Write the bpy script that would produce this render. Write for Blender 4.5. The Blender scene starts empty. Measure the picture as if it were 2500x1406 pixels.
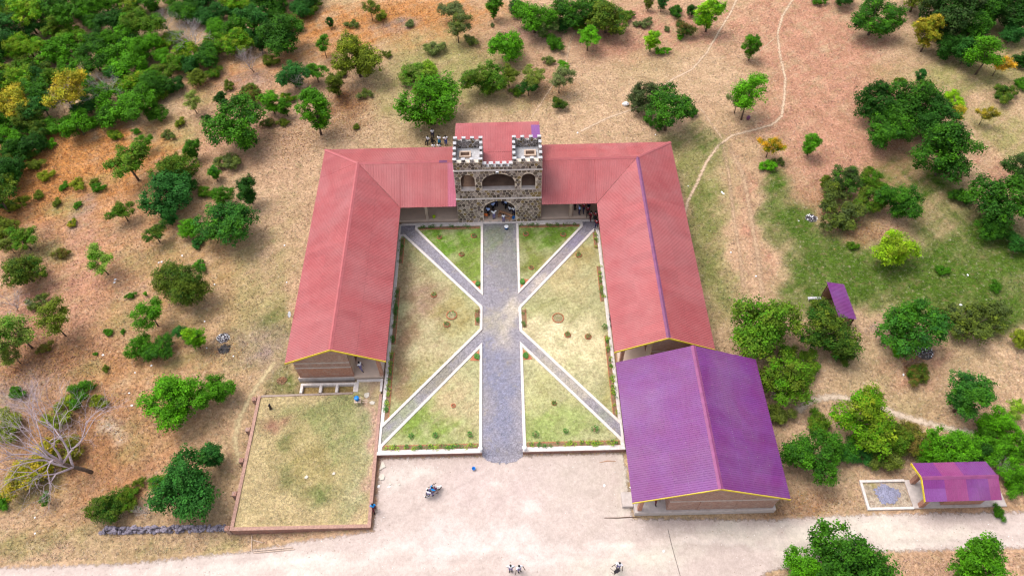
import bpy, bmesh, math, random
import numpy as np
from mathutils import Vector, Matrix

# ------------------------------------------------------------------ camera, sky, sun, exposure
scene = bpy.context.scene
COL = scene.collection
F_PX, PITCH, YAW, ROLL = 1792.513, 0.93561, 0.00387, -0.01952
cam_data = bpy.data.cameras.new('camera')
cam_data.sensor_width = 36.0
cam_data.lens = F_PX / 2500.0 * 36.0
cam_data.clip_start = 0.5
cam_data.clip_end = 9000.0
cam = bpy.data.objects.new('camera', cam_data)
COL.objects.link(cam)
_f = Vector((math.sin(YAW) * math.cos(PITCH), math.cos(YAW) * math.cos(PITCH), -math.sin(PITCH)))
_r = Vector((math.cos(YAW), -math.sin(YAW), 0))
_u = _r.cross(_f)
_c, _s = math.cos(ROLL), math.sin(ROLL)
_r2, _u2 = _r * _c + _u * _s, _u * _c - _r * _s
cam.matrix_world = Matrix(((_r2.x, _u2.x, -_f.x, 0.7324), (_r2.y, _u2.y, -_f.y, -29.7186), (_r2.z, _u2.z, -_f.z, 67.083), (0, 0, 0, 1)))
scene.camera = cam

SUN_EL, SUN_AZ = math.radians(65), math.radians(-60)      # azimuth measured from +Y towards +X
world = bpy.data.worlds.new('World')
scene.world = world
world.use_nodes = True
_n = world.node_tree.nodes
sky = _n.new('ShaderNodeTexSky')
sky.sky_type = 'NISHITA'
sky.sun_disc = False
sky.sun_elevation = SUN_EL
sky.sun_rotation = SUN_AZ
sky.air_density = 1.0
sky.dust_density = 4.0
sky.ozone_density = 0.6
_hs = _n.new('ShaderNodeHueSaturation')          # thin cloud greys the blue
_hs.inputs['Saturation'].default_value = 0.45
world.node_tree.links.new(sky.outputs[0], _hs.inputs['Color'])
world.node_tree.links.new(_hs.outputs[0], _n['Background'].inputs[0])
_n['Background'].inputs[1].default_value = 0.15
sun_data = bpy.data.lights.new('sun', 'SUN')
sun_data.energy = 0.95
sun_data.angle = math.radians(28)
sun_data.color = (1.0, 0.97, 0.94)
sun = bpy.data.objects.new('sun', sun_data)
COL.objects.link(sun)
_d = Vector((math.sin(SUN_AZ) * math.cos(SUN_EL), math.cos(SUN_AZ) * math.cos(SUN_EL), math.sin(SUN_EL)))
sun.rotation_euler = _d.to_track_quat('Z', 'Y').to_euler()
vs = scene.view_settings
vs.view_transform = 'Standard'
vs.look = 'None'
vs.gamma = 1.0
vs.use_curve_mapping = False
vs.exposure = 1.0
scene.cycles.filter_width = 1.3
scene.cycles.max_bounces = 6
scene.cycles.diffuse_bounces = 3
scene.cycles.transparent_max_bounces = 8

rng = random.Random(11)
nrng = np.random.default_rng(11)

# ------------------------------------------------------------------ helpers
def tag(o, label=None, cat=None, group=None, kind=None):
    if label: o['label'] = label
    if cat: o['category'] = cat
    if group: o['group'] = group
    if kind: o['kind'] = kind
    return o

def thing(name, label, cat, loc=(0, 0, 0), rotz=0.0, group=None):
    o = bpy.data.objects.new(name, None)
    o.empty_display_size = 0.3
    COL.objects.link(o)
    o.location = loc
    o.rotation_euler = (0, 0, rotz)
    return tag(o, label, cat, group)

def link_mesh(name, me, mat=None, parent=None, local=False):
    """world-coordinate mesh under an unrotated parent, or a local-coordinate one"""
    o = bpy.data.objects.new(name, me)
    COL.objects.link(o)
    if mat is not None and len(me.materials) == 0:
        me.materials.append(mat)
    if parent is not None:
        o.parent = parent
        if not local:
            p, off = parent, Vector((0, 0, 0))
            while p is not None:
                off += p.location
                p = p.parent
            o.location = -off
    return o

def np_mesh(name, verts, faces, smooth=False):
    """verts (n,3), faces (m,k) numpy"""
    me = bpy.data.meshes.new(name)
    verts = np.asarray(verts, dtype=np.float32)
    faces = np.asarray(faces, dtype=np.int32)
    m, k = faces.shape
    me.vertices.add(len(verts))
    me.vertices.foreach_set('co', verts.ravel())
    me.loops.add(m * k)
    me.loops.foreach_set('vertex_index', faces.ravel())
    me.polygons.add(m)
    me.polygons.foreach_set('loop_start', np.arange(0, m * k, k, dtype=np.int32))
    if smooth:
        me.polygons.foreach_set('use_smooth', np.ones(m, dtype=bool))
    me.update(calc_edges=True)
    me.validate()
    return me

class MB:
    def __init__(self):
        self.v, self.f = [], []
    def add(self, vs, fs):
        b = len(self.v)
        self.v += [tuple(q) for q in vs]
        self.f += [tuple(b + i for i in f) for f in fs]
        return self
    def box(self, x0, x1, y0, y1, z0, z1):
        return self.add([(x0, y0, z0), (x1, y0, z0), (x1, y1, z0), (x0, y1, z0), (x0, y0, z1), (x1, y0, z1), (x1, y1, z1), (x0, y1, z1)],
                        [(0, 3, 2, 1), (4, 5, 6, 7), (0, 1, 5, 4), (1, 2, 6, 5), (2, 3, 7, 6), (3, 0, 4, 7)])
    def hexa(self, p):
        """8 points, bottom ring then top ring"""
        return self.add(p, [(0, 3, 2, 1), (4, 5, 6, 7), (0, 1, 5, 4), (1, 2, 6, 5), (2, 3, 7, 6), (3, 0, 4, 7)])
    def prism(self, pts, d):
        """polygon of 3-d points extruded by vector d"""
        n = len(pts)
        q = [tuple(np.add(p, d)) for p in pts]
        return self.add(list(pts) + q, [tuple(range(n))[::-1], tuple(range(n, 2 * n))] + [(i, (i + 1) % n, n + (i + 1) % n, n + i) for i in range(n)])
    def tube(self, pts, rad, n=6, caps=True):
        pts = [Vector(p) for p in pts]
        if not hasattr(rad, '__len__'): rad = [rad] * len(pts)
        b = len(self.v)
        for i, p in enumerate(pts):
            d = (pts[min(i + 1, len(pts) - 1)] - pts[max(i - 1, 0)]).normalized()
            a = d.cross(Vector((0, 0, 1)) if abs(d.z) < 0.9 else Vector((1, 0, 0))).normalized()
            c = d.cross(a)
            for k in range(n):
                t = 2 * math.pi * k / n
                self.v.append(tuple(p + (a * math.cos(t) + c * math.sin(t)) * rad[i]))
        for i in range(len(pts) - 1):
            for k in range(n):
                self.f.append((b + i * n + k, b + i * n + (k + 1) % n, b + (i + 1) * n + (k + 1) % n, b + (i + 1) * n + k))
        if caps:
            self.f.append(tuple(b + k for k in range(n))[::-1])
            self.f.append(tuple(b + (len(pts) - 1) * n + k for k in range(n)))
        return self
    def lathe(self, prof, c=(0, 0, 0), n=16):
        b = len(self.v)
        for r, z in prof:
            for k in range(n):
                t = 2 * math.pi * k / n
                self.v.append((c[0] + r * math.cos(t), c[1] + r * math.sin(t), c[2] + z))
        for i in range(len(prof) - 1):
            for k in range(n):
                self.f.append((b + i * n + k, b + i * n + (k + 1) % n, b + (i + 1) * n + (k + 1) % n, b + (i + 1) * n + k))
        self.f.append(tuple(b + k for k in range(n))[::-1])
        self.f.append(tuple(b + (len(prof) - 1) * n + k for k in range(n)))
        return self
    def ball(self, c, r, n=10, m=7, sc=(1, 1, 1)):
        prof = [(max(1e-3, math.sin(math.pi * i / m)) * r, -math.cos(math.pi * i / m) * r) for i in range(m + 1)]
        b = len(self.v)
        self.lathe(prof, (0, 0, 0), n)
        for i in range(b, len(self.v)):
            q = self.v[i]
            self.v[i] = (c[0] + q[0] * sc[0], c[1] + q[1] * sc[1], c[2] + q[2] * sc[2])
        return self
    def mesh(self, name, smooth=False):
        me = bpy.data.meshes.new(name)
        me.from_pydata(self.v, [], self.f)
        if smooth:
            for p in me.polygons: p.use_smooth = True
        me.update()
        return me
    def build(self, name, mat, parent=None, local=False, smooth=False):
        return link_mesh(name, self.mesh(name, smooth), mat, parent, local)

def bevel(o, w=0.02, seg=1):
    m = o.modifiers.new('bevel', 'BEVEL')
    m.width = w
    m.segments = seg
    m.limit_method = 'ANGLE'
    return o

def copy_tree(o, parent=None):
    c = o.copy()
    COL.objects.link(c)
    if parent is not None: c.parent = parent
    for ch in list(o.children): copy_tree(ch, c)
    return c

# ------------------------------------------------------------------ materials
def new_mat(name):
    m = bpy.data.materials.new(name)
    m.use_nodes = True
    nt = m.node_tree
    b = nt.nodes['Principled BSDF']
    b.inputs['Specular IOR Level'].default_value = 0.3
    return m, nt, nt.nodes, nt.links, b

def mixc(nt, a, b, fac, mode='MIX'):
    n = nt.nodes.new('ShaderNodeMix')
    n.data_type = 'RGBA'
    n.blend_type = mode
    for k, s in ((0, fac), (6, a), (7, b)):
        if hasattr(s, 'is_output'): nt.links.new(s, n.inputs[k])
        elif isinstance(s, (int, float)): n.inputs[k].default_value = s
        else: n.inputs[k].default_value = (*s[:3], 1)
    return n.outputs[2]

def noise(nt, scale, detail=4, rough=0.55, vec=None, dist=0.0):
    n = nt.nodes.new('ShaderNodeTexNoise')
    n.inputs['Scale'].default_value = scale
    n.inputs['Detail'].default_value = detail
    n.inputs['Roughness'].default_value = rough
    n.inputs['Distortion'].default_value = dist
    if vec is not None: nt.links.new(vec, n.inputs['Vector'])
    return n.outputs[0]

def ramp(nt, src, p0, p1, c0=(0, 0, 0), c1=(1, 1, 1)):
    r = nt.nodes.new('ShaderNodeValToRGB')
    r.color_ramp.elements[0].position = p0
    r.color_ramp.elements[1].position = p1
    r.color_ramp.elements[0].color = (*c0, 1)
    r.color_ramp.elements[1].color = (*c1, 1)
    nt.links.new(src, r.inputs[0])
    return r.outputs[0]

def wpos(nt, scale=None):
    g = nt.nodes.new('ShaderNodeNewGeometry')
    if scale is None: return g.outputs['Position']
    m = nt.nodes.new('ShaderNodeMapping')
    m.inputs['Scale'].default_value = scale
    nt.links.new(g.outputs['Position'], m.inputs[0])
    return m.outputs[0]

def bump(nt, src, b, strength=0.4, dist=0.03):
    n = nt.nodes.new('ShaderNodeBump')
    n.inputs['Strength'].default_value = strength
    n.inputs['Distance'].default_value = dist
    nt.links.new(src, n.inputs['Height'])
    nt.links.new(n.outputs[0], b.inputs['Normal'])

def plain(name, col, rough=0.7, var=0.25, scale=3.0, objvar=0.0, metal=0.0, bumpy=0.0, dirt=None):
    m, nt, N, L, b = new_mat(name)
    p = wpos(nt)
    n1 = noise(nt, scale, 5, 0.6, p)
    lo = tuple(c * (1 - var) for c in col)
    hi = tuple(min(1, c * (1 + var)) for c in col)
    out = mixc(nt, lo, hi, ramp(nt, n1, 0.3, 0.7))
    if dirt is not None:
        out = mixc(nt, out, dirt, ramp(nt, noise(nt, scale * 0.35, 6, 0.65, p), 0.52, 0.72, (0, 0, 0), (0.7, 0.7, 0.7)))
    if objvar:
        oi = N.new('ShaderNodeObjectInfo')
        out = mixc(nt, out, ramp(nt, oi.outputs['Random'], 0, 1, tuple([1 - objvar] * 3), tuple([1 + objvar * 0.0] * 3)), 1.0, 'MULTIPLY')
    L.new(out, b.inputs['Base Color'])
    b.inputs['Roughness'].default_value = rough
    b.inputs['Metallic'].default_value = metal
    if bumpy: bump(nt, noise(nt, scale * 6, 4, 0.6, p), b, bumpy, 0.02)
    return m

def brick_mat(name, c1, c2, mortar, sx=1.0, scale=1.0):
    m, nt, N, L, b = new_mat(name)
    tc = N.new('ShaderNodeNewGeometry')
    sep = N.new('ShaderNodeSeparateXYZ')
    L.new(tc.outputs['Position'], sep.inputs[0])
    add = N.new('ShaderNodeMath')
    L.new(sep.outputs[0], add.inputs[0])
    L.new(sep.outputs[1], add.inputs[1])
    cmb = N.new('ShaderNodeCombineXYZ')
    L.new(add.outputs[0], cmb.inputs[0])
    L.new(sep.outputs[2], cmb.inputs[1])
    br = N.new('ShaderNodeTexBrick')
    L.new(cmb.outputs[0], br.inputs['Vector'])
    br.inputs['Color1'].default_value = (*c1, 1)
    br.inputs['Color2'].default_value = (*c2, 1)
    br.inputs['Mortar'].default_value = (*mortar, 1)
    br.inputs['Scale'].default_value = 1.0
    br.inputs['Mortar Size'].default_value = 0.012
    br.inputs['Brick Width'].default_value = 0.24 * scale
    br.inputs['Row Height'].default_value = 0.09 * scale
    p = wpos(nt)
    out = mixc(nt, br.outputs[0], tuple(0.75 * c + 0.12 for c in mortar), ramp(nt, noise(nt, 1.6, 6, 0.65, p), 0.5, 0.75, (0, 0, 0), (0.55, 0.55, 0.55)))
    out = mixc(nt, out, ramp(nt, noise(nt, 5, 4, 0.6, p), 0.3, 0.7, (0.75, 0.75, 0.75), (1.1, 1.1, 1.1)), 1.0, 'MULTIPLY')
    L.new(out, b.inputs['Base Color'])
    b.inputs['Roughness'].default_value = 0.85
    bump(nt, br.outputs['Fac'], b, -0.5, 0.01)
    return m

def roof_mat(name, col, fade, rough=0.5):
    """painted corrugated steel: sheet-to-sheet tone, sun-bleached blotches, streaks of dust down the slope"""
    m, nt, N, L, b = new_mat(name)
    p = wpos(nt)
    oi = N.new('ShaderNodeObjectInfo')
    base = mixc(nt, col, fade, ramp(nt, noise(nt, 0.45, 6, 0.62, p), 0.35, 0.75))
    base = mixc(nt, base, ramp(nt, oi.outputs['Random'], 0, 1, (0.92, 0.92, 0.92), (1.05, 1.05, 1.05)), 1.0, 'MULTIPLY')
    base = mixc(nt, base, ramp(nt, noise(nt, 9, 3, 0.7, p), 0.35, 0.7, (0.88, 0.88, 0.88), (1.05, 1.05, 1.05)), 1.0, 'MULTIPLY')
    base = mixc(nt, base, tuple(0.55 * c + 0.22 for c in fade), ramp(nt, noise(nt, 0.16, 5, 0.6, p, 0.7), 0.42, 0.70, (0, 0, 0), (0.16, 0.16, 0.16)))
    base = mixc(nt, base, tuple(0.5 * c for c in col), ramp(nt, noise(nt, 0.9, 7, 0.7, wpos(nt, (0.5, 2.2, 1.0)), 0.3), 0.58, 0.76, (0, 0, 0), (0.30, 0.30, 0.30)))
    base = mixc(nt, base, (0.58, 0.48, 0.43), ramp(nt, noise(nt, 2.2, 8, 0.75, p, 0.6), 0.62, 0.78, (0, 0, 0), (0.25, 0.25, 0.25)))
    L.new(base, b.inputs['Base Color'])
    b.inputs['Roughness'].default_value = rough
    b.inputs['Specular IOR Level'].default_value = 0.35
    return m

M = {}
M['red_roof'] = roof_mat('red_roof', (0.325, 0.068, 0.072), (0.365, 0.100, 0.100))
M['purple_roof'] = roof_mat('purple_roof', (0.150, 0.020, 0.140), (0.155, 0.032, 0.190))
M['maroon_roof'] = roof_mat('maroon_roof', (0.21, 0.03, 0.13), (0.23, 0.045, 0.15))
M['violet_roof'] = roof_mat('violet_roof', (0.17, 0.045, 0.19), (0.19, 0.06, 0.23))
M['plum_roof'] = roof_mat('plum_roof', (0.37, 0.085, 0.13), (0.38, 0.11, 0.17))
M['pink_cap'] = plain('pink_cap', (0.36, 0.095, 0.10), 0.45, 0.12, 1.5)
M['purple_cap'] = plain('purple_cap', (0.21, 0.05, 0.14), 0.45, 0.15, 1.5)
M['violet_cap'] = plain('violet_cap', (0.17, 0.055, 0.125), 0.55, 0.15, 1.5)
M['yellow_board'] = plain('yellow_board', (0.62, 0.47, 0.03), 0.6, 0.15, 2, dirt=(0.35, 0.24, 0.06))
M['brick_orange'] = brick_mat('brick_orange', (0.42, 0.15, 0.075), (0.33, 0.11, 0.06), (0.42, 0.33, 0.27))
M['brick_brown'] = brick_mat('brick_brown', (0.33, 0.16, 0.11), (0.26, 0.12, 0.085), (0.44, 0.36, 0.31))
M['brick_wall'] = brick_mat('brick_wall', (0.30, 0.11, 0.07), (0.22, 0.08, 0.055), (0.30, 0.23, 0.19))
M['dark_plaster'] = plain('dark_plaster', (0.22, 0.14, 0.10), 0.95, 0.3, 1.0, bumpy=0.2, dirt=(0.12, 0.07, 0.05))
M['plaster'] = plain('plaster', (0.42, 0.33, 0.26), 0.9, 0.15, 1.2, bumpy=0.2, dirt=(0.26, 0.18, 0.13))
M['concrete'] = plain('concrete', (0.46, 0.40, 0.37), 0.9, 0.14, 2.5, bumpy=0.25, dirt=(0.33, 0.26, 0.22))
M['floor_concrete'] = plain('floor_concrete', (0.62, 0.47, 0.365), 0.85, 0.10, 1.0, bumpy=0.1, dirt=(0.46, 0.35, 0.28))
M['kerb'] = plain('kerb', (0.58, 0.52, 0.485), 0.9, 0.16, 4, bumpy=0.2, dirt=(0.52, 0.43, 0.37))
M['white_cap'] = plain('white_cap', (0.41, 0.40, 0.41), 0.85, 0.25, 6, dirt=(0.26, 0.25, 0.26))
M['dark_wood'] = plain('dark_wood', (0.10, 0.055, 0.035), 0.8, 0.3, 6)
M['wood'] = plain('wood', (0.42, 0.22, 0.12), 0.7, 0.2, 5)
M['pale_wood'] = plain('pale_wood', (0.48, 0.36, 0.28), 0.85, 0.2, 5)
M['door'] = plain('door', (0.14, 0.06, 0.03), 0.6, 0.2, 4)
M['glass'] = plain('glass', (0.05, 0.06, 0.07), 0.15, 0.1, 2)
M['frame_steel'] = plain('frame_steel', (0.12, 0.10, 0.09), 0.5, 0.1, 4)
M['blue_plastic'] = plain('blue_plastic', (0.01, 0.20, 0.60), 0.35, 0.08, 3)
M['white_plastic'] = plain('white_plastic', (0.78, 0.78, 0.80), 0.4, 0.06, 3)
M['green_plastic'] = plain('green_plastic', (0.42, 0.62, 0.02), 0.35, 0.08, 3)
M['black_plastic'] = plain('black_plastic', (0.015, 0.013, 0.018), 0.35, 0.15, 3)
M['orange_plastic'] = plain('orange_plastic', (0.55, 0.13, 0.03), 0.4, 0.1, 3)
M['steel'] = plain('steel', (0.55, 0.55, 0.58), 0.3, 0.1, 6, metal=0.8)
M['rubber'] = plain('rubber', (0.02, 0.018, 0.018), 0.8, 0.2, 8)
M['bike_paint'] = plain('bike_paint', (0.09, 0.02, 0.05), 0.25, 0.1, 4)
M['bark'] = plain('bark', (0.11, 0.075, 0.055), 0.95, 0.35, 7, bumpy=0.4)
M['palebark'] = plain('palebark', (0.46, 0.40, 0.37), 0.9, 0.25, 7)
M['purplebark'] = plain('purplebark', (0.42, 0.34, 0.37), 0.9, 0.25, 4)
M['greybark'] = plain('greybark', (0.40, 0.34, 0.34), 0.9, 0.25, 7)
M['skin'] = plain('skin', (0.055, 0.026, 0.016), 0.5, 0.1, 6)
M['hair'] = plain('hair', (0.008, 0.007, 0.007), 0.7, 0.2, 20)
M['paper'] = plain('paper', (0.80, 0.79, 0.80), 0.8, 0.08, 10)
M['stone_slab'] = plain('stone_slab', (0.50, 0.45, 0.38), 0.9, 0.15, 5, bumpy=0.3)
M['soil'] = plain('soil', (0.21, 0.125, 0.07), 0.95, 0.3, 5, bumpy=0.4)
M['coping_brick'] = plain('coping_brick', (0.34, 0.20, 0.155), 0.9, 0.3, 6, bumpy=0.4, dirt=(0.22, 0.13, 0.10))
M['ring_soil'] = plain('ring_soil', (0.30, 0.245, 0.14), 0.95, 0.3, 5, bumpy=0.4)
M['brick_piece'] = plain('brick_piece', (0.40, 0.14, 0.07), 0.9, 0.25, 5)
M['ash'] = plain('ash', (0.05, 0.045, 0.045), 0.95, 0.5, 3, bumpy=0.4)
M['rubble'] = plain('rubble', (0.22, 0.19, 0.23), 0.9, 0.4, 2.5, bumpy=0.3)
M['lamp_globe'] = plain('lamp_globe', (0.82, 0.82, 0.80), 0.25, 0.03, 3)
def cloth(name, c): M[name] = plain(name, c, 0.85, 0.12, 12)
cloth('shirt_white', (0.78, 0.78, 0.82)); cloth('shirt_blue', (0.40, 0.53, 0.88)); cloth('sweater_red', (0.20, 0.012, 0.02)); cloth('shirt_bright', (0.01, 0.28, 0.72))
cloth('navy', (0.02, 0.02, 0.06)); cloth('trouser_blue', (0.012, 0.06, 0.33)); cloth('trouser_grey', (0.15, 0.13, 0.28)); cloth('dark_maroon', (0.10, 0.01, 0.02)); cloth('black', (0.012, 0.011, 0.014)); cloth('teal', (0.01, 0.17, 0.34)); cloth('khaki', (0.28, 0.20, 0.22))

def masonry_mat():
    """rubble masonry for faces whose stones are not built one by one"""
    m, nt, N, L, b = new_mat('rubble_masonry')
    p = wpos(nt)
    v = N.new('ShaderNodeTexVoronoi'); v.feature = 'DISTANCE_TO_EDGE'; v.inputs['Scale'].default_value = 2.7
    v2 = N.new('ShaderNodeTexVoronoi'); v2.inputs['Scale'].default_value = 2.7
    L.new(p, v.inputs['Vector']); L.new(p, v2.inputs['Vector'])
    sep = N.new('ShaderNodeSeparateColor'); L.new(v2.outputs['Color'], sep.inputs[0])
    st = mixc(nt, (0.06, 0.05, 0.045), (0.30, 0.26, 0.25), sep.outputs[0])
    st = mixc(nt, st, (0.16, 0.11, 0.05), ramp(nt, sep.outputs[1], 0.7, 0.9))
    out = mixc(nt, (0.56, 0.52, 0.50), st, ramp(nt, v.outputs[0], 0.03, 0.07))
    out = mixc(nt, out, ramp(nt, noise(nt, 8, 4, 0.6, p), 0.3, 0.7, (0.7, 0.7, 0.7), (1.15, 1.15, 1.15)), 1.0, 'MULTIPLY')
    L.new(out, b.inputs['Base Color'])
    b.inputs['Roughness'].default_value = 0.9
    bump(nt, ramp(nt, v.outputs[0], 0.0, 0.1), b, 0.8, 0.04)
    return m
M['masonry'] = masonry_mat()
def stone_mat():
    m, nt, N, L, b = new_mat('field_stone')
    oi = N.new('ShaderNodeObjectInfo')
    at = N.new('ShaderNodeAttribute'); at.attribute_name = 'tone'
    ad = N.new('ShaderNodeMath'); ad.operation = 'ADD'
    L.new(oi.outputs['Random'], ad.inputs[0]); L.new(at.outputs['Fac'], ad.inputs[1])
    fr = N.new('ShaderNodeMath'); fr.operation = 'FRACT'; L.new(ad.outputs[0], fr.inputs[0])
    r = N.new('ShaderNodeValToRGB')
    cr = r.color_ramp
    cr.interpolation = 'CONSTANT'
    cols = [(0.085, 0.065, 0.055), (0.19, 0.15, 0.10), (0.30, 0.25, 0.21), (0.13, 0.10, 0.075), (0.36, 0.31, 0.28), (0.22, 0.18, 0.16), (0.22, 0.16, 0.07), (0.14, 0.11, 0.10)]
    while len(cr.elements) < len(cols): cr.elements.new(0.5)
    for i, c in enumerate(cols):
        cr.elements[i].position = i / len(cols)
        cr.elements[i].color = (*c, 1)
    L.new(fr.outputs[0], r.inputs[0])
    p = wpos(nt)
    out = mixc(nt, r.outputs[0], ramp(nt, noise(nt, 7, 5, 0.65, p), 0.3, 0.7, (0.65, 0.65, 0.65), (1.35, 1.3, 1.25)), 1.0, 'MULTIPLY')
    L.new(out, b.inputs['Base Color'])
    b.inputs['Roughness'].default_value = 0.9
    bump(nt, noise(nt, 14, 4, 0.6, p), b, 0.4, 0.02)
    return m
M['stone'] = stone_mat()
M['mortar'] = plain('mortar', (0.58, 0.49, 0.40), 0.95, 0.18, 4, bumpy=0.3)

def leaf_mat():
    m, nt, N, L, b = new_mat('foliage')
    oi = N.new('ShaderNodeObjectInfo')
    tip = N.new('ShaderNodeAttribute'); tip.attribute_type = 'OBJECT'; tip.attribute_name = 'tip'
    at = N.new('ShaderNodeAttribute'); at.attribute_name = 'leaf'
    sep = N.new('ShaderNodeSeparateColor'); L.new(at.outputs['Color'], sep.inputs[0])
    c = mixc(nt, oi.outputs['Color'], tip.outputs['Color'], sep.outputs[1])       # clump tone
    c = mixc(nt, c, ramp(nt, sep.outputs[0], 0, 1, (0.35, 0.40, 0.42), (2.0, 1.7, 1.2)), 1.0, 'MULTIPLY')
    b.inputs['Roughness'].default_value = 0.65
    b.inputs['Specular IOR Level'].default_value = 0.12
    L.new(c, b.inputs['Base Color'])
    tr = N.new('ShaderNodeBsdfTranslucent')
    L.new(mixc(nt, c, (1.25, 1.15, 0.5), 1.0, 'MULTIPLY'), tr.inputs[0])
    mx = N.new('ShaderNodeMixShader'); mx.inputs[0].default_value = 0.13
    L.new(b.outputs[0], mx.inputs[1]); L.new(tr.outputs[0], mx.inputs[2])
    L.new(mx.outputs[0], N['Material Output'].inputs[0])
    return m
M['leaf'] = leaf_mat()

def ground_mat(name, fade=False, fine=1.0, GB=0.62):
    """colour attribute of the soil and grass, broken up by litter, tufts and bare spots"""
    m, nt, N, L, b = new_mat(name)
    p = wpos(nt)
    at = N.new('ShaderNodeAttribute'); at.attribute_name = 'Col'
    c = at.outputs['Color']
    n1 = noise(nt, 0.55, 7, 0.68, p, 0.4)
    n2 = noise(nt, 3.2, 6, 0.72, p, 0.3)
    n3 = noise(nt, 11, 3, 0.75, wpos(nt, (1.0, 0.55, 1.0)))
    c = mixc(nt, c, ramp(nt, n1, 0.34, 0.68, (0.76, 0.72, 0.66), (1.16, 1.13, 1.10)), fine, 'MULTIPLY')
    c = mixc(nt, c, ramp(nt, n2, 0.33, 0.66, (0.56, 0.54, 0.50), (1.24, 1.22, 1.20)), fine, 'MULTIPLY')
    c = mixc(nt, c, ramp(nt, n3, 0.30, 0.68, (0.72, 0.70, 0.66), (1.22, 1.20, 1.16)), fine, 'MULTIPLY')
    n4 = noise(nt, 0.9, 7, 0.7, p, 0.8)
    n5 = noise(nt, 1.7, 6, 0.7, wpos(nt, (0.7, 1.0, 3.0)), 0.5)
    c = mixc(nt, c, (0.19, 0.185, 0.075), ramp(nt, n4, 0.52, 0.70, (0, 0, 0), (GB * .75, GB * .75, GB * .75)))
    c = mixc(nt, c, (0.24, 0.135, 0.09), ramp(nt, n5, 0.54, 0.74, (0, 0, 0), (GB, GB, GB)))
    c = mixc(nt, c, (0.58, 0.48, 0.38), ramp(nt, noise(nt, 2.6, 6, 0.72, p, 0.4), 0.56, 0.74, (0, 0, 0), (GB * .8, GB * .8, GB * .8)))
    L.new(c, b.inputs['Base Color'])
    b.inputs['Roughness'].default_value = 1.0
    b.inputs['Specular IOR Level'].default_value = 0.05
    bump(nt, n2, b, 0.5 * fine, 0.06)
    if fade:
        e = N.new('ShaderNodeAttribute'); e.attribute_name = 'edge'
        ns = noise(nt, 2.4, 6, 0.7, p)
        mt = N.new('ShaderNodeMath'); mt.operation = 'MULTIPLY_ADD'
        L.new(ns, mt.inputs[0]); mt.inputs[1].default_value = 1.7; 
        sb = N.new('ShaderNodeMath'); sb.operation = 'ADD'; L.new(e.outputs['Fac'], sb.inputs[0]); sb.inputs[1].default_value = -0.85
        L.new(sb.outputs[0], mt.inputs[2])
        al = ramp(nt, mt.outputs[0], 0.0, 0.5)
        L.new(al, b.inputs['Alpha'])
    return m
M['ground'] = ground_mat('ground_soil')
M['sheet'] = ground_mat('path_soil', True, 0.34, 0.03)
M['lawn'] = ground_mat('lawn_turf', False, 0.95, 0.42)
def gravel_mat():
    m, nt, N, L, b = new_mat('gravel')
    p = wpos(nt)
    at = N.new('ShaderNodeAttribute'); at.attribute_name = 'Col'
    v = N.new('ShaderNodeTexVoronoi'); v.inputs['Scale'].default_value = 14; L.new(p, v.inputs['Vector'])
    sep = N.new('ShaderNodeSeparateColor'); L.new(v.outputs['Color'], sep.inputs[0])
    c = mixc(nt, at.outputs['Color'], ramp(nt, sep.outputs[0], 0.0, 1.0, (0.68, 0.68, 0.70), (1.35, 1.33, 1.36)), 1.0, 'MULTIPLY')
    c = mixc(nt, c, (0.30, 0.25, 0.17), ramp(nt, noise(nt, 0.8, 8, 0.75, p, 0.5), 0.55, 0.68, (0, 0, 0), (0.65, 0.65, 0.65)))
    c = mixc(nt, c, ramp(nt, noise(nt, 2.5, 6, 0.7, p), 0.3, 0.7, (0.75, 0.75, 0.75), (1.2, 1.2, 1.2)), 1.0, 'MULTIPLY')
    L.new(c, b.inputs['Base Color'])
    b.inputs['Roughness'].default_value = 0.9
    bump(nt, v.outputs['Distance'], b, 0.8, 0.04)
    return m
M['gravel'] = gravel_mat()
def tuft_mat():
    m, nt, N, L, b = new_mat('grass_blades')
    at = N.new('ShaderNodeAttribute'); at.attribute_name = 'Col'
    L.new(at.outputs['Color'], b.inputs['Base Color'])
    b.inputs['Roughness'].default_value = 0.8
    return m
M['tuft'] = tuft_mat()

# leaf colours (linear)
LC = dict(orange=(0.50, 0.25, 0.012), yellow=(0.38, 0.30, 0.03), green=(0.042, 0.155, 0.006), dark=(0.016, 0.074, 0.007), bright=(0.066, 0.245, 0.005), lime=(0.18, 0.40, 0.008), olive=(0.088, 0.138, 0.013), pale=(0.15, 0.22, 0.05), gray=(0.105, 0.155, 0.06), grayd=(0.045, 0.074, 0.028), bluegreen=(0.024, 0.122, 0.022), yellowgreen=(0.17, 0.24, 0.015), brownish=(0.13, 0.085, 0.03))

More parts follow.
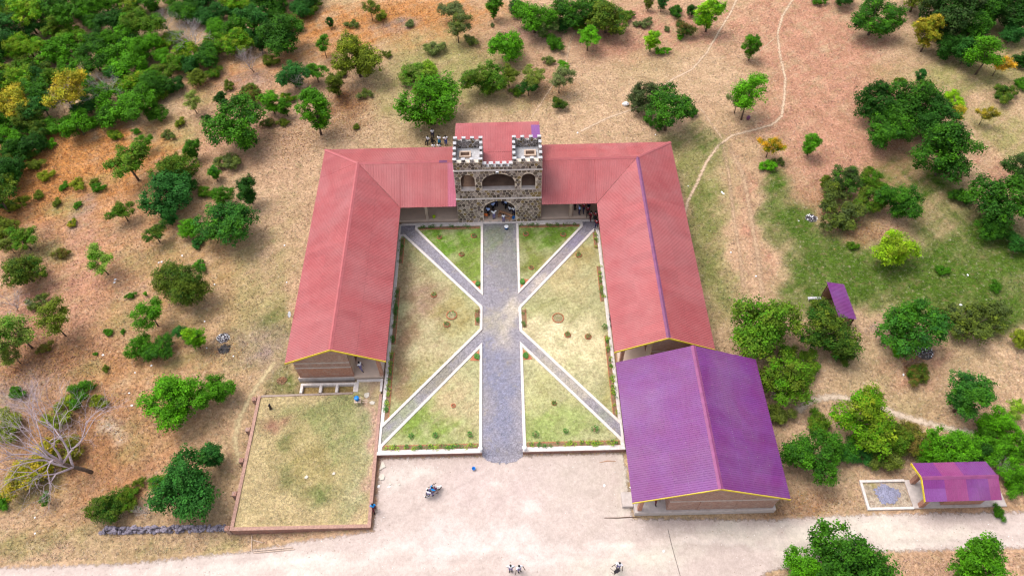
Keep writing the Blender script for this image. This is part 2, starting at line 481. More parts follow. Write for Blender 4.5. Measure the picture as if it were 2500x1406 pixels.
# ------------------------------------------------------------------ surveyed positions
TREES = [
  ('round', -66.4, 51.2, -0.0, 5.32, 0, 262, 'yellow', 'yellowgreen', 'large yellow rounded tree at the left edge near the orange dry grass', 'tree', ''),
  ('sparse', -58.3, 50.9, -0.0, 5.93, 1, 65, 'yellow', 'yellowgreen', 'large yellow open tree below and left of the upper left wood', 'tree', ''),
  ('bare', -44.8, 63.8, -0.0, 6.71, 0, 319, 'bark', 'bark', 'large leafless grey tree right of the upper left wood', 'tree', ''),
  ('bare', -35.9, 59.9, -0.0, 4.49, 1, 135, 'bark', 'bark', 'medium leafless grey tree left of the yellowing leafy tree', 'tree', ''),
  ('bare', -55.2, 54.6, -0.0, 5.17, 0, 130, 'bark', 'bark', 'large leafless grey tree below and left of the upper left wood', 'tree', ''),
  ('bare', -50.4, 69.8, -0.0, 4.36, 0, 352, 'bark', 'bark', 'medium leafless grey tree above and right of the upper left wood', 'tree', ''),
  ('bare', -58.2, 51.5, -0.0, 6.23, 1, 96, 'bark', 'bark', 'large leafless grey tree left of the upper left wood', 'tree', ''),
  ('bush', -59.4, 47.9, -0.0, 3.81, 0, 273, 'green', 'green', 'medium green bush above the orange dry grass', 'bush', ''),
  ('round', -47.1, 49.9, -0.0, 3.04, 2, 165, 'green', 'green', 'medium green rounded tree below and right of the upper left wood', 'tree', ''),
  ('round', -45.9, 56.2, -0.0, 2.57, 0, 249, 'dark', 'dark', 'small dark green rounded tree right of the upper left wood', 'tree', ''),
  ('round', -43.1, 57.0, -0.0, 3.17, 1, 331, 'olive', 'olive', 'medium olive rounded tree right of the upper left wood', 'tree', ''),
  ('bush', -60.3, 45.0, -0.0, 1.81, 0, 65, 'bright', 'bright', 'small bright green bush above the orange dry grass, leftmost', 'bush', ''),
  ('bush', -49.4, 47.2, -0.0, 1.19, 2, 320, 'green', 'green', 'tiny green bush below the upper left wood', 'bush', ''),
  ('sparse', -46.7, 43.8, -0.0, 2.34, 0, 355, 'green', 'green', 'small green open tree below the upper left wood', 'tree', ''),
  ('sparse', -42.1, 50.9, -0.0, 2.79, 2, 342, 'pale', 'pale', 'medium pale green open tree right of the upper left wood', 'tree', ''),
  ('tall', -38.3, 51.9, -0.0, 2.24, 1, 252, 'dark', 'dark', 'small dark green upright tree right of the upper left wood', 'tree', ''),
  ('bush', -40.3, 49.5, -0.0, 1.42, 2, 323, 'dark', 'dark', 'tiny dark green bush below and right of the upper left wood', 'bush', ''),
  ('round', -34.3, 44.5, -0.0, 7.57, 0, 17, 'green', 'dark', 'huge green rounded tree right of the upper left wood', 'tree', ''),
  ('tall', -31.3, 50.6, -0.0, 3.23, 2, 235, 'bright', 'bright', 'medium bright green upright tree left of the yellowing leafy tree', 'tree', ''),
  ('tall', -29.4, 50.0, -0.0, 2.32, 1, 299, 'green', 'green', 'small green upright tree below and left of the yellowing leafy tree', 'tree', ''),
  ('round', -34.7, 53.1, -0.0, 3.27, 2, 134, 'brownish', 'green', 'medium brownish rounded tree left of the yellowing leafy tree', 'tree', ''),
  ('tall', -40.0, 41.9, -0.0, 2.74, 0, 116, 'green', 'green', 'medium green upright tree below and right of the upper left wood', 'tree', ''),
  ('spread', -46.5, 38.1, -0.0, 5.45, 1, 67, 'green', 'olive', 'large green spreading tree right of the orange dry grass', 'tree', ''),
  ('spread', -40.9, 39.3, -0.0, 3.22, 2, 181, 'olive', 'olive', 'medium olive spreading tree right of the orange dry grass', 'tree', ''),
  ('tall', -35.4, 64.2, -0.0, 2.28, 0, 354, 'dark', 'dark', 'small dark green upright tree left of the yellowing leafy tree', 'tree', ''),
  ('round', -31.7, 64.3, -0.0, 6.79, 4, 11, 'dark', 'green', 'large dark green rounded tree left of the yellowing leafy tree', 'tree', ''),
  ('tall', -26.0, 70.2, -0.0, 1.54, 1, 150, 'dark', 'dark', 'tiny dark green upright tree above and left of the yellowing leafy tree', 'tree', ''),
  ('sparse', -19.7, 71.9, -0.0, 3.14, 0, 101, 'olive', 'olive', 'medium olive open tree at the top edge near the yellowing leafy tree', 'tree', ''),
  ('sparse', -25.7, 62.8, -0.0, 2.86, 0, 216, 'green', 'green', 'medium green open tree left of the yellowing leafy tree', 'tree', ''),
  ('round', -20.2, 58.2, -0.0, 6.92, 3, 75, 'olive', 'yellowgreen', 'large yellowing leafy tree with brown fallen leaves beneath it', 'tree', ''),
  ('round', -29.1, 56.1, -0.0, 4.48, 0, 170, 'bluegreen', 'bluegreen', 'medium blue-green rounded tree left of the yellowing leafy tree', 'tree', ''),
  ('bare', -28.7, 55.7, -0.0, 3.8, 0, 110, 'palebark', 'palebark', 'medium leafless pale tree left of the yellowing leafy tree', 'tree', ''),
  ('spread', -26.1, 57.2, -0.0, 3.12, 1, 153, 'green', 'green', 'medium green spreading tree left of the yellowing leafy tree', 'tree', ''),
  ('tall', -22.8, 53.9, -0.0, 3.18, 2, 184, 'olive', 'olive', 'medium olive upright tree below and left of the yellowing leafy tree', 'tree', ''),
  ('tall', -24.3, 46.1, -0.0, 5.48, 1, 144, 'bright', 'green', 'large bright green upright tree below and left of the yellowing leafy tree', 'tree', ''),
  ('bush', -29.7, 48.2, -0.0, 1.63, 2, 339, 'olive', 'olive', 'small olive bush below and left of the yellowing leafy tree, leftmost', 'bush', ''),
  ('round', -35.5, 55.5, -0.0, 1.48, 2, 319, 'green', 'green', 'tiny green rounded tree left of the yellowing leafy tree', 'tree', ''),
  ('spread', -7.1, 71.0, -0.0, 3.75, 0, 284, 'gray', 'gray', 'medium grey-green spreading tree right of the yellowing leafy tree', 'tree', ''),
  ('sparse', -6.2, 65.8, -0.0, 3.9, 2, 287, 'gray', 'olive', 'medium grey-green open tree right of the yellowing leafy tree', 'tree', ''),
  ('round', 1.3, 61.2, -0.0, 5.64, 2, 249, 'bright', 'green', 'large bright green rounded tree above and right of the seated pupils', 'tree', ''),
  ('tall', -0.9, 71.6, -0.0, 3.13, 2, 325, 'green', 'green', 'medium green upright tree at the top edge near the seated pupils', 'tree', ''),
  ('bush', -12.8, 57.6, -0.0, 4.03, 1, 106, 'pale', 'bright', 'medium pale green bush right of the yellowing leafy tree', 'bush', ''),
  ('bush', -10.3, 58.4, -0.0, 3.24, 1, 320, 'lime', 'pale', 'medium lime green bush with pale green tips above the seated pupils', 'bush', ''),
  ('bush', -11.1, 54.5, -0.0, 3.39, 2, 252, 'olive', 'olive', 'medium olive bush above the seated pupils', 'bush', ''),
  ('round', -9.5, 47.7, -0.0, 8.3, 4, 153, 'bright', 'green', 'huge bright green rounded tree right of the yellowing leafy tree', 'tree', ''),
  ('round', -2.0, 53.9, -0.0, 5.99, 0, 136, 'green', 'olive', 'large green rounded tree above and right of the seated pupils, leftmost', 'tree', ''),
  ('spread', 1.2, 55.3, -0.0, 2.97, 2, 348, 'olive', 'olive', 'medium olive spreading tree above and right of the seated pupils', 'tree', ''),
  ('bush', -16.7, 62.9, -0.0, 1.42, 0, 44, 'olive', 'olive', 'tiny olive bush right of the yellowing leafy tree', 'bush', ''),
  ('bush', -1.1, 69.8, -0.0, 0.86, 2, 70, 'gray', 'gray', 'tiny grey-green bush above the seated pupils', 'bush', ''),
  ('round', 5.3, 67.9, -0.0, 6.43, 3, 109, 'green', 'bright', 'large green rounded tree above and right of the seated pupils, rightmost', 'tree', ''),
  ('round', 2.7, 72.6, -0.0, 3.14, 4, 66, 'dark', 'dark', 'medium dark green rounded tree at the top edge near the seated pupils', 'tree', ''),
  ('round', 6.8, 66.9, -0.0, 3.66, 0, 316, 'gray', 'green', 'medium grey-green rounded tree above and right of the seated pupils', 'tree', ''),
  ('round', 11.3, 68.6, -0.0, 6.07, 3, 115, 'dark', 'green', 'large dark green rounded tree left of the thin footpath fork', 'tree', ''),
  ('round', 16.1, 67.5, -0.0, 6.92, 1, 130, 'olive', 'dark', 'large olive rounded tree left of the thin footpath fork', 'tree', ''),
  ('round', 14.3, 72.3, -0.0, 4.4, 3, 50, 'green', 'green', 'medium green rounded tree at the top edge near the thin footpath fork', 'tree', ''),
  ('bush', 9.4, 68.6, -0.0, 3.3, 2, 329, 'bluegreen', 'bluegreen', 'medium blue-green bush left of the thin footpath fork', 'bush', ''),
  ('bush', 8.2, 64.0, -0.0, 3.22, 2, 96, 'green', 'green', 'medium green bush left of the thin footpath fork', 'bush', ''),
  ('spread', 13.0, 63.2, -0.0, 3.72, 1, 88, 'bright', 'bright', 'medium bright green spreading tree left of the thin footpath fork', 'tree', ''),
  ('tall', 22.2, 62.6, -0.0, 2.62, 2, 276, 'lime', 'bright', 'small lime green upright tree left of the thin footpath fork', 'tree', ''),
  ('bush', 23.9, 62.1, -0.0, 1.88, 0, 262, 'bright', 'bright', 'small bright green bush left of the thin footpath fork', 'bush', ''),
  ('tall', 25.2, 72.7, -0.0, 2.01, 2, 45, 'bluegreen', 'bluegreen', 'small blue-green upright tree at the top edge near the thin footpath fork', 'tree', ''),
  ('tall', 23.2, 73.0, -0.0, 1.76, 2, 73, 'olive', 'olive', 'small olive upright tree at the top edge near the thin footpath fork', 'tree', ''),
  ('tall', 31.3, 67.2, -0.0, 4.69, 0, 70, 'bright', 'lime', 'medium bright green upright tree with lime green tips above the thin footpath fork', 'tree', ''),
  ('round', 27.8, 66.3, -0.0, 3.03, 3, 83, 'dark', 'brownish', 'medium dark green rounded tree with brownish tips above the thin footpath fork', 'tree', ''),
  ('bush', 27.1, 65.6, -0.0, 1.08, 0, 151, 'bright', 'bright', 'tiny bright green bush above the thin footpath fork', 'bush', ''),
  ('round', 29.8, 71.4, -0.0, 1.99, 1, 46, 'dark', 'dark', 'small dark green rounded tree above the thin footpath fork', 'tree', ''),
  ('tall', 36.3, 60.0, -0.0, 3.06, 2, 111, 'green', 'bright', 'medium green upright tree above and left of the winding footpath', 'tree', ''),
  ('spread', 4.8, 54.9, -0.0, 3.66, 1, 262, 'olive', 'pale', 'medium olive spreading tree with pale green tips above the stone gatehouse', 'tree', ''),
  ('round', 9.1, 58.5, -0.0, 1.97, 0, 52, 'bright', 'bright', 'small bright green rounded tree above the stone gatehouse', 'tree', ''),
  ('sparse', 8.2, 53.6, -0.0, 3.64, 2, 263, 'gray', 'gray', 'medium grey-green open tree above and right of the stone gatehouse', 'tree', ''),
  ('spread', 3.9, 53.2, -0.0, 2.94, 0, 187, 'dark', 'dark', 'medium dark green spreading tree above the stone gatehouse', 'tree', ''),
  ('round', 8.0, 50.3, -0.0, 2.1, 3, 81, 'dark', 'olive', 'small dark green rounded tree above and right of the stone gatehouse', 'tree', ''),
  ('round', 19.2, 49.8, -0.0, 4.44, 2, 83, 'grayd', 'grayd', 'medium dull grey-green rounded tree below and left of the thin footpath fork', 'tree', ''),
  ('spread', 22.0, 45.5, -0.0, 6.57, 0, 211, 'dark', 'green', 'large dark green spreading tree below the thin footpath fork', 'tree', ''),
  ('sparse', 32.6, 47.2, -0.0, 5.87, 0, 186, 'bright', 'bright', 'large bright green open tree below and left of the winding footpath', 'tree', ''),
  ('sparse', 31.9, 48.5, -0.0, 3.08, 1, 343, 'gray', 'gray', 'medium grey-green open tree left of the winding footpath', 'tree', ''),
  ('bush', 22.4, 69.0, -0.0, 2.08, 0, 305, 'gray', 'gray', 'small grey-green bush above and left of the thin footpath fork', 'bush', ''),
  ('bush', 21.0, 69.1, -0.0, 1.34, 1, 253, 'gray', 'gray', 'tiny grey-green bush above and left of the thin footpath fork, leftmost', 'bush', ''),
  ('bush', 25.4, 67.7, -0.0, 1.09, 2, 258, 'gray', 'gray', 'tiny grey-green bush above and left of the thin footpath fork, rightmost', 'bush', ''),
  ('bush', 50.2, 73.8, -0.0, 2.26, 0, 259, 'green', 'green', 'small green bush at the top edge near the winding footpath', 'bush', ''),
  ('round', 53.5, 73.2, -0.0, 3.78, 3, 350, 'dark', 'dark', 'medium dark green rounded tree at the top edge near the winding footpath', 'tree', ''),
  ('round', 55.5, 65.5, -0.0, 6.85, 3, 306, 'dark', 'green', 'large dark green rounded tree left of the upper right thicket', 'tree', ''),
  ('tall', 61.9, 61.2, -0.0, 4.54, 1, 205, 'yellowgreen', 'yellow', 'medium yellow-green upright tree with yellow tips left of the upper right thicket', 'tree', ''),
  ('round', 66.2, 65.3, -0.0, 9.23, 4, 355, 'dark', 'grayd', 'huge dark green rounded tree above the large dark thicket', 'tree', ''),
  ('round', 74.8, 67.1, -0.0, 7.42, 0, 251, 'dark', 'dark', 'large dark green rounded tree at the right edge near the large dark thicket, leftmost', 'tree', ''),
  ('sparse', 67.8, 55.7, -0.0, 5.82, 2, 91, 'bright', 'green', 'large bright green open tree below the upper right thicket', 'tree', ''),
  ('sparse', 70.1, 55.3, -0.0, 3.22, 1, 333, 'yellow', 'orange', 'medium yellow open tree with orange tips below the upper right thicket', 'tree', ''),
  ('round', 75.3, 62.7, -0.0, 3.94, 0, 159, 'bluegreen', 'bluegreen', 'medium blue-green rounded tree at the right edge near the upper right thicket', 'tree', ''),
  ('round', 64.8, 59.2, -0.0, 4.69, 0, 271, 'dark', 'dark', 'medium dark green rounded tree below and left of the upper right thicket', 'tree', ''),
  ('round', 69.2, 63.6, -0.0, 5.42, 1, 196, 'dark', 'green', 'large dark green rounded tree above the large dark thicket', 'tree', ''),
  ('tall', 58.9, 54.2, -0.0, 1.81, 1, 96, 'bluegreen', 'bluegreen', 'small blue-green upright tree above the large dark thicket', 'tree', ''),
  ('bush', 54.5, 53.3, -0.0, 0.67, 0, 257, 'dark', 'dark', 'tiny dark green bush above the large dark thicket', 'bush', ''),
  ('bush', 62.2, 49.8, -0.0, 2.86, 0, 179, 'lime', 'lime', 'medium lime green bush above and right of the large dark thicket', 'bush', ''),
  ('sparse', 60.6, 45.6, -0.0, 2.49, 0, 12, 'yellow', 'yellowgreen', 'small yellow open tree right of the large dark thicket', 'tree', ''),
  ('sparse', 64.1, 45.1, -0.0, 2.59, 1, 341, 'olive', 'yellow', 'medium olive open tree with yellow tips right of the large dark thicket', 'tree', ''),
  ('round', 49.8, 46.2, -0.0, 6.0, 2, 117, 'dark', 'dark', 'large dark green rounded tree above and left of the large dark thicket', 'tree', ''),
  ('round', 54.1, 45.8, -0.0, 7.09, 4, 322, 'dark', 'green', 'huge dark green rounded tree below and left of the upper right thicket', 'tree', ''),
  ('round', 56.4, 42.9, -0.0, 6.42, 0, 15, 'dark', 'dark', 'large dark green rounded tree below the upper right thicket', 'tree', ''),
  ('round', 50.0, 41.7, -0.0, 5.83, 3, 191, 'dark', 'green', 'large dark green rounded tree above the bright lime tree, leftmost', 'tree', ''),
  ('round', 55.0, 36.0, -0.0, 7.71, 1, 13, 'dark', 'green', 'huge dark green rounded tree below and right of the large dark thicket', 'tree', ''),
  ('sparse', 34.3, 39.8, -0.0, 3.24, 1, 332, 'green', 'orange', 'medium green open tree with orange tips below the winding footpath', 'tree', ''),
  ('tall', 39.7, 40.0, -0.0, 2.72, 1, 309, 'green', 'bright', 'medium green upright tree below the winding footpath', 'tree', ''),
  ('bush', 34.0, 37.8, -0.0, 2.15, 1, 49, 'bright', 'bright', 'small bright green bush below the winding footpath', 'bush', ''),
  ('bush', 72.9, 52.8, -0.0, 2.24, 1, 124, 'green', 'green', 'small green bush at the right edge near the upper right thicket', 'bush', ''),
  ('round', 63.8, 71.3, -0.0, 6.94, 1, 225, 'olive', 'olive', 'large olive rounded tree at the top edge near the upper right thicket', 'tree', ''),
  ('round', 74.7, 57.0, -0.0, 2.88, 4, 257, 'dark', 'dark', 'medium dark green rounded tree at the right edge near the upper right thicket', 'tree', ''),
  ('tall', 40.0, 34.2, -0.0, 1.6, 1, 16, 'olive', 'olive', 'small olive upright tree above and left of the bright lime tree', 'tree', ''),
  ('round', 42.0, 33.3, -0.0, 4.3, 1, 286, 'grayd', 'green', 'large dull grey-green rounded tree above and left of the bright lime tree', 'tree', ''),
  ('bush', 40.5, 29.4, -0.0, 5.83, 0, 347, 'grayd', 'olive', 'broad dull grey-green bush above and left of the bright lime tree', 'bush', ''),
  ('round', 44.3, 30.5, -0.0, 3.73, 3, 312, 'olive', 'green', 'medium olive rounded tree above the bright lime tree', 'tree', ''),
  ('round', 47.4, 29.4, -0.0, 5.08, 0, 100, 'dark', 'green', 'large dark green rounded tree above the bright lime tree, rightmost', 'tree', ''),
  ('round', 44.3, 22.3, -0.0, 4.65, 0, 158, 'lime', 'yellowgreen', 'bright lime green rounded tree standing alone in the green meadow', 'tree', ''),
  ('round', 58.7, 28.0, -0.0, 7.79, 0, 307, 'dark', 'green', 'huge dark green rounded tree at the right edge near the green meadow', 'tree', ''),
  ('round', 59.5, 23.5, -0.0, 2.8, 3, 71, 'dark', 'bluegreen', 'medium dark green rounded tree at the right edge near the green meadow', 'tree', ''),
  ('round', 27.1, 11.7, -0.11, 7.42, 4, 333, 'green', 'olive', 'huge green rounded tree left of the small purple hut', 'tree', ''),
  ('round', 33.7, 11.4, -0.13, 6.01, 3, 55, 'dark', 'olive', 'huge dark green rounded tree below the small purple hut', 'tree', ''),
  ('round', 42.1, 11.6, -0.12, 6.28, 2, 35, 'green', 'bluegreen', 'huge green rounded tree below and left of the green meadow', 'tree', ''),
  ('bush', 50.1, 12.8, -0.07, 5.61, 0, 272, 'olive', 'grayd', 'broad olive bush below and right of the green meadow', 'bush', ''),
  ('round', 54.6, 11.0, -0.14, 2.55, 1, 178, 'yellowgreen', 'olive', 'medium yellow-green rounded tree at the right edge near the green meadow', 'tree', ''),
  ('round', 27.9, 5.8, -0.41, 5.74, 1, 259, 'olive', 'bright', 'huge olive rounded tree right of the purple roof', 'tree', ''),
  ('bare', 27.7, 6.1, -0.4, 3.7, 1, 130, 'palebark', 'palebark', 'large leafless pale tree right of the purple roof', 'tree', ''),
  ('round', 28.9, -2.1, -0.5, 5.37, 3, 138, 'green', 'dark', 'huge green rounded tree right of the purple roof', 'tree', ''),
  ('round', 34.6, 1.3, -0.5, 5.93, 3, 24, 'bright', 'yellowgreen', 'huge bright green rounded tree above and left of the roadside kiosk', 'tree', ''),
  ('round', 39.5, -0.2, -0.5, 3.11, 0, 42, 'brownish', 'olive', 'medium brownish rounded tree above and left of the roadside kiosk', 'tree', ''),
  ('bush', 34.7, -1.4, -0.5, 2.69, 1, 43, 'bluegreen', 'bluegreen', 'medium blue-green bush left of the roadside kiosk, rightmost', 'bush', ''),
  ('round', 42.3, -1.2, -0.5, 4.48, 4, 101, 'bright', 'green', 'large bright green rounded tree above the roadside kiosk', 'tree', ''),
  ('tall', 45.2, 3.4, -0.49, 4.75, 2, 186, 'bluegreen', 'green', 'large blue-green upright tree above the roadside kiosk', 'tree', ''),
  ('round', 48.1, 1.0, -0.5, 3.61, 4, 272, 'bright', 'bright', 'large bright green rounded tree above and right of the roadside kiosk', 'tree', ''),
  ('round', 49.1, -1.6, -0.5, 3.46, 1, 317, 'green', 'bright', 'large green rounded tree at the right edge near the roadside kiosk', 'tree', ''),
  ('bush', 47.8, -4.7, -0.5, 2.61, 2, 19, 'bright', 'green', 'medium bright green bush at the right edge near the roadside kiosk', 'bush', ''),
  ('sparse', 50.3, 2.7, -0.5, 2.39, 0, 0, 'pale', 'lime', 'pale open-crowned tree at the right edge above the roadside kiosk', 'tree', ''),
  ('bush', 36.5, -1.8, -0.5, 3.44, 2, 181, 'olive', 'pale', 'broad olive bush with pale green tips left of the roadside kiosk', 'bush', ''),
  ('bush', 42.6, 7.2, -0.34, 2.72, 2, 23, 'green', 'brownish', 'medium green bush with brownish tips below the green meadow', 'bush', ''),
  ('round', 45.5, -1.5, -0.5, 2.69, 4, 306, 'dark', 'dark', 'medium dark green rounded tree above and right of the roadside kiosk', 'tree', ''),
  ('round', 46.5, 0.4, -0.5, 2.34, 4, 180, 'green', 'green', 'medium green rounded tree above the roadside kiosk, rightmost', 'tree', ''),
  ('bush', 41.9, 10.4, -0.17, 2.2, 1, 78, 'bright', 'bright', 'medium bright green bush below and left of the green meadow', 'bush', ''),
  ('round', 28.7, -11.7, -0.5, 6.52, 4, 75, 'dark', 'green', 'huge dark green rounded tree below and left of the roadside kiosk', 'tree', ''),
  ('round', 25.7, -12.1, -0.5, 3.92, 4, 71, 'bright', 'green', 'large bright green rounded tree left of the roadside kiosk', 'tree', ''),
  ('round', 31.4, -12.5, -0.5, 3.49, 2, 154, 'olive', 'green', 'large olive rounded tree below and left of the roadside kiosk', 'tree', ''),
  ('tall', 39.2, -12.6, -0.5, 4.76, 2, 3, 'bright', 'green', 'huge bright green upright tree below the roadside kiosk', 'tree', ''),
  ('bare', 46.9, -2.8, -0.5, 2.36, 0, 55, 'palebark', 'palebark', 'medium leafless pale tree at the right edge near the roadside kiosk', 'tree', ''),
  ('bush', 32.6, -0.9, -0.5, 3.24, 2, 198, 'bluegreen', 'green', 'medium blue-green bush left of the roadside kiosk, leftmost', 'bush', ''),
  ('bush', 31.0, 1.8, -0.5, 3.15, 2, 71, 'olive', 'green', 'medium olive bush right of the purple roof', 'bush', ''),
  ('round', 37.5, 0.3, -0.5, 3.59, 2, 307, 'olive', 'green', 'large olive rounded tree above and left of the roadside kiosk', 'tree', ''),
  ('round', 40.6, -1.8, -0.5, 3.22, 2, 126, 'bright', 'green', 'medium bright green rounded tree above and left of the roadside kiosk', 'tree', ''),
  ('round', 43.7, -1.8, -0.5, 2.84, 4, 180, 'green', 'bright', 'medium green rounded tree above the roadside kiosk, leftmost', 'tree', ''),
  ('round', 46.9, -1.4, -0.5, 3.23, 4, 323, 'green', 'bright', 'medium green rounded tree above and right of the roadside kiosk', 'tree', ''),
  ('bush', 31.0, 9.1, -0.25, 3.51, 0, 38, 'olive', 'green', 'medium olive bush below and left of the small purple hut', 'bush', ''),
  ('bush', 35.7, 10.0, -0.2, 2.95, 2, 233, 'dark', 'olive', 'medium dark green bush below the small purple hut', 'bush', ''),
  ('bush', 45.3, -7.1, -0.5, 1.46, 2, 73, 'green', 'green', 'small green bush below and right of the roadside kiosk', 'bush', ''),
  ('bush', 36.6, 0.2, -0.5, 2.72, 0, 264, 'olive', 'green', 'medium olive bush left of the roadside kiosk', 'bush', ''),
  ('round', 47.6, -3.4, -0.5, 2.65, 0, 151, 'bright', 'green', 'medium bright green rounded tree at the right edge near the roadside kiosk', 'tree', ''),
  ('bush', 27.3, 3.3, -0.49, 2.79, 2, 146, 'olive', 'pale', 'medium olive bush with pale green tips right of the purple roof', 'bush', ''),
  ('bush', 50.0, 20.6, -0.0, 1.55, 1, 227, 'green', 'green', 'small green bush above the green meadow', 'bush', ''),
  ('bush', 40.9, 24.5, -0.0, 1.4, 1, 216, 'green', 'olive', 'small green bush left of the bright lime tree', 'bush', ''),
  ('bush', 55.0, 18.1, -0.0, 1.61, 2, 232, 'green', 'green', 'small green bush right of the green meadow', 'bush', ''),
  ('bush', 56.4, 31.6, -0.0, 2.95, 2, 151, 'green', 'dark', 'medium green bush below and right of the large dark thicket', 'bush', ''),
  ('bush', 46.2, 34.6, -0.0, 3.51, 1, 165, 'green', 'olive', 'medium green bush below and left of the large dark thicket', 'bush', ''),
  ('round', 57.0, 25.6, -0.0, 3.8, 1, 167, 'dark', 'green', 'medium dark green rounded tree above and right of the green meadow', 'tree', ''),
  ('round', 64.1, 34.5, -0.0, 4.54, 3, 7, 'dark', 'grayd', 'large dark green rounded tree at the right edge near the large dark thicket, rightmost', 'tree', ''),
  ('round', 71.8, 67.8, -0.0, 6.81, 4, 105, 'dark', 'green', 'large dark green rounded tree at the top edge near the large dark thicket', 'tree', ''),
  ('round', 76.7, 66.0, -0.0, 6.12, 4, 32, 'dark', 'grayd', 'large dark green rounded tree at the right edge near the upper right thicket', 'tree', ''),
  ('round', 65.6, 65.1, -0.0, 4.85, 2, 78, 'grayd', 'dark', 'medium dull grey-green rounded tree left of the upper right thicket', 'tree', ''),
  ('round', 66.6, 58.2, -0.0, 4.67, 1, 89, 'dark', 'bluegreen', 'medium dark green rounded tree below the upper right thicket', 'tree', ''),
  ('bush', 69.3, 50.4, -0.0, 3.32, 0, 135, 'dark', 'olive', 'medium dark green bush at the right edge near the upper right thicket', 'bush', ''),
  ('bush', -35.3, 40.5, -0.0, 3.12, 1, 52, 'gray', 'olive', 'medium grey-green bush below and right of the upper left wood', 'bush', ''),
  ('bush', -37.3, 35.4, -0.0, 2.01, 1, 212, 'green', 'olive', 'small green bush right of the orange dry grass, rightmost', 'bush', ''),
  ('bush', -31.7, 48.2, -0.0, 1.96, 1, 52, 'dark', 'brownish', 'small dark green bush with brownish tips below and left of the yellowing leafy tree', 'bush', ''),
  ('bush', -29.9, 53.2, -0.0, 2.24, 1, 213, 'green', 'yellowgreen', 'small green bush left of the yellowing leafy tree', 'bush', ''),
  ('bush', -22.9, 58.6, -0.0, 1.73, 2, 218, 'olive', 'olive', 'small olive bush below and left of the yellowing leafy tree, rightmost', 'bush', ''),
  ('bush', -19.1, 53.8, -0.0, 1.91, 0, 109, 'olive', 'gray', 'small olive bush below the yellowing leafy tree', 'bush', ''),
  ('bush', -19.6, 47.2, -0.0, 1.08, 1, 313, 'olive', 'olive', 'tiny olive bush below the yellowing leafy tree', 'bush', ''),
  ('bush', -41.5, 59.0, -0.0, 2.55, 2, 194, 'green', 'olive', 'small green bush right of the upper left wood', 'bush', ''),
  ('bush', -38.7, 56.3, -0.0, 1.71, 0, 11, 'olive', 'olive', 'small olive bush right of the upper left wood', 'bush', ''),
  ('bush', -43.8, 48.7, -0.0, 1.63, 2, 229, 'olive', 'yellowgreen', 'small olive bush below and right of the upper left wood', 'bush', ''),
  ('bush', -44.8, 46.2, -0.0, 1.83, 0, 226, 'gray', 'olive', 'small grey-green bush below the upper left wood', 'bush', ''),
  ('bush', -51.9, 46.4, -0.0, 2.15, 2, 132, 'green', 'yellowgreen', 'small green bush above and right of the orange dry grass', 'bush', ''),
  ('bush', -55.5, 48.9, -0.0, 2.4, 1, 252, 'bright', 'green', 'small bright green bush above the orange dry grass, rightmost', 'bush', ''),
  ('bush', -64.0, 46.5, -0.0, 3.23, 0, 266, 'green', 'dark', 'medium green bush above and left of the orange dry grass', 'bush', ''),
  ('round', -63.9, 42.8, -0.0, 3.17, 1, 291, 'dark', 'green', 'medium dark green rounded tree at the left edge near the orange dry grass', 'tree', ''),
  ('bush', -60.3, 33.9, -0.0, 2.49, 0, 287, 'olive', 'yellowgreen', 'medium olive bush at the left edge near the orange dry grass', 'bush', ''),
  ('sparse', -58.0, 26.5, -0.0, 2.38, 1, 196, 'olive', 'pale', 'medium olive open tree at the left edge near the orange dry grass', 'tree', ''),
  ('bush', -52.1, 25.9, -0.0, 1.89, 2, 349, 'brownish', 'olive', 'small brownish bush below the orange dry grass', 'bush', ''),
  ('bush', -52.3, 18.8, -0.0, 2.24, 0, 295, 'gray', 'olive', 'medium grey-green bush below the orange dry grass', 'bush', ''),
  ('sparse', -51.7, 11.3, -0.13, 2.56, 1, 284, 'pale', 'olive', 'medium pale green open tree at the left edge near the big leafless tree', 'tree', ''),
  ('bush', -49.4, 12.9, -0.06, 1.72, 2, 203, 'brownish', 'olive', 'small brownish bush above the big leafless tree', 'bush', ''),
  ('bush', -42.2, 10.3, -0.18, 0.92, 2, 91, 'olive', 'olive', 'tiny olive bush above and right of the big leafless tree', 'bush', ''),
  ('bush', -41.9, 6.5, -0.56, 1.88, 1, 200, 'yellowgreen', 'olive', 'small yellow-green bush above and right of the big leafless tree', 'bush', ''),
  ('bush', -32.6, 70.1, -0.0, 4.32, 1, 210, 'green', 'olive', 'medium green bush left of the yellowing leafy tree', 'bush', ''),
  ('bush', -29.5, 74.7, -0.0, 3.15, 0, 167, 'olive', 'green', 'medium olive bush at the top edge near the yellowing leafy tree', 'bush', ''),
  ('bush', -33.7, 61.6, -0.0, 2.35, 1, 214, 'olive', 'olive', 'small olive bush left of the yellowing leafy tree', 'bush', ''),
  ('bush', -22.7, 70.5, -0.0, 1.85, 0, 82, 'olive', 'gray', 'small olive bush above the yellowing leafy tree, leftmost', 'bush', ''),
  ('bush', -18.4, 72.4, -0.0, 2.12, 2, 231, 'olive', 'yellowgreen', 'small olive bush above the yellowing leafy tree, rightmost', 'bush', ''),
  ('bush', -13.8, 70.3, -0.0, 1.6, 1, 310, 'gray', 'gray', 'tiny grey-green bush above and right of the yellowing leafy tree', 'bush', ''),
  ('bush', -9.7, 63.5, -0.0, 2.97, 1, 249, 'gray', 'pale', 'medium grey-green bush with pale green tips right of the yellowing leafy tree', 'bush', ''),
  ('bush', -4.3, 65.5, -0.0, 2.4, 2, 113, 'gray', 'olive', 'small grey-green bush above the seated pupils', 'bush', ''),
  ('bush', 17.4, 67.5, -0.0, 1.82, 0, 278, 'gray', 'olive', 'small grey-green bush left of the thin footpath fork', 'bush', ''),
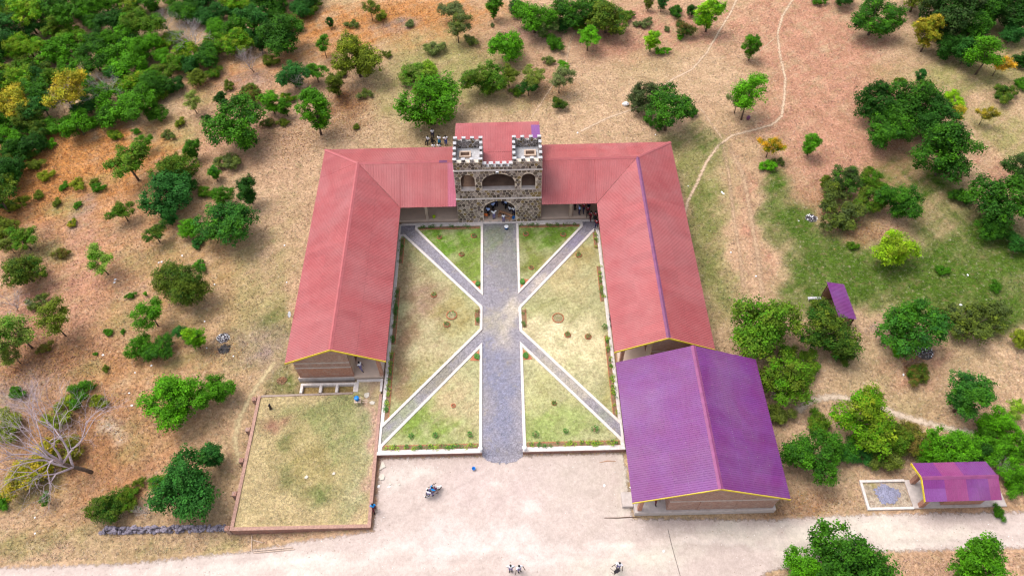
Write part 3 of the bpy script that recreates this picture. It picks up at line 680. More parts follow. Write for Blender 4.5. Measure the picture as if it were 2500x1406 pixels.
  ('bush', 12.5, 68.8, -0.0, 3.06, 0, 279, 'olive', 'green', 'medium olive bush left of the thin footpath fork', 'bush', ''),
  ('bush', 19.6, 70.9, -0.0, 2.47, 0, 147, 'green', 'olive', 'small green bush above and left of the thin footpath fork', 'bush', ''),
  ('bush', 27.3, 71.7, -0.0, 2.48, 1, 135, 'dark', 'green', 'small dark green bush above the thin footpath fork', 'bush', ''),
  ('bush', 7.1, 60.4, -0.0, 1.75, 2, 316, 'gray', 'olive', 'small grey-green bush above the stone gatehouse', 'bush', ''),
  ('bush', 2.2, 53.5, -0.0, 1.91, 2, 319, 'green', 'olive', 'small green bush above the stone gatehouse', 'bush', ''),
  ('bush', 20.7, 46.4, -0.0, 2.37, 0, 45, 'dark', 'green', 'small dark green bush below and left of the thin footpath fork', 'bush', ''),
  ('bush', 26.1, 48.4, -0.0, 1.85, 2, 231, 'dark', 'green', 'small dark green bush below the thin footpath fork', 'bush', ''),
  ('bush', 56.5, 54.0, -0.0, 1.69, 1, 22, 'olive', 'green', 'small olive bush above the large dark thicket', 'bush', ''),
  ('bush', 59.5, 52.9, -0.0, 2.02, 0, 134, 'green', 'olive', 'small green bush above the large dark thicket', 'bush', ''),
  ('bush', 35.6, 38.7, -0.0, 1.33, 0, 62, 'gray', 'olive', 'tiny grey-green bush below the winding footpath', 'bush', ''),
  ('round', -62.4, 38.4, -0.0, 4.65, 1, 254, 'dark', 'dark', 'large dark green rounded tree at the left edge near the orange dry grass', 'tree', ''),
  ('round', -59.7, 29.2, -0.0, 3.39, 3, 238, 'olive', 'olive', 'medium olive rounded tree at the left edge near the orange dry grass', 'tree', ''),
  ('spread', -56.2, 27.0, -0.0, 3.64, 2, 41, 'green', 'olive', 'medium green spreading tree below and left of the orange dry grass', 'tree', ''),
  ('round', -54.3, 22.3, -0.0, 4.63, 1, 179, 'olive', 'dark', 'large olive rounded tree below the orange dry grass', 'tree', ''),
  ('bare', -54.6, 18.2, -0.0, 3.87, 0, 155, 'bark', 'bark', 'large leafless grey tree at the left edge near the orange dry grass', 'tree', ''),
  ('sparse', -47.9, 14.6, -0.01, 4.22, 2, 336, 'olive', 'olive', 'large olive open tree above the big leafless tree', 'tree', ''),
  ('sparse', -51.1, 13.2, -0.05, 5.05, 2, 131, 'pale', 'green', 'large pale green open tree at the left edge near the big leafless tree', 'tree', ''),
  ('spread', -45.9, 31.2, -0.0, 2.85, 2, 108, 'green', 'olive', 'medium green spreading tree below and right of the orange dry grass', 'tree', ''),
  ('sparse', -45.8, 23.0, -0.0, 3.74, 1, 126, 'bright', 'pale', 'medium bright green open tree with pale green tips below the orange dry grass', 'tree', ''),
  ('spread', -41.1, 27.7, -0.0, 2.79, 2, 309, 'dark', 'olive', 'medium dark green spreading tree below and right of the orange dry grass', 'tree', ''),
  ('bush', -52.5, 30.8, -0.0, 1.31, 1, 310, 'green', 'yellow', 'tiny green bush with yellow tips below the orange dry grass', 'bush', ''),
  ('round', -40.6, 32.9, -0.0, 6.2, 4, 178, 'bluegreen', 'bluegreen', 'large blue-green rounded tree right of the orange dry grass', 'tree', ''),
  ('round', -41.0, 37.1, -0.0, 5.44, 1, 210, 'olive', 'green', 'large olive rounded tree right of the orange dry grass', 'tree', ''),
  ('round', -39.4, 36.2, -0.0, 3.25, 1, 79, 'dark', 'dark', 'medium dark green rounded tree right of the orange dry grass', 'tree', ''),
  ('tall', -40.3, 30.4, -0.0, 2.25, 1, 90, 'bluegreen', 'bluegreen', 'small blue-green upright tree right of the orange dry grass', 'tree', ''),
  ('round', -37.4, 28.5, -0.0, 2.99, 1, 315, 'bright', 'green', 'medium bright green rounded tree above the grey ash heap', 'tree', ''),
  ('bush', -36.4, 27.2, -0.0, 1.71, 1, 133, 'bluegreen', 'bluegreen', 'small blue-green bush above the grey ash heap', 'bush', ''),
  ('round', -32.5, 28.4, -0.0, 6.71, 2, 356, 'bluegreen', 'green', 'huge blue-green rounded tree above the grey ash heap', 'tree', ''),
  ('round', -34.6, 33.9, -0.0, 2.7, 0, 320, 'green', 'green', 'medium green rounded tree left of the long left roof', 'tree', ''),
  ('tall', -31.1, 33.7, -0.0, 3.41, 0, 151, 'dark', 'dark', 'medium dark green upright tree left of the long left roof', 'tree', ''),
  ('tall', -36.4, 37.8, -0.0, 1.84, 0, 331, 'bright', 'bluegreen', 'small bright green upright tree below and right of the upper left wood', 'tree', ''),
  ('feather', -35.8, 19.1, -0.0, 6.0, 0, 100, 'olive', 'dark', 'huge olive shaggy tree above and left of the grey ash heap', 'tree', ''),
  ('bush', -35.3, 23.6, -0.0, 1.67, 0, 209, 'bright', 'bluegreen', 'small bright green bush above the grey ash heap', 'bush', ''),
  ('sparse', -38.1, 15.6, -0.0, 3.72, 0, 15, 'green', 'bright', 'medium green open tree left of the grey ash heap', 'tree', ''),
  ('bush', -42.2, 19.7, -0.0, 1.17, 2, 180, 'green', 'green', 'tiny green bush left of the grey ash heap, rightmost', 'bush', ''),
  ('tall', -40.5, 19.8, -0.0, 0.59, 2, 254, 'bright', 'bright', 'tiny bright green upright tree left of the grey ash heap', 'tree', ''),
  ('round', -38.8, 12.1, -0.1, 2.82, 4, 174, 'green', 'green', 'medium green rounded tree left of the grey ash heap', 'tree', ''),
  ('round', -36.4, 11.9, -0.1, 3.08, 3, 181, 'dark', 'green', 'medium dark green rounded tree left of the grey ash heap', 'tree', ''),
  ('tall', -32.8, 12.7, -0.07, 2.5, 2, 94, 'bright', 'lime', 'medium bright green upright tree with lime green tips left of the grey ash heap', 'tree', ''),
  ('sparse', -34.8, 13.9, -0.03, 2.0, 2, 213, 'bluegreen', 'bluegreen', 'small blue-green open tree left of the grey ash heap', 'tree', ''),
  ('bush', -43.2, 14.8, -0.01, 1.04, 1, 24, 'green', 'green', 'tiny green bush left of the grey ash heap, leftmost', 'bush', ''),
  ('bush', -41.7, 14.9, -0.01, 0.7, 2, 80, 'green', 'green', 'tiny green bush left of the grey ash heap, second from left', 'bush', ''),
  ('bush', -43.9, 12.2, -0.09, 0.55, 1, 40, 'green', 'green', 'tiny green bush above the big leafless tree', 'bush', ''),
  ('bush', -60.7, 41.0, -0.0, 2.29, 2, 170, 'olive', 'olive', 'small olive bush left of the orange dry grass', 'bush', ''),
  ('bush', -58.5, 38.9, -0.0, 2.05, 1, 252, 'yellowgreen', 'yellowgreen', 'small yellow-green bush left of the orange dry grass', 'bush', ''),
  ('bush', -55.7, 37.1, -0.0, 1.42, 2, 239, 'green', 'green', 'small green bush below the orange dry grass', 'bush', ''),
  ('bush', -53.9, 37.2, -0.0, 1.93, 0, 211, 'yellowgreen', 'yellowgreen', 'small yellow-green bush below and right of the orange dry grass', 'bush', ''),
  ('bush', -51.1, 36.6, -0.0, 1.72, 1, 228, 'green', 'green', 'small green bush right of the orange dry grass, leftmost', 'bush', ''),
  ('bush', -58.3, 35.6, -0.0, 1.51, 1, 335, 'olive', 'olive', 'small olive bush below and left of the orange dry grass', 'bush', ''),
  ('bush', -55.6, 34.3, -0.0, 1.3, 2, 248, 'olive', 'olive', 'tiny olive bush below the orange dry grass', 'bush', ''),
  ('bush', -61.7, 34.0, -0.0, 1.99, 0, 237, 'bluegreen', 'bluegreen', 'small blue-green bush at the left edge near the orange dry grass', 'bush', ''),
  ('bush', -52.9, 33.9, -0.0, 1.09, 1, 119, 'green', 'green', 'tiny green bush below the orange dry grass', 'bush', ''),
  ('bush', -52.1, 37.8, -0.0, 1.22, 1, 117, 'olive', 'olive', 'tiny olive bush right of the orange dry grass', 'bush', ''),
  ('bare', -40.6, -0.7, -1.1, 13.01, 0, 0, 'purplebark', 'purplebark', 'huge leafless tree with dark leaning trunk and pale purplish branches', 'tree', ''),
  ('bush', -46.0, -0.9, -1.1, 4.99, 2, 220, 'yellowgreen', 'yellow', 'broad yellow-green bush with yellow tips below the big leafless tree', 'bush', ''),
  ('bush', -43.9, 7.3, -0.45, 2.63, 0, 166, 'green', 'green', 'medium green bush above and right of the big leafless tree', 'bush', ''),
  ('bush', -50.2, 4.0, -0.95, 3.6, 2, 278, 'olive', 'yellowgreen', 'broad olive bush at the left edge near the big leafless tree', 'bush', ''),
  ('bush', -43.6, 1.3, -1.1, 3.52, 0, 52, 'yellowgreen', 'brownish', 'broad yellow-green bush with brownish tips above and left of the rubble wall', 'bush', ''),
  ('bush', -45.2, 5.2, -0.77, 3.23, 0, 327, 'olive', 'yellowgreen', 'medium olive bush above the big leafless tree', 'bush', ''),
  ('bush', -50.7, 7.7, -0.4, 1.65, 1, 208, 'green', 'green', 'small green bush at the left edge near the big leafless tree, rightmost', 'bush', ''),
  ('round', -32.9, 5.1, -0.79, 6.01, 1, 4, 'bright', 'green', 'huge bright green rounded tree below and left of the grey ash heap', 'tree', ''),
  ('round', -29.6, 6.8, -0.52, 3.94, 0, 176, 'green', 'bright', 'large green rounded tree below the grey ash heap', 'tree', ''),
  ('round', -29.8, -3.3, -1.1, 6.66, 4, 52, 'bluegreen', 'dark', 'huge blue-green rounded tree above and right of the rubble wall', 'tree', ''),
  ('tall', -28.4, -0.3, -1.1, 2.71, 1, 163, 'bluegreen', 'bluegreen', 'medium blue-green upright tree above and right of the rubble wall', 'tree', ''),
  ('round', -37.4, -4.9, -1.1, 3.5, 4, 147, 'dark', 'olive', 'large dark green rounded tree left of the rubble wall', 'tree', ''),
  ('round', -35.8, -4.1, -1.1, 2.47, 1, 61, 'olive', 'green', 'medium olive rounded tree above and left of the rubble wall', 'tree', ''),
  ('round', -32.8, -2.6, -1.1, 2.5, 3, 266, 'green', 'green', 'medium green rounded tree above the rubble wall', 'tree', ''),
  ('bare', -33.9, -4.9, -1.1, 2.45, 1, 183, 'palebark', 'palebark', 'medium leafless pale tree above the rubble wall', 'tree', ''),
  ('sparse', -43.6, -3.8, -1.1, 1.35, 0, 220, 'green', 'green', 'small green open tree below the big leafless tree', 'tree', ''),
  ('bush', -48.1, -3.7, -1.1, 1.65, 2, 107, 'green', 'green', 'small green bush at the left edge near the big leafless tree, leftmost', 'bush', ''),
  ('bush', -35.8, -2.5, -1.1, 1.66, 0, 303, 'olive', 'olive', 'small olive bush above the rubble wall', 'bush', ''),
  ('round', -70.0, 74.3, -0.0, 5.41, 2, 225, 'dark', 'green', 'medium dark green rounded tree in upper left wood at the top, leftmost', 'tree', 'trees of the upper left wood'),
  ('round', -79.4, 79.2, -0.0, 6.55, 4, 122, 'green', 'green', 'large green rounded tree in upper left wood at the top', 'tree', 'trees of the upper left wood'),
  ('spread', -62.2, 50.5, -0.0, 4.18, 2, 139, 'dark', 'bluegreen', 'medium dark green spreading tree in upper left wood in its left part, rightmost', 'tree', 'trees of the upper left wood'),
  ('round', -39.2, 68.2, -0.0, 4.61, 0, 168, 'green', 'green', 'medium green rounded tree in upper left wood at its right end', 'tree', 'trees of the upper left wood'),
  ('spread', -59.3, 65.4, -0.0, 3.94, 2, 167, 'dark', 'green', 'small dark green spreading tree in upper left wood in its middle', 'tree', 'trees of the upper left wood'),
  ('spread', -61.2, 33.1, -0.0, 5.01, 2, 153, 'dark', 'olive', 'large dark green spreading tree in upper left wood at left, leftmost', 'tree', 'trees of the upper left wood'),
  ('round', -58.8, 70.8, -0.0, 4.67, 2, 262, 'dark', 'dark', 'medium dark green rounded tree in upper left wood in its upper part', 'tree', 'trees of the upper left wood'),
  ('round', -70.8, 55.0, -0.0, 4.28, 3, 9, 'dark', 'green', 'medium dark green rounded tree in upper left wood at left, rightmost', 'tree', 'trees of the upper left wood'),
  ('spread', -68.3, 78.3, -0.0, 4.89, 1, 65, 'green', 'bright', 'medium green spreading tree in upper left wood at the top', 'tree', 'trees of the upper left wood'),
  ('feather', -77.9, 64.6, -0.0, 3.91, 0, 94, 'green', 'yellowgreen', 'small green shaggy tree in upper left wood at left, leftmost', 'tree', 'trees of the upper left wood'),
  ('bush', -47.3, 76.1, -0.0, 6.39, 2, 75, 'bluegreen', 'dark', 'large blue-green bush in upper left wood at the top', 'bush', 'bushes of the upper left wood'),
  ('spread', -83.6, 78.3, -0.0, 4.22, 0, 221, 'green', 'bright', 'small green spreading tree in upper left wood at the top, leftmost', 'tree', 'trees of the upper left wood'),
  ('round', -34.2, 73.4, -0.0, 3.46, 4, 14, 'dark', 'green', 'small dark green rounded tree in upper left wood at its right end, rightmost', 'tree', 'trees of the upper left wood'),
  ('feather', -49.0, 62.1, -0.0, 3.26, 0, 265, 'bright', 'green', 'small bright green shaggy tree in upper left wood on its lower fringe', 'tree', 'trees of the upper left wood'),
  ('round', -64.4, 58.0, -0.0, 3.18, 1, 229, 'green', 'olive', 'small green rounded tree in upper left wood in its left part', 'tree', 'trees of the upper left wood'),
  ('spread', -69.6, 69.6, -0.0, 3.41, 1, 201, 'dark', 'dark', 'small dark green spreading tree in upper left wood in its upper part', 'tree', 'trees of the upper left wood'),
  ('spread', -73.8, 66.4, -0.0, 6.15, 0, 66, 'dark', 'bluegreen', 'large dark green spreading tree in upper left wood at left, rightmost', 'tree', 'trees of the upper left wood'),
  ('spread', -66.6, 44.1, -0.0, 2.94, 2, 344, 'dark', 'green', 'small dark green spreading tree in upper left wood at left', 'tree', 'trees of the upper left wood'),
  ('feather', -61.5, 75.0, -0.0, 6.4, 0, 151, 'green', 'bright', 'large green shaggy tree in upper left wood at the top', 'tree', 'trees of the upper left wood'),
  ('spread', -71.4, 70.5, -0.0, 5.33, 2, 35, 'bright', 'yellowgreen', 'medium bright green spreading tree in upper left wood in its upper part', 'tree', 'trees of the upper left wood'),
  ('feather', -46.4, 79.9, -0.0, 4.9, 0, 186, 'bright', 'green', 'medium bright green shaggy tree in upper left wood at the top', 'tree', 'trees of the upper left wood'),
  ('spread', -57.2, 75.4, -0.0, 4.16, 0, 243, 'green', 'yellowgreen', 'small green spreading tree in upper left wood at the top, second from left', 'tree', 'trees of the upper left wood'),
  ('spread', -75.9, 75.6, -0.0, 4.17, 0, 62, 'dark', 'bluegreen', 'small dark green spreading tree in upper left wood at the top, leftmost', 'tree', 'trees of the upper left wood'),
  ('feather', -62.2, 70.9, -0.0, 3.41, 0, 260, 'green', 'dark', 'small green shaggy tree in upper left wood in its upper part, leftmost', 'tree', 'trees of the upper left wood'),
  ('round', -30.5, 75.6, -0.0, 3.5, 0, 277, 'dark', 'bluegreen', 'small dark green rounded tree in upper left wood at the top, rightmost', 'tree', 'trees of the upper left wood'),
  ('bush', -64.6, 68.1, -0.0, 4.58, 0, 227, 'olive', 'bright', 'medium olive bush in upper left wood in its upper part', 'bush', 'bushes of the upper left wood'),
  ('round', -79.5, 69.3, -0.0, 6.21, 0, 144, 'olive', 'bright', 'large olive rounded tree in upper left wood at left, leftmost', 'tree', 'trees of the upper left wood'),
  ('round', -66.5, 75.2, -0.0, 4.79, 3, 316, 'dark', 'green', 'medium dark green rounded tree in upper left wood at the top, second from left', 'tree', 'trees of the upper left wood'),
  ('spread', -51.0, 75.7, -0.0, 4.17, 0, 232, 'green', 'bright', 'small green spreading tree in upper left wood at the top, third from left', 'tree', 'trees of the upper left wood'),
  ('bush', -66.5, 35.6, -0.0, 5.05, 1, 254, 'dark', 'bluegreen', 'large dark green bush in upper left wood at left', 'bush', 'bushes of the upper left wood'),
  ('bush', -67.4, 48.3, -0.0, 4.09, 0, 132, 'green', 'green', 'medium green bush in upper left wood at left, leftmost', 'bush', 'bushes of the upper left wood'),
  ('round', -40.3, 75.1, -0.0, 4.14, 3, 73, 'bright', 'yellowgreen', 'small bright green rounded tree in upper left wood at the top, rightmost', 'tree', 'trees of the upper left wood'),
  ('feather', -65.7, 40.7, -0.0, 3.39, 0, 294, 'dark', 'olive', 'small dark green shaggy tree in upper left wood at left, rightmost', 'tree', 'trees of the upper left wood'),
  ('round', -69.1, 43.0, -0.0, 2.91, 3, 38, 'green', 'dark', 'small green rounded tree in upper left wood at left, rightmost', 'tree', 'trees of the upper left wood'),
  ('bush', -52.6, 56.6, -0.0, 4.29, 2, 192, 'bright', 'yellowgreen', 'medium bright green bush in upper left wood in its middle', 'bush', 'bushes of the upper left wood'),
  ('feather', -61.7, 46.8, -0.0, 2.98, 0, 246, 'dark', 'olive', 'small dark green shaggy tree in upper left wood in its left part, leftmost', 'tree', 'trees of the upper left wood'),
  ('round', -71.8, 68.8, -0.0, 3.38, 3, 288, 'dark', 'bluegreen', 'small dark green rounded tree in upper left wood in its upper part, leftmost', 'tree', 'trees of the upper left wood'),
  ('bush', -62.9, 60.9, -0.0, 3.81, 0, 24, 'green', 'bright', 'small green bush in upper left wood in its left part, leftmost', 'bush', 'bushes of the upper left wood'),
  ('round', -73.6, 79.9, -0.0, 4.24, 0, 312, 'green', 'green', 'small green rounded tree in upper left wood at the top, rightmost', 'tree', 'trees of the upper left wood'),
  ('round', -46.8, 60.5, -0.0, 3.23, 0, 223, 'olive', 'bright', 'small olive rounded tree in upper left wood on its lower fringe, leftmost', 'tree', 'trees of the upper left wood'),
  ('feather', -53.0, 68.6, -0.0, 6.19, 0, 295, 'green', 'olive', 'large green shaggy tree in upper left wood in its upper part', 'tree', 'trees of the upper left wood'),
  ('round', -73.5, 55.7, -0.0, 5.75, 0, 36, 'olive', 'green', 'large olive rounded tree in upper left wood at left, rightmost', 'tree', 'trees of the upper left wood'),
  ('feather', -69.1, 63.8, -0.0, 5.11, 0, 299, 'bright', 'yellowgreen', 'medium bright green shaggy tree in upper left wood in its left part', 'tree', 'trees of the upper left wood'),
  ('spread', -63.9, 53.6, -0.0, 4.26, 1, 303, 'dark', 'green', 'medium dark green spreading tree in upper left wood in its left part, leftmost', 'tree', 'trees of the upper left wood'),
  ('round', -34.6, 76.9, -0.0, 4.83, 1, 313, 'green', 'bright', 'medium green rounded tree in upper left wood at the top, rightmost', 'tree', 'trees of the upper left wood'),
  ('round', -41.9, 78.4, -0.0, 4.21, 0, 290, 'bluegreen', 'dark', 'small blue-green rounded tree in upper left wood at the top, rightmost', 'tree', 'trees of the upper left wood'),
  ('feather', -70.4, 52.1, -0.0, 4.2, 0, 53, 'dark', 'bluegreen', 'medium dark green shaggy tree in upper left wood at left', 'tree', 'trees of the upper left wood'),
  ('feather', -52.8, 81.0, -0.0, 3.6, 0, 222, 'dark', 'dark', 'small dark green shaggy tree in upper left wood at the top', 'tree', 'trees of the upper left wood'),
  ('bush', -69.9, 60.9, -0.0, 4.99, 2, 266, 'green', 'olive', 'medium green bush in upper left wood at left, rightmost', 'bush', 'bushes of the upper left wood'),
  ('round', -52.4, 61.0, -0.0, 3.24, 0, 32, 'bright', 'green', 'small bright green rounded tree in upper left wood in its middle', 'tree', 'trees of the upper left wood'),
  ('bush', -52.8, 51.4, -0.0, 6.41, 0, 26, 'bright', 'green', 'large bright green bush in upper left wood in its middle', 'bush', 'bushes of the upper left wood'),
  ('feather', -76.6, 72.8, -0.0, 4.08, 0, 289, 'olive', 'bright', 'small olive shaggy tree in upper left wood at left', 'tree', 'trees of the upper left wood'),
  ('round', -54.6, 76.0, -0.0, 4.81, 0, 0, 'green', 'dark', 'medium green rounded tree in upper left wood at the top, leftmost', 'tree', 'trees of the upper left wood'),
  ('bush', -55.3, 61.7, -0.0, 6.8, 0, 182, 'green', 'bright', 'large green bush in upper left wood in its middle', 'bush', 'bushes of the upper left wood'),
  ('round', -54.8, 65.7, -0.0, 3.32, 2, 262, 'dark', 'dark', 'small dark green rounded tree in upper left wood in its middle', 'tree', 'trees of the upper left wood'),
  ('bush', -74.3, 64.8, -0.0, 3.29, 0, 152, 'dark', 'bluegreen', 'small dark green bush in upper left wood at left, rightmost', 'bush', 'bushes of the upper left wood'),
  ('round', -69.4, 45.6, -0.0, 2.96, 4, 267, 'bluegreen', 'dark', 'small blue-green rounded tree in upper left wood at left, leftmost', 'tree', 'trees of the upper left wood'),
  ('bush', -48.6, 59.1, -0.0, 3.77, 0, 168, 'olive', 'green', 'small olive bush in upper left wood in its middle, rightmost', 'bush', 'bushes of the upper left wood'),
  ('round', -38.7, 64.0, -0.0, 5.12, 1, 315, 'bright', 'yellowgreen', 'medium bright green rounded tree in upper left wood at its right end', 'tree', 'trees of the upper left wood'),
  ('round', -56.5, 47.1, -0.0, 4.08, 3, 197, 'green', 'bright', 'medium green rounded tree in upper left wood in its left part, leftmost', 'tree', 'trees of the upper left wood'),
  ('feather', -42.8, 68.1, -0.0, 3.98, 0, 64, 'green', 'bright', 'small green shaggy tree in upper left wood in its upper part, rightmost', 'tree', 'trees of the upper left wood'),
  ('feather', -49.3, 55.2, -0.0, 4.28, 0, 54, 'green', 'dark', 'medium green shaggy tree in upper left wood in its middle', 'tree', 'trees of the upper left wood'),
  ('round', -42.0, 64.7, -0.0, 3.91, 3, 255, 'olive', 'bright', 'small olive rounded tree in upper left wood on its lower fringe, rightmost', 'tree', 'trees of the upper left wood'),
  ('bush', -65.4, 63.9, -0.0, 5.98, 2, 46, 'green', 'bright', 'large green bush in upper left wood in its left part', 'bush', 'bushes of the upper left wood'),
  ('round', -63.1, 40.0, -0.0, 3.38, 1, 118, 'dark', 'olive', 'small dark green rounded tree in upper left wood at left', 'tree', 'trees of the upper left wood'),
  ('bush', -50.5, 65.6, -0.0, 3.31, 1, 150, 'bright', 'yellowgreen', 'small bright green bush in upper left wood in its middle, rightmost', 'bush', 'bushes of the upper left wood'),
  ('round', -82.7, 75.0, -0.0, 3.49, 2, 336, 'green', 'yellowgreen', 'small green rounded tree in upper left wood at left, second from left', 'tree', 'trees of the upper left wood'),
  ('spread', -59.2, 79.3, -0.0, 4.25, 2, 138, 'dark', 'dark', 'small dark green spreading tree in upper left wood at the top, rightmost', 'tree', 'trees of the upper left wood'),
  ('round', -74.3, 61.3, -0.0, 5.03, 1, 113, 'dark', 'green', 'medium dark green rounded tree in upper left wood at left, second from left', 'tree', 'trees of the upper left wood'),
  ('spread', -64.6, 79.0, -0.0, 4.24, 0, 137, 'dark', 'bluegreen', 'small dark green spreading tree in upper left wood at the top, second from left', 'tree', 'trees of the upper left wood'),
  ('round', -69.7, 47.6, -0.0, 4.09, 3, 123, 'dark', 'olive', 'medium dark green rounded tree in upper left wood at left, leftmost', 'tree', 'trees of the upper left wood'),
  ('round', -77.5, 62.1, -0.0, 3.26, 4, 187, 'olive', 'green', 'small olive rounded tree in upper left wood at left, leftmost', 'tree', 'trees of the upper left wood'),
  ('round', -63.8, 49.0, -0.0, 4.13, 4, 190, 'dark', 'olive', 'medium dark green rounded tree in upper left wood in its left part', 'tree', 'trees of the upper left wood'),
  ('round', -65.4, 32.4, -0.0, 3.22, 3, 266, 'green', 'dark', 'small green rounded tree in upper left wood at left, leftmost', 'tree', 'trees of the upper left wood'),
  ('bush', -49.7, 81.8, -0.0, 3.6, 2, 135, 'bright', 'green', 'small bright green bush in upper left wood at the top', 'bush', 'bushes of the upper left wood'),
  ('spread', -37.1, 69.8, -0.0, 4.68, 1, 328, 'bluegreen', 'dark', 'medium blue-green spreading tree in upper left wood at its right end', 'tree', 'trees of the upper left wood'),
  ('spread', -66.0, 70.9, -0.0, 4.7, 2, 58, 'green', 'green', 'medium green spreading tree in upper left wood in its upper part', 'tree', 'trees of the upper left wood'),
  ('round', -43.8, 72.9, -0.0, 3.45, 0, 279, 'dark', 'bluegreen', 'small dark green rounded tree in upper left wood in its upper part, rightmost', 'tree', 'trees of the upper left wood'),
  ('bush', -55.5, 81.6, -0.0, 3.59, 2, 73, 'green', 'green', 'small green bush in upper left wood at the top', 'bush', 'bushes of the upper left wood'),
  ('feather', -57.4, 50.8, -0.0, 3.05, 0, 153, 'dark', 'bluegreen', 'small dark green shaggy tree in upper left wood in its left part, rightmost', 'tree', 'trees of the upper left wood'),
  ('round', -42.9, 76.4, -0.0, 3.52, 2, 123, 'bright', 'yellowgreen', 'small bright green rounded tree in upper left wood at the top, leftmost', 'tree', 'trees of the upper left wood'),
  ('feather', -52.0, 63.9, -0.0, 4.5, 0, 353, 'bright', 'green', 'medium bright green shaggy tree in upper left wood in its middle', 'tree', 'trees of the upper left wood'),
  ('round', -62.7, 81.6, -0.0, 3.61, 1, 231, 'dark', 'green', 'small dark green rounded tree in upper left wood at the top, leftmost', 'tree', 'trees of the upper left wood'),
  ('round', -36.6, 74.3, -0.0, 5.41, 1, 258, 'dark', 'green', 'medium dark green rounded tree in upper left wood at the top, rightmost', 'tree', 'trees of the upper left wood'),
  ('feather', -42.7, 61.9, -0.0, 4.45, 0, 46, 'dark', 'green', 'medium dark green shaggy tree in upper left wood on its lower fringe', 'tree', 'trees of the upper left wood'),
  ('round', -30.9, 79.1, -0.0, 4.89, 0, 125, 'bright', 'yellowgreen', 'medium bright green rounded tree in upper left wood at the top', 'tree', 'trees of the upper left wood'),
  ('bush', -75.1, 78.0, -0.0, 3.53, 0, 74, 'olive', 'green', 'small olive bush in upper left wood at the top', 'bush', 'bushes of the upper left wood'),
  ('round', -77.3, 80.6, -0.0, 3.59, 3, 189, 'bluegreen', 'dark', 'small blue-green rounded tree in upper left wood at the top, second from left', 'tree', 'trees of the upper left wood'),
  ('feather', -45.3, 71.3, -0.0, 4.05, 0, 94, 'bluegreen', 'dark', 'small blue-green shaggy tree in upper left wood in its upper part', 'tree', 'trees of the upper left wood'),
  ('spread', -71.7, 50.2, -0.0, 4.74, 2, 322, 'bright', 'green', 'medium bright green spreading tree in upper left wood at left', 'tree', 'trees of the upper left wood'),
  ('round', -68.0, 56.4, -0.0, 4.31, 4, 168, 'bright', 'yellowgreen', 'medium bright green rounded tree in upper left wood at left', 'tree', 'trees of the upper left wood'),
  ('feather', -66.9, 39.2, -0.0, 3.36, 0, 285, 'dark', 'olive', 'small dark green shaggy tree in upper left wood at left, leftmost', 'tree', 'trees of the upper left wood'),
  ('spread', -71.8, 58.9, -0.0, 3.21, 1, 158, 'green', 'yellowgreen', 'small green spreading tree in upper left wood at left, rightmost', 'tree', 'trees of the upper left wood'),
  ('bush', -65.3, 38.0, -0.0, 3.32, 1, 145, 'dark', 'olive', 'small dark green bush in upper left wood at left, leftmost', 'bush', 'bushes of the upper left wood'),
  ('round', -58.7, 61.0, -0.0, 5.03, 3, 23, 'green', 'dark', 'medium green rounded tree in upper left wood in its left part, rightmost', 'tree', 'trees of the upper left wood'),
  ('feather', -57.3, 65.9, -0.0, 3.94, 0, 311, 'green', 'bright', 'small green shaggy tree in upper left wood in its middle', 'tree', 'trees of the upper left wood'),
  ('round', -57.0, 53.4, -0.0, 3.1, 3, 44, 'dark', 'green', 'small dark green rounded tree in upper left wood in its left part, rightmost', 'tree', 'trees of the upper left wood'),
  ('round', -37.3, 66.8, -0.0, 3.34, 1, 154, 'dark', 'bluegreen', 'small dark green rounded tree in upper left wood at its right end, leftmost', 'tree', 'trees of the upper left wood'),
  ('feather', -62.4, 37.6, -0.0, 3.33, 0, 48, 'green', 'yellowgreen', 'small green shaggy tree in upper left wood at left, rightmost', 'tree', 'trees of the upper left wood'),
  ('round', -63.9, 73.5, -0.0, 3.46, 3, 155, 'green', 'bright', 'small green rounded tree in upper left wood in its upper part', 'tree', 'trees of the upper left wood'),
  ('spread', -48.6, 50.0, -0.0, 4.74, 2, 164, 'green', 'bright', 'medium green spreading tree in upper left wood in its middle', 'tree', 'trees of the upper left wood'),
  ('round', -67.4, 69.6, -0.0, 4.02, 4, 348, 'olive', 'green', 'small olive rounded tree in upper left wood in its upper part, leftmost', 'tree', 'trees of the upper left wood'),
  ('round', -66.4, 60.5, -0.0, 3.23, 3, 297, 'dark', 'olive', 'small dark green rounded tree in upper left wood in its left part, second from left', 'tree', 'trees of the upper left wood'),
  ('round', -66.4, 58.0, -0.0, 3.18, 0, 301, 'bluegreen', 'dark', 'small blue-green rounded tree in upper left wood in its left part', 'tree', 'trees of the upper left wood'),
  ('round', -46.2, 62.4, -0.0, 3.86, 2, 58, 'bright', 'yellowgreen', 'small bright green rounded tree in upper left wood on its lower fringe', 'tree', 'trees of the upper left wood'),
  ('feather', -31.1, 73.2, -0.0, 3.46, 0, 92, 'bluegreen', 'dark', 'small blue-green shaggy tree in upper left wood at its right end', 'tree', 'trees of the upper left wood'),
  ('feather', -48.6, 72.3, -0.0, 4.71, 0, 110, 'green', 'dark', 'medium green shaggy tree in upper left wood in its upper part', 'tree', 'trees of the upper left wood'),
  ('round', -37.5, 80.4, -0.0, 3.59, 1, 329, 'dark', 'green', 'small dark green rounded tree in upper left wood at the top, third from left', 'tree', 'trees of the upper left wood'),
  ('spread', -75.4, 64.8, -0.0, 3.32, 1, 82, 'green', 'dark', 'small green spreading tree in upper left wood at left, second from left', 'tree', 'trees of the upper left wood'),
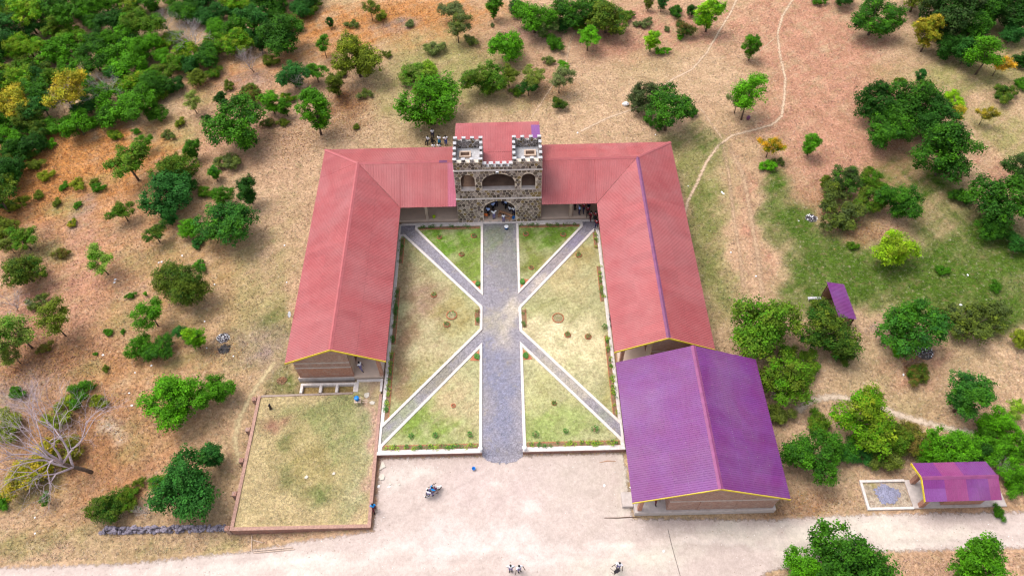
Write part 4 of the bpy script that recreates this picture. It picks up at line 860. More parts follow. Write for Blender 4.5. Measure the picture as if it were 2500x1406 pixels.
  ('round', -80.5, 76.9, -0.0, 4.17, 2, 275, 'green', 'green', 'small green rounded tree in upper left wood at the top, leftmost', 'tree', 'trees of the upper left wood'),
  ('round', -59.4, 57.5, -0.0, 3.17, 0, 261, 'bright', 'green', 'small bright green rounded tree in upper left wood in its left part', 'tree', 'trees of the upper left wood'),
  ('bush', -62.4, 66.1, -0.0, 3.31, 0, 296, 'green', 'bright', 'small green bush in upper left wood in its left part, rightmost', 'bush', 'bushes of the upper left wood'),
  ('bush', -41.7, 74.1, -0.0, 3.46, 2, 123, 'bluegreen', 'dark', 'small blue-green bush in upper left wood at its right end', 'bush', 'bushes of the upper left wood'),
  ('bush', -48.6, 53.9, -0.0, 3.1, 1, 245, 'olive', 'bright', 'small olive bush in upper left wood in its middle, leftmost', 'bush', 'bushes of the upper left wood'),
  ('round', -56.7, 73.5, -0.0, 3.46, 1, 101, 'olive', 'green', 'small olive rounded tree in upper left wood in its upper part, rightmost', 'tree', 'trees of the upper left wood'),
  ('bush', -49.6, 67.4, -0.0, 3.34, 2, 18, 'bright', 'yellowgreen', 'small bright green bush in upper left wood in its upper part', 'bush', 'bushes of the upper left wood'),
  ('bush', -62.5, 42.9, -0.0, 2.9, 2, 331, 'dark', 'olive', 'small dark green bush in upper left wood in its left part', 'bush', 'bushes of the upper left wood'),
  ('round', -57.5, 80.8, -0.0, 3.6, 1, 269, 'dark', 'bluegreen', 'small dark green rounded tree in upper left wood at the top, second from left', 'tree', 'trees of the upper left wood'),
  ('round', -44.7, 60.1, -0.0, 3.22, 0, 219, 'dark', 'bluegreen', 'small dark green rounded tree in upper left wood on its lower fringe, rightmost', 'tree', 'trees of the upper left wood'),
  ('spread', -77.4, 67.0, -0.0, 3.36, 0, 14, 'olive', 'green', 'small olive spreading tree in upper left wood at left', 'tree', 'trees of the upper left wood'),
  ('round', -35.6, 67.7, -0.0, 3.36, 2, 130, 'bright', 'green', 'small bright green rounded tree in upper left wood at its right end', 'tree', 'trees of the upper left wood'),
  ('round', -65.3, 45.4, -0.0, 2.95, 3, 86, 'bright', 'green', 'small bright green rounded tree in upper left wood at left', 'tree', 'trees of the upper left wood'),
  ('spread', -39.5, 79.9, -0.0, 3.6, 0, 63, 'green', 'olive', 'small green spreading tree in upper left wood at the top, rightmost', 'tree', 'trees of the upper left wood'),
  ('round', -72.7, 65.8, -0.0, 3.93, 2, 301, 'bluegreen', 'dark', 'small blue-green rounded tree in upper left wood at left, rightmost', 'tree', 'trees of the upper left wood'),
  ('round', -79.4, 73.1, -0.0, 3.46, 2, 122, 'olive', 'green', 'small olive rounded tree in upper left wood at left, rightmost', 'tree', 'trees of the upper left wood'),
  ('round', -53.4, 48.8, -0.0, 3.01, 1, 335, 'green', 'dark', 'small green rounded tree in upper left wood in its middle', 'tree', 'trees of the upper left wood'),
  ('round', -34.9, 70.8, -0.0, 3.42, 4, 171, 'green', 'dark', 'small green rounded tree in upper left wood at its right end', 'tree', 'trees of the upper left wood'),
  ('round', -47.2, 55.3, -0.0, 3.13, 0, 58, 'dark', 'green', 'small dark green rounded tree in upper left wood on its lower fringe, leftmost', 'tree', 'trees of the upper left wood'),
  ('bush', -51.3, 59.1, -0.0, 3.19, 0, 247, 'bright', 'green', 'small bright green bush in upper left wood in its middle, leftmost', 'bush', 'bushes of the upper left wood'),
  ('spread', -56.0, 68.1, -0.0, 4.0, 2, 358, 'green', 'bright', 'small green spreading tree in upper left wood in its upper part', 'tree', 'trees of the upper left wood'),
  ('spread', -70.9, 46.2, -0.0, 2.98, 0, 159, 'bright', 'green', 'small bright green spreading tree in upper left wood at left', 'tree', 'trees of the upper left wood'),
  ('round', -54.8, 58.2, -0.0, 3.19, 4, 280, 'bluegreen', 'dark', 'small blue-green rounded tree in upper left wood in its middle', 'tree', 'trees of the upper left wood'),
  ('round', -64.1, 33.3, -0.0, 2.73, 1, 337, 'olive', 'bright', 'small olive rounded tree in upper left wood at left, second from left', 'tree', 'trees of the upper left wood'),
  ('spread', -68.6, 40.8, -0.0, 2.88, 2, 124, 'green', 'bright', 'small green spreading tree in upper left wood at left, leftmost', 'tree', 'trees of the upper left wood'),
  ('round', -84.3, 82.4, -0.0, 3.62, 1, 62, 'bluegreen', 'dark', 'small blue-green rounded tree in upper left wood at the top, leftmost', 'tree', 'trees of the upper left wood'),
  ('round', -61.2, 44.0, -0.0, 3.46, 2, 286, 'dark', 'dark', 'small dark green rounded tree in upper left wood in its left part, leftmost', 'tree', 'trees of the upper left wood'),
]
TRAILS = {
  'winding_footpath': (0.55, [(47.97, 78.54), (46.47, 75.13), (43.81, 70.8), (41.95, 66.11), (41.09, 60.63), (40.68, 55.91), (39.49, 51.46), (38.19, 47.65), (36.53, 46.05), (33.83, 45.08), (30.91, 44.21), (28.64, 42.3), (26.49, 39.29), (24.49, 35.31), (23.01, 32.54), (21.77, 29.2)]),
  'forking_footpath': (0.5, [(37.88, 76.03), (36.14, 72.17), (33.75, 67.97), (30.5, 61.99), (27.76, 58.23), (24.47, 56.01), (22.06, 53.38), (19.08, 50.24), (14.33, 48.03), (10.8, 45.67)]),
  'linking_footpath': (0.3, [(41.88, 65.8), (38.02, 61.72), (34.26, 61.07), (29.63, 60.46)]),
  'back_footpath': (0.4, [(11.57, 68.25), (10.4, 64.7), (9.72, 60.77), (7.13, 54.79), (4.3, 48.78)]),
  'curving_footpath': (0.45, [(27.48, 49.7), (28.36, 46.73), (29.27, 43.62)]),
  'wheel_track': (0.9, [(30.03, 41.09), (30.69, 37.3), (30.47, 33.01), (29.99, 27.64), (29.58, 22.64), (28.99, 18.25)]),
  'side_wheel_track': (0.6, [(29.11, 41.89), (28.92, 37.35), (28.16, 30.34), (27.65, 23.92), (27.1, 19.16)]),
  'terrace_footpath': (0.8, [(-24.43, 10.71), (-25.51, 8.82), (-26.54, 6.59), (-27.22, 4.66), (-27.36, 2.73), (-26.5, 0.1)]),
  'garden_footpath': (1.0, [(29.68, 3.94), (31.41, 5.04), (33.79, 5.3), (36.9, 4.45), (40.13, 2.87), (43.05, 1.81), (45.08, 1.22), (47.19, 0.91)]),
}
PATCHES = [
  (-45.7, 24.8, 16.0, 15.0, 'O', 0.45),
  (-36.2, 1.4, 10.7, 7.0, 'P', 0.35),
  (-26.6, 32.0, 3.0, 20.1, 'S', 0.90),
  (-26.4, 14.0, 4.9, 6.7, 'Y', 0.45),
  (7.2, 50.8, 11.3, 4.4, 'Y', 0.40),
  (-14.7, 48.2, 6.7, 5.2, 'Y', 0.35),
  (-28.6, 63.1, 7.3, 6.1, 'O', 0.50),
  (1.7, 61.1, 7.2, 6.0, 'P', 0.50),
  (52.5, 50.2, 3.4, 10.9, 'P', 0.70),
  (-35.1, 20.9, 5.6, 9.4, 'Y', 0.30),
  (39.4, 22.4, 4.2, 3.7, 'G', 1.00),
  (42.1, 17.6, 5.5, 2.6, 'G', 1.00),
  (50.7, 22.0, 4.2, 2.4, 'G', 0.90),
  (54.9, 16.1, 4.0, 2.8, 'G', 0.90),
  (34.5, 27.5, 2.0, 4.0, 'G', 0.90),
  (48.2, 15.2, 5.4, 1.6, 'Y', 0.80),
  (45.0, 34.7, 3.1, 2.9, 'G', 0.60),
  (21.8, 19.3, 1.8, 5.4, 'Y', 0.70),
  (25.9, 38.9, 2.1, 3.0, 'G', 0.50),
  (-26.7, 29.3, 2.0, 8.3, 'Y', 0.60),
  (-2.5, 64.2, 5.5, 4.1, 'Y', 0.70),
  (20.3, 60.4, 6.0, 3.9, 'Y', 0.50),
  (36.6, 55.1, 3.5, 5.6, 'Y', 0.40),
  (-55.0, 41.5, 14.0, 8.9, 'O', 1.00),
  (-59.6, 36.5, 7.9, 8.4, 'O', 1.00),
  (-39.9, 58.7, 8.9, 5.8, 'O', 0.60),
  (-20.3, 71.0, 16.5, 6.7, 'O', 0.80),
  (-10.9, 73.9, 12.9, 4.5, 'O', 0.70),
  (-35.0, 48.8, 9.0, 10.7, 'P', 0.50),
  (-50.7, 21.4, 10.4, 11.5, 'P', 0.75),
  (-48.7, 11.6, 8.8, 3.1, 'B', 0.60),
  (-37.7, 7.5, 7.7, 7.4, 'O', 0.40),
  (-39.3, -1.9, 10.4, 4.7, 'O', 0.42),
  (-45.0, 3.4, 8.3, 5.3, 'B', 0.50),
  (-43.2, -7.7, 6.9, 1.9, 'Y', 0.50),
  (-28.1, 23.7, 3.4, 11.2, 'Y', 0.60),
  (-23.0, 9.0, 2.2, 2.4, 'G', 0.60),
  (-24.6, 16.7, 1.8, 3.4, 'G', 0.50),
  (-21.8, 50.9, 4.6, 5.3, 'B', 0.90),
  (-27.7, 45.3, 3.9, 4.1, 'B', 0.50),
  (-7.3, 61.4, 10.2, 7.1, 'Y', 0.80),
  (-13.0, 56.8, 4.7, 7.7, 'Y', 0.70),
  (-4.2, 55.6, 4.7, 4.7, 'Y', 0.60),
  (7.4, 55.2, 4.6, 3.7, 'B', 0.40),
  (1.9, 67.0, 6.2, 4.2, 'P', 0.60),
  (47.0, 61.4, 11.3, 24.2, 'P', 1.00),
  (40.1, 43.9, 8.7, 11.0, 'P', 0.70),
  (26.9, 68.2, 15.5, 7.6, 'P', 0.80),
  (16.5, 64.0, 4.3, 4.6, 'P', 0.90),
  (45.6, 38.3, 8.4, 7.0, 'P', 0.90),
  (25.3, 43.2, 4.3, 3.2, 'G', 0.75),
  (25.3, 33.9, 3.1, 8.1, 'Y', 0.90),
  (24.5, 24.0, 2.1, 11.2, 'Y', 0.80),
  (35.3, 24.9, 2.9, 7.2, 'G', 0.90),
  (36.2, 19.5, 5.1, 3.5, 'G', 0.90),
  (46.2, 18.6, 10.1, 3.5, 'G', 1.00),
  (53.9, 20.7, 7.0, 6.1, 'G', 0.90),
  (52.7, 34.4, 5.6, 4.4, 'G', 0.80),
  (66.6, 43.0, 4.3, 5.7, 'Y', 0.80),
  (64.6, 55.1, 9.2, 3.7, 'Y', 0.90),
  (34.3, 35.0, 2.6, 2.9, 'G', 0.80),
  (62.7, 36.3, 2.1, 4.5, 'P', 0.80),
  (43.7, 27.2, 4.4, 1.9, 'B', 0.50),
  (54.9, 26.9, 5.8, 3.9, 'G', 0.70),
  (35.3, 9.4, 5.2, 2.5, 'S', 0.80),
  (43.9, 9.2, 4.7, 3.5, 'P', 0.90),
  (43.2, 9.7, 1.7, 1.1, 'D', 0.60),
  (50.8, 8.1, 5.1, 3.4, 'S', 0.70),
  (27.5, -6.1, 4.6, 1.6, 'B', 0.40),
  (33.1, -2.7, 2.7, 3.8, 'S', 0.60),
  (42.0, -12.0, 7.2, 1.4, 'S', 0.90),
  (40.0, 31.3, 3.0, 2.8, 'B', 0.50),
  (-30.3, 12.3, 2.0, 1.5, 'D', 0.60),
  (-26.1, 12.5, 2.7, 3.1, 'R', 0.70),
  (-27.5, 37.6, 3.2, 16.2, 'S', 0.80),
  (-68.5, 67.5, 4.4, 3.2, 'R', 0.80),
  (5.0, 68.0, 5.6, 4.3, 'R', 0.40),
  (-15.8, 69.8, 3.2, 1.7, 'R', 0.80),
  (-36.8, 58.1, 4.2, 2.1, 'R', 0.60),
  (-51.9, 32.7, 1.5, 3.5, 'R', 0.60),
  (-55.0, 28.2, 1.5, 2.0, 'D', 0.50),
  (-40.3, 4.1, 1.3, 1.3, 'W', 0.70),
  (-50.9, 7.8, 2.6, 2.4, 'R', 0.70),
  (41.8, 12.2, 3.5, 1.0, 'R', 0.50),
  (29.0, 55.4, 7.0, 5.6, 'S', 0.70),
  (16.3, 55.8, 8.7, 5.7, 'S', 0.80),
  (14.3, 47.2, 10.0, 4.2, 'S', 0.80),
  (-17.9, 46.6, 10.0, 4.2, 'S', 0.60),
  (-28.6, -8.4, 7.6, 1.1, 'Y', 0.40),
  (74.8, 61.4, 6.0, 12.5, 'Y', 0.70),
  (-54.7, 32.8, 2.6, 1.8, 'Y', 0.70),
  (-51.3, 38.4, 2.7, 1.9, 'Y', 0.60),
  (-55.3, 26.3, 2.9, 1.9, 'Y', 0.70),
  (-42.0, 25.3, 3.4, 2.5, 'Y', 0.60),
  (-42.4, 17.2, 2.8, 2.3, 'Y', 0.50),
  (-44.9, 10.5, 2.6, 1.5, 'Y', 0.60),
  (-34.0, 10.2, 2.6, 1.5, 'Y', 0.50),
  (-46.6, -2.6, 3.2, 1.7, 'Y', 0.60),
  (-37.5, 3.2, 2.5, 1.7, 'Y', 0.50),
  (-44.5, 46.7, 3.3, 3.3, 'Y', 0.50),
  (-41.8, 54.2, 2.9, 2.4, 'Y', 0.50),
  (25.2, 33.2, 2.5, 6.5, 'G', 0.45),
  (23.7, 22.2, 1.9, 7.6, 'G', 0.40),
  (33.6, 30.2, 2.0, 4.8, 'G', 0.70),
  (58.2, 23.0, 3.8, 5.0, 'G', 0.90),
  (42.0, 21.7, 4.7, 3.7, 'G', 0.90),
  (34.3, 15.6, 3.1, 1.7, 'G', 0.60),
  (59.3, 26.8, 2.9, 3.3, 'G', 0.70),
  (53.5, 15.1, 4.9, 2.2, 'G', 0.80),
  (42.6, 29.9, 2.5, 2.0, 'Y', 0.60),
  (30.2, 30.3, 1.1, 10.0, 'P', 0.70),
]
LITTER = [
  (-44.78, 22.19, -0.0, 'scrap of white litter lying below the orange dry grass, rightmost'),
  (-37.9, 25.51, -0.0, 'scrap of white litter lying above the grey ash heap, leftmost'),
  (-40.39, 24.53, -0.0, 'scrap of white litter lying above and left of the grey ash heap, leftmost'),
  (-40.09, 24.64, -0.0, 'scrap of white litter lying above and left of the grey ash heap, second from left'),
  (-33.09, 16.07, -0.0, 'scrap of white litter lying above and left of the grey ash heap, rightmost'),
  (-33.12, 21.15, -0.0, 'scrap of white litter lying above the grey ash heap, rightmost'),
  (-44.74, 21.77, -0.0, 'scrap of white litter lying below the orange dry grass, leftmost'),
  (-26.02, 26.73, -0.0, 'scrap of white litter lying left of the long left roof, leftmost'),
  (-24.88, 21.21, -0.0, 'scrap of white litter lying left of the long left roof, rightmost'),
  (-29.03, 11.57, -0.12, 'scrap of white litter lying below the grey ash heap'),
  (-37.56, 10.66, -0.16, 'scrap of white litter lying left of the grey ash heap, rightmost'),
  (-32.11, 12.65, -0.07, 'scrap of white litter lying below and left of the grey ash heap'),
  (-43.1, 12.08, -0.1, 'scrap of white litter lying above and right of the big leafless tree'),
  (-39.09, 9.87, -0.2, 'scrap of white litter lying left of the grey ash heap, leftmost'),
  (-44.64, -5.12, -1.1, 'scrap of white litter lying below the big leafless tree, leftmost'),
  (-44.08, -6.63, -1.1, 'scrap of white litter lying below the big leafless tree, rightmost'),
  (-39.12, 7.55, -0.41, 'scrap of white litter lying right of the big leafless tree, leftmost'),
  (-38.56, 6.22, -0.61, 'scrap of white litter lying right of the big leafless tree, rightmost'),
  (27.56, 33.52, -0.0, 'scrap of white litter lying above and right of the long right roof, rightmost'),
  (26.64, 24.13, -0.0, 'scrap of white litter lying right of the long right roof, leftmost'),
  (27.41, 33.8, -0.0, 'scrap of white litter lying above and right of the long right roof, leftmost'),
  (28.8, 20.57, -0.0, 'scrap of white litter lying left of the small purple hut, leftmost'),
  (52.84, 20.06, -0.0, 'scrap of white litter lying right of the green meadow'),
  (26.46, 17.19, -0.0, 'scrap of white litter lying right of the long right roof, rightmost'),
  (35.78, 28.78, -0.0, 'scrap of white litter lying above the small purple hut'),
  (50.48, 15.97, -0.0, 'scrap of white litter lying below and right of the green meadow'),
  (32.85, 9.97, -0.2, 'scrap of white litter lying below the small purple hut, rightmost'),
  (31.44, 9.52, -0.22, 'scrap of white litter lying below the small purple hut, leftmost'),
  (41.44, 7.59, -0.32, 'scrap of white litter lying below and right of the small purple hut, rightmost'),
  (44.73, -3.77, -0.5, 'scrap of white litter lying right of the roadside kiosk'),
  (27.76, 11.59, -0.12, 'scrap of white litter lying left of the small purple hut, rightmost'),
  (9.25, -3.52, -0.5, 'scrap of white litter lying above the pale road, leftmost'),
  (21.51, 36.12, -0.0, 'scrap of white litter lying above the long right roof, leftmost'),
  (20.57, 44.54, -0.0, 'scrap of white litter lying below the thin footpath fork'),
  (10.22, 45.28, -0.0, 'scrap of white litter lying right of the stone gatehouse'),
  (23.4, 34.99, -0.0, 'scrap of white litter lying above the long right roof, rightmost'),
  (-13.16, 58.71, -0.0, 'scrap of white litter lying right of the yellowing leafy tree'),
  (-12.26, -3.08, -0.5, 'scrap of white litter lying right of the grass terrace, leftmost'),
  (-11.27, -3.14, -0.5, 'scrap of white litter lying right of the grass terrace, rightmost'),
  (11.76, -3.78, -0.5, 'scrap of white litter lying above the pale road, rightmost'),
  (1.07, -10.01, -0.5, 'scrap of white litter lying left of the pale road'),
  (14.02, -9.77, -0.5, 'scrap of white litter lying right of the pale road'),
  (41.38, 13.01, -0.06, 'scrap of white litter lying below and right of the small purple hut, leftmost'),
  (33.86, 47.8, -0.0, 'scrap of white litter lying below and left of the winding footpath'),
]
# ------------------------------------------------------------------ terrain
def smooth(a, b, t):
    t = np.clip((np.asarray(t, float) - a) / (b - a), 0, 1)
    return t * t * (3 - 2 * t)
def Zg(x, y):
    d = -0.5 - 0.6 * smooth(-13.5, -24, x) * (1 - smooth(2, 10, y))
    return d * (1 - smooth(2, 16, y))
def wob(x, y, s, k=0.0):
    """cheap smooth value noise from a few crossed sines, -1..1"""
    return (np.sin(x * s * 1.0 + y * s * 0.37 + k) + np.sin(-x * s * 0.61 + y * s * 1.13 + 1.7 * k + 1) + np.sin(x * s * 1.9 - y * s * 1.57 + 0.6 * k + 2) * 0.6 + np.sin(x * s * 2.7 + y * s * 2.3 + k * 2.1) * 0.4) / 3.0
CC = dict(S=(0.440, 0.315, 0.215), P=(0.405, 0.222, 0.160), O=(0.46, 0.215, 0.075), G=(0.062, 0.120, 0.014), Y=(0.265, 0.25, 0.105), R=(0.27, 0.205, 0.19), W=(0.55, 0.47, 0.42), B=(0.22, 0.10, 0.05), D=(0.07, 0.055, 0.055))
def patch_colours(x, y, base, patches):
    c = np.tile(np.array(base), (len(x), 1))
    xx = x + 1.6 * wob(x, y, 0.35, 1.0) + 0.9 * wob(x, y, 1.3, 4.0)
    yy = y + 1.6 * wob(x, y, 0.33, 7.0) + 0.9 * wob(x, y, 1.2, 9.0)
    for (px, py, rx, ry, k, w) in patches:
        col = np.array(CC[k] if isinstance(k, str) else k)
        r2 = ((xx - px) / max(rx, .1)) ** 2 + ((yy - py) / max(ry, .1)) ** 2
        a = w * np.exp(-(r2 ** 1.6) * 0.9)
        a = np.clip(a * (1 + 0.5 * wob(x, y, 0.9, px) + 0.45 * wob(x, y, 2.3, py) + 0.35 * wob(x, y, 4.7, px + py)), 0, 1)
        c = c * (1 - a[:, None]) + col * a[:, None]
    return c
FOOT = [(-21.4, -12.7, 8.6, 38.6), (11.7, 20.7, 9.0, 38.6), (-21.0, 20.7, 30.0, 38.6), (-12.5, 11.5, 0.0, 30.5), (-25.3, -12.7, -7.0, 6.8), (-21.2, -12.8, 6.0, 9.0), (11.8, 24.6, -6.4, 7.2)]
def set_col(me, cols):
    a = me.color_attributes.new('Col', 'FLOAT_COLOR', 'POINT')
    a.data.foreach_set('color', np.concatenate([cols, np.ones((len(cols), 1))], 1).astype(np.float32).ravel())
def ground_colour(x, y):
    base = np.tile(np.array(CC['S']), (len(x), 1))
    v = wob(x, y, 0.11, 3.0)[:, None]
    base = base * (1 - np.clip(v, 0, 1) * 0.5) + np.array(CC['P']) * np.clip(v, 0, 1) * 0.5
    v = wob(x, y, 0.16, 13.0)[:, None]
    base = base * (1 - np.clip(v, 0, 1) * 0.45) + np.array(CC['Y']) * np.clip(v, 0, 1) * 0.45
    c = patch_colours(x, y, CC['S'], PATCHES)
    k = np.clip(np.abs(c - np.array(CC['S'])).sum(1) * 6, 0, 1)[:, None]
    return base * (1 - k) + c * k

xs = np.concatenate([[-4000, -1500, -600, -300, -180, -140], np.arange(-100, 100.1, 0.5), [140, 180, 300, 600, 1500, 4000]])
ys = np.concatenate([[-4000, -1500, -600, -200, -80, -50], np.arange(-30, 100.1, 0.5), [140, 180, 300, 600, 1500, 4000]])
GX, GY = np.meshgrid(xs, ys)
gx, gy = GX.ravel(), GY.ravel()
gz = Zg(gx, gy)
near = (np.abs(gx) < 90) & (np.abs(gy) < 100)
dip = np.zeros_like(gz)
for (x0, x1, y0, y1) in FOOT:
    d = np.minimum(np.minimum(gx - x0, x1 - gx), np.minimum(gy - y0, y1 - gy))
    dip = np.maximum(dip, np.clip(d / 0.8 - 0.2, 0, 1))
gz = gz - 0.35 * dip + np.where(near, (1 - dip) * 0.0, 0)
nx, ny = len(xs), len(ys)
idx = np.arange(nx * ny).reshape(ny, nx)
quads = np.stack([idx[:-1, :-1], idx[:-1, 1:], idx[1:, 1:], idx[1:, :-1]], -1).reshape(-1, 4)
gme = np_mesh('ground', np.stack([gx, gy, gz], 1), quads, True)
set_col(gme, ground_colour(gx, gy))
tag(link_mesh('ground', gme, M['ground']), kind='structure')

def poly_sdf(poly):
    P = np.array(poly, float)
    def f(x, y):
        best = np.full(x.shape, 1e9); bx = np.zeros_like(x); by = np.zeros_like(x)
        inside = np.zeros(x.shape, bool)
        for i in range(len(P)):
            a, b = P[i - 1], P[i]
            e = b - a
            t = np.clip(((x - a[0]) * e[0] + (y - a[1]) * e[1]) / (e @ e + 1e-12), 0, 1)
            qx, qy = a[0] + t * e[0], a[1] + t * e[1]
            d = np.hypot(x - qx, y - qy)
            s = d < best
            best = np.where(s, d, best); bx = np.where(s, qx, bx); by = np.where(s, qy, by)
            c = ((a[1] > y) != (b[1] > y)) & (x < (b[0] - a[0]) * (y - a[1]) / (b[1] - a[1] + 1e-12) + a[0])
            inside ^= c
        return np.where(inside, best, -best), bx, by
    return f
def line_sdf(pts, hw):
    P = np.array(pts, float)
    def f(x, y):
        best = np.full(x.shape, 1e9)
        for a, b in zip(P[:-1], P[1:]):
            e = b - a
            t = np.clip(((x - a[0]) * e[0] + (y - a[1]) * e[1]) / (e @ e), 0, 1)
            best = np.minimum(best, np.hypot(x - a[0] - t * e[0], y - a[1] - t * e[1]))
        return hw - best, x, y
    return f
def sheet(name, f, box, step, mat, colfn, zfn, fade=0.0, snap=False, parent=None, kind='structure'):
    x = np.arange(box[0], box[1] + step, step); y = np.arange(box[2], box[3] + step, step)
    X, Y = np.meshgrid(x, y)
    sh = X.shape
    X, Y = X.ravel(), Y.ravel()
    d, bx, by = f(X, Y)
    idx = np.arange(X.size).reshape(sh)
    q = np.stack([idx[:-1, :-1], idx[:-1, 1:], idx[1:, 1:], idx[1:, :-1]], -1).reshape(-1, 4)
    if snap:
        keep = d[q].mean(1) > -step * 0.2
        X = np.where(d < 0, bx, X); Y = np.where(d < 0, by, Y)
    else:
        keep = d[q].max(1) > -fade
    q = q[keep]
    used, inv = np.unique(q.ravel(), return_inverse=True)
    q = inv.reshape(-1, 4)
    X, Y, d = X[used], Y[used], d[used]
    me = np_mesh(name, np.stack([X, Y, zfn(X, Y)], 1), q, True)
    n = len(me.vertices)
    set_col(me, colfn(X, Y))
    if fade:
        a = me.attributes.new('edge', 'FLOAT', 'POINT')
        a.data.foreach_set('value', np.clip(d / fade, -2, 2).astype(np.float32))
    o = link_mesh(name, me, mat, parent)
    return tag(o, kind=kind) if parent is None else o

# pale dirt forecourt and road
ROAD = [(-90, -10.2), (-62, -9.8), (-45, -9.5), (-34.6, -9.4), (-25.2, -8.7), (-20, -8.0), (-12.55, -7.2), (-12.45, -0.1), (11.6, -0.1), (11.75, -6.6), (24.8, -7.0), (32.5, -6.7), (40, -6.75), (47.5, -6.8), (95, -6.8), (95, -10.6), (46, -10.4), (33.2, -10.4), (23, -11.9), (17, -17), (8, -19), (-20, -19), (-90, -17)]
def road_col(x, y):
    c = np.tile(np.array((0.475, 0.395, 0.365)), (len(x), 1))
    pts = [(-5, -9.6, 30, .35, (0.58, 0.51, 0.48), .7), (-5, -10.9, 30, .3, (0.44, 0.37, 0.34), .5), (-14, -8.5, 10, .3, (0.45, 0.38, 0.34), .5), (30, -7.9, 14, .3, (0.57, 0.50, 0.46), .7), (30, -9.4, 14, .3, (0.57, 0.50, 0.46), .7), (30, -8.7, 14, .35, (0.43, 0.37, 0.32), .6), (5, -7.6, 8, .5, (0.45, 0.38, 0.35), .5), (-3, -5.5, 3, .35, (0.45, 0.38, 0.36), .5), (4, -8.6, 5, .4, (0.57, 0.50, 0.47), .5), (-8, -1.5, 5, 2.0, (0.45, 0.37, 0.34), .7), (0, -4, 6, 3, (0.48, 0.39, 0.37), .8), (8, -3, 4, 4, (0.46, 0.39, 0.35), .7), (-3, -9, 9, 1.6, (0.55, 0.48, 0.46), .7), (-22, -10.2, 12, 1.2, (0.56, 0.49, 0.45), .8), (30, -8.6, 14, 1.3, (0.57, 0.51, 0.45), .8), (11, -10.5, 6, 1.4, (0.52, 0.47, 0.41), .8), (10.5, -3, .9, 4, (0.55, 0.51, 0.44), .6), (2.3, -5.6, 1.2, .9, (0.60, 0.53, 0.50), .8), (-.5, -3.4, .8, .6, (0.60, 0.53, 0.50), .8), (-9.6, -1.6, 2.2, .8, (0.56, 0.50, 0.46), .9)]
    c = patch_colours(x, y, c[0], pts) * 0.95
    # wheel and foot tracks worn into the dirt
    tracks = [([(-60, -10.6), (-30, -10.3), (-12, -9.4), (5, -9.2), (24, -8.9), (60, -8.6)], .16, .10), ([(-60, -12.0), (-30, -11.7), (-12, -10.8), (5, -10.5), (24, -10.2), (60, -9.8)], .16, .10), ([(-30, -9.9), (-14, -8.7), (-8, -5), (-3, -2.5), (-.6, -1.2)], .10, -.09), ([(.3, -1.4), (1.5, -4), (4, -7), (9, -9.2), (24, -8.1), (60, -7.9)], .12, .11), ([(-.2, -1.4), (.2, -5), (-1, -9), (-6, -11.6)], .12, .10), ([(11.2, -6.5), (7, -6.0), (3, -3.6), (1, -1.4)], .12, .09), ([(1.8, -1.2), (4.5, -4.4), (7.5, -8.4), (18, -9.4), (24, -9.6), (60, -9.2)], .10, -.08), ([(-11.8, -4), (-7, -3.6), (-2, -1.6)], .10, .08)]
    for P, w, k in tracks:
        d = -line_sdf(P, 0.0)(x + .12 * wob(x, y, 1.1, w * 50), y + .12 * wob(x, y, 1.3, 3 + w * 20))[0]
        a = np.exp(-(d / (w * 1.6)) ** 2) * np.clip(.75 + .6 * wob(x, y, .7, k * 40), 0, 1)
        c = c * (1 + k * a[:, None])
    return c
sheet('road', poly_sdf(ROAD), (-92, 97, -20, 0.4), 0.24, M['sheet'], road_col, lambda x, y: Zg(x, y) + 0.02, fade=0.75)
for nm, (w, pts) in TRAILS.items():
    P = np.array(pts)
    pale = nm in ('winding_footpath', 'garden_footpath', 'forking_footpath')
    col = np.array((0.50, 0.37, 0.265) if pale else (0.48, 0.345, 0.235))
    if 'wheel' in nm: col = np.array((0.42, 0.29, 0.19))
    if 'terrace' in nm: col = np.array((0.46, 0.37, 0.22))
    if nm == 'garden_footpath': col = np.array((0.52, 0.42, 0.33))
    sheet(nm, line_sdf(pts, w / 2), (P[:, 0].min() - 1, P[:, 0].max() + 1, P[:, 1].min() - 1, P[:, 1].max() + 1), 0.2, M['sheet'],
          lambda x, y, c=col: np.tile(c, (len(x), 1)), lambda x, y: Zg(x, y) + 0.03, fade=w * (0.8 if pale else 0.95))

# ------------------------------------------------------------------ courtyard
def ribbon(pts, w, z0, z1, closed=False):
    P = [Vector((p[0], p[1])) for p in pts]
    n = len(P)
    L, R = [], []
    for i in range(n):
        a = P[i - 1] if (closed or i > 0) else None
        b = P[(i + 1) % n] if (closed or i < n - 1) else None
        d0 = (P[i] - a).normalized() if a is not None else None
        d1 = (b - P[i]).normalized() if b is not None else None
        d0 = d0 or d1; d1 = d1 or d0
        n0, n1 = Vector((-d0.y, d0.x)), Vector((-d1.y, d1.x))
        m = (n0 + n1)
        m = m.normalized() if m.length > 1e-6 else n0
        k = min(1.0 / max(0.35, m.dot(n0)), 2.6)
        L.append(P[i] + m * (w / 2 * k)); R.append(P[i] - m * (w / 2 * k))
    mb = MB()
    seg = n if closed else n - 1
    for i in range(n):
        for q, z in ((L[i], z0), (L[i], z1), (R[i], z1), (R[i], z0)):
            mb.v.append((q.x, q.y, z))
    for i in range(seg):
        j = (i + 1) % n
        a, b = i * 4, j * 4
        mb.f += [(a + 1, b + 1, b + 2, a + 2), (a, b, b + 1, a + 1), (a + 2, b + 2, b + 3, a + 3)]
    if not closed:
        mb.f += [(0, 1, 2, 3), tuple((n - 1) * 4 + k for k in (3, 2, 1, 0))]
    return mb

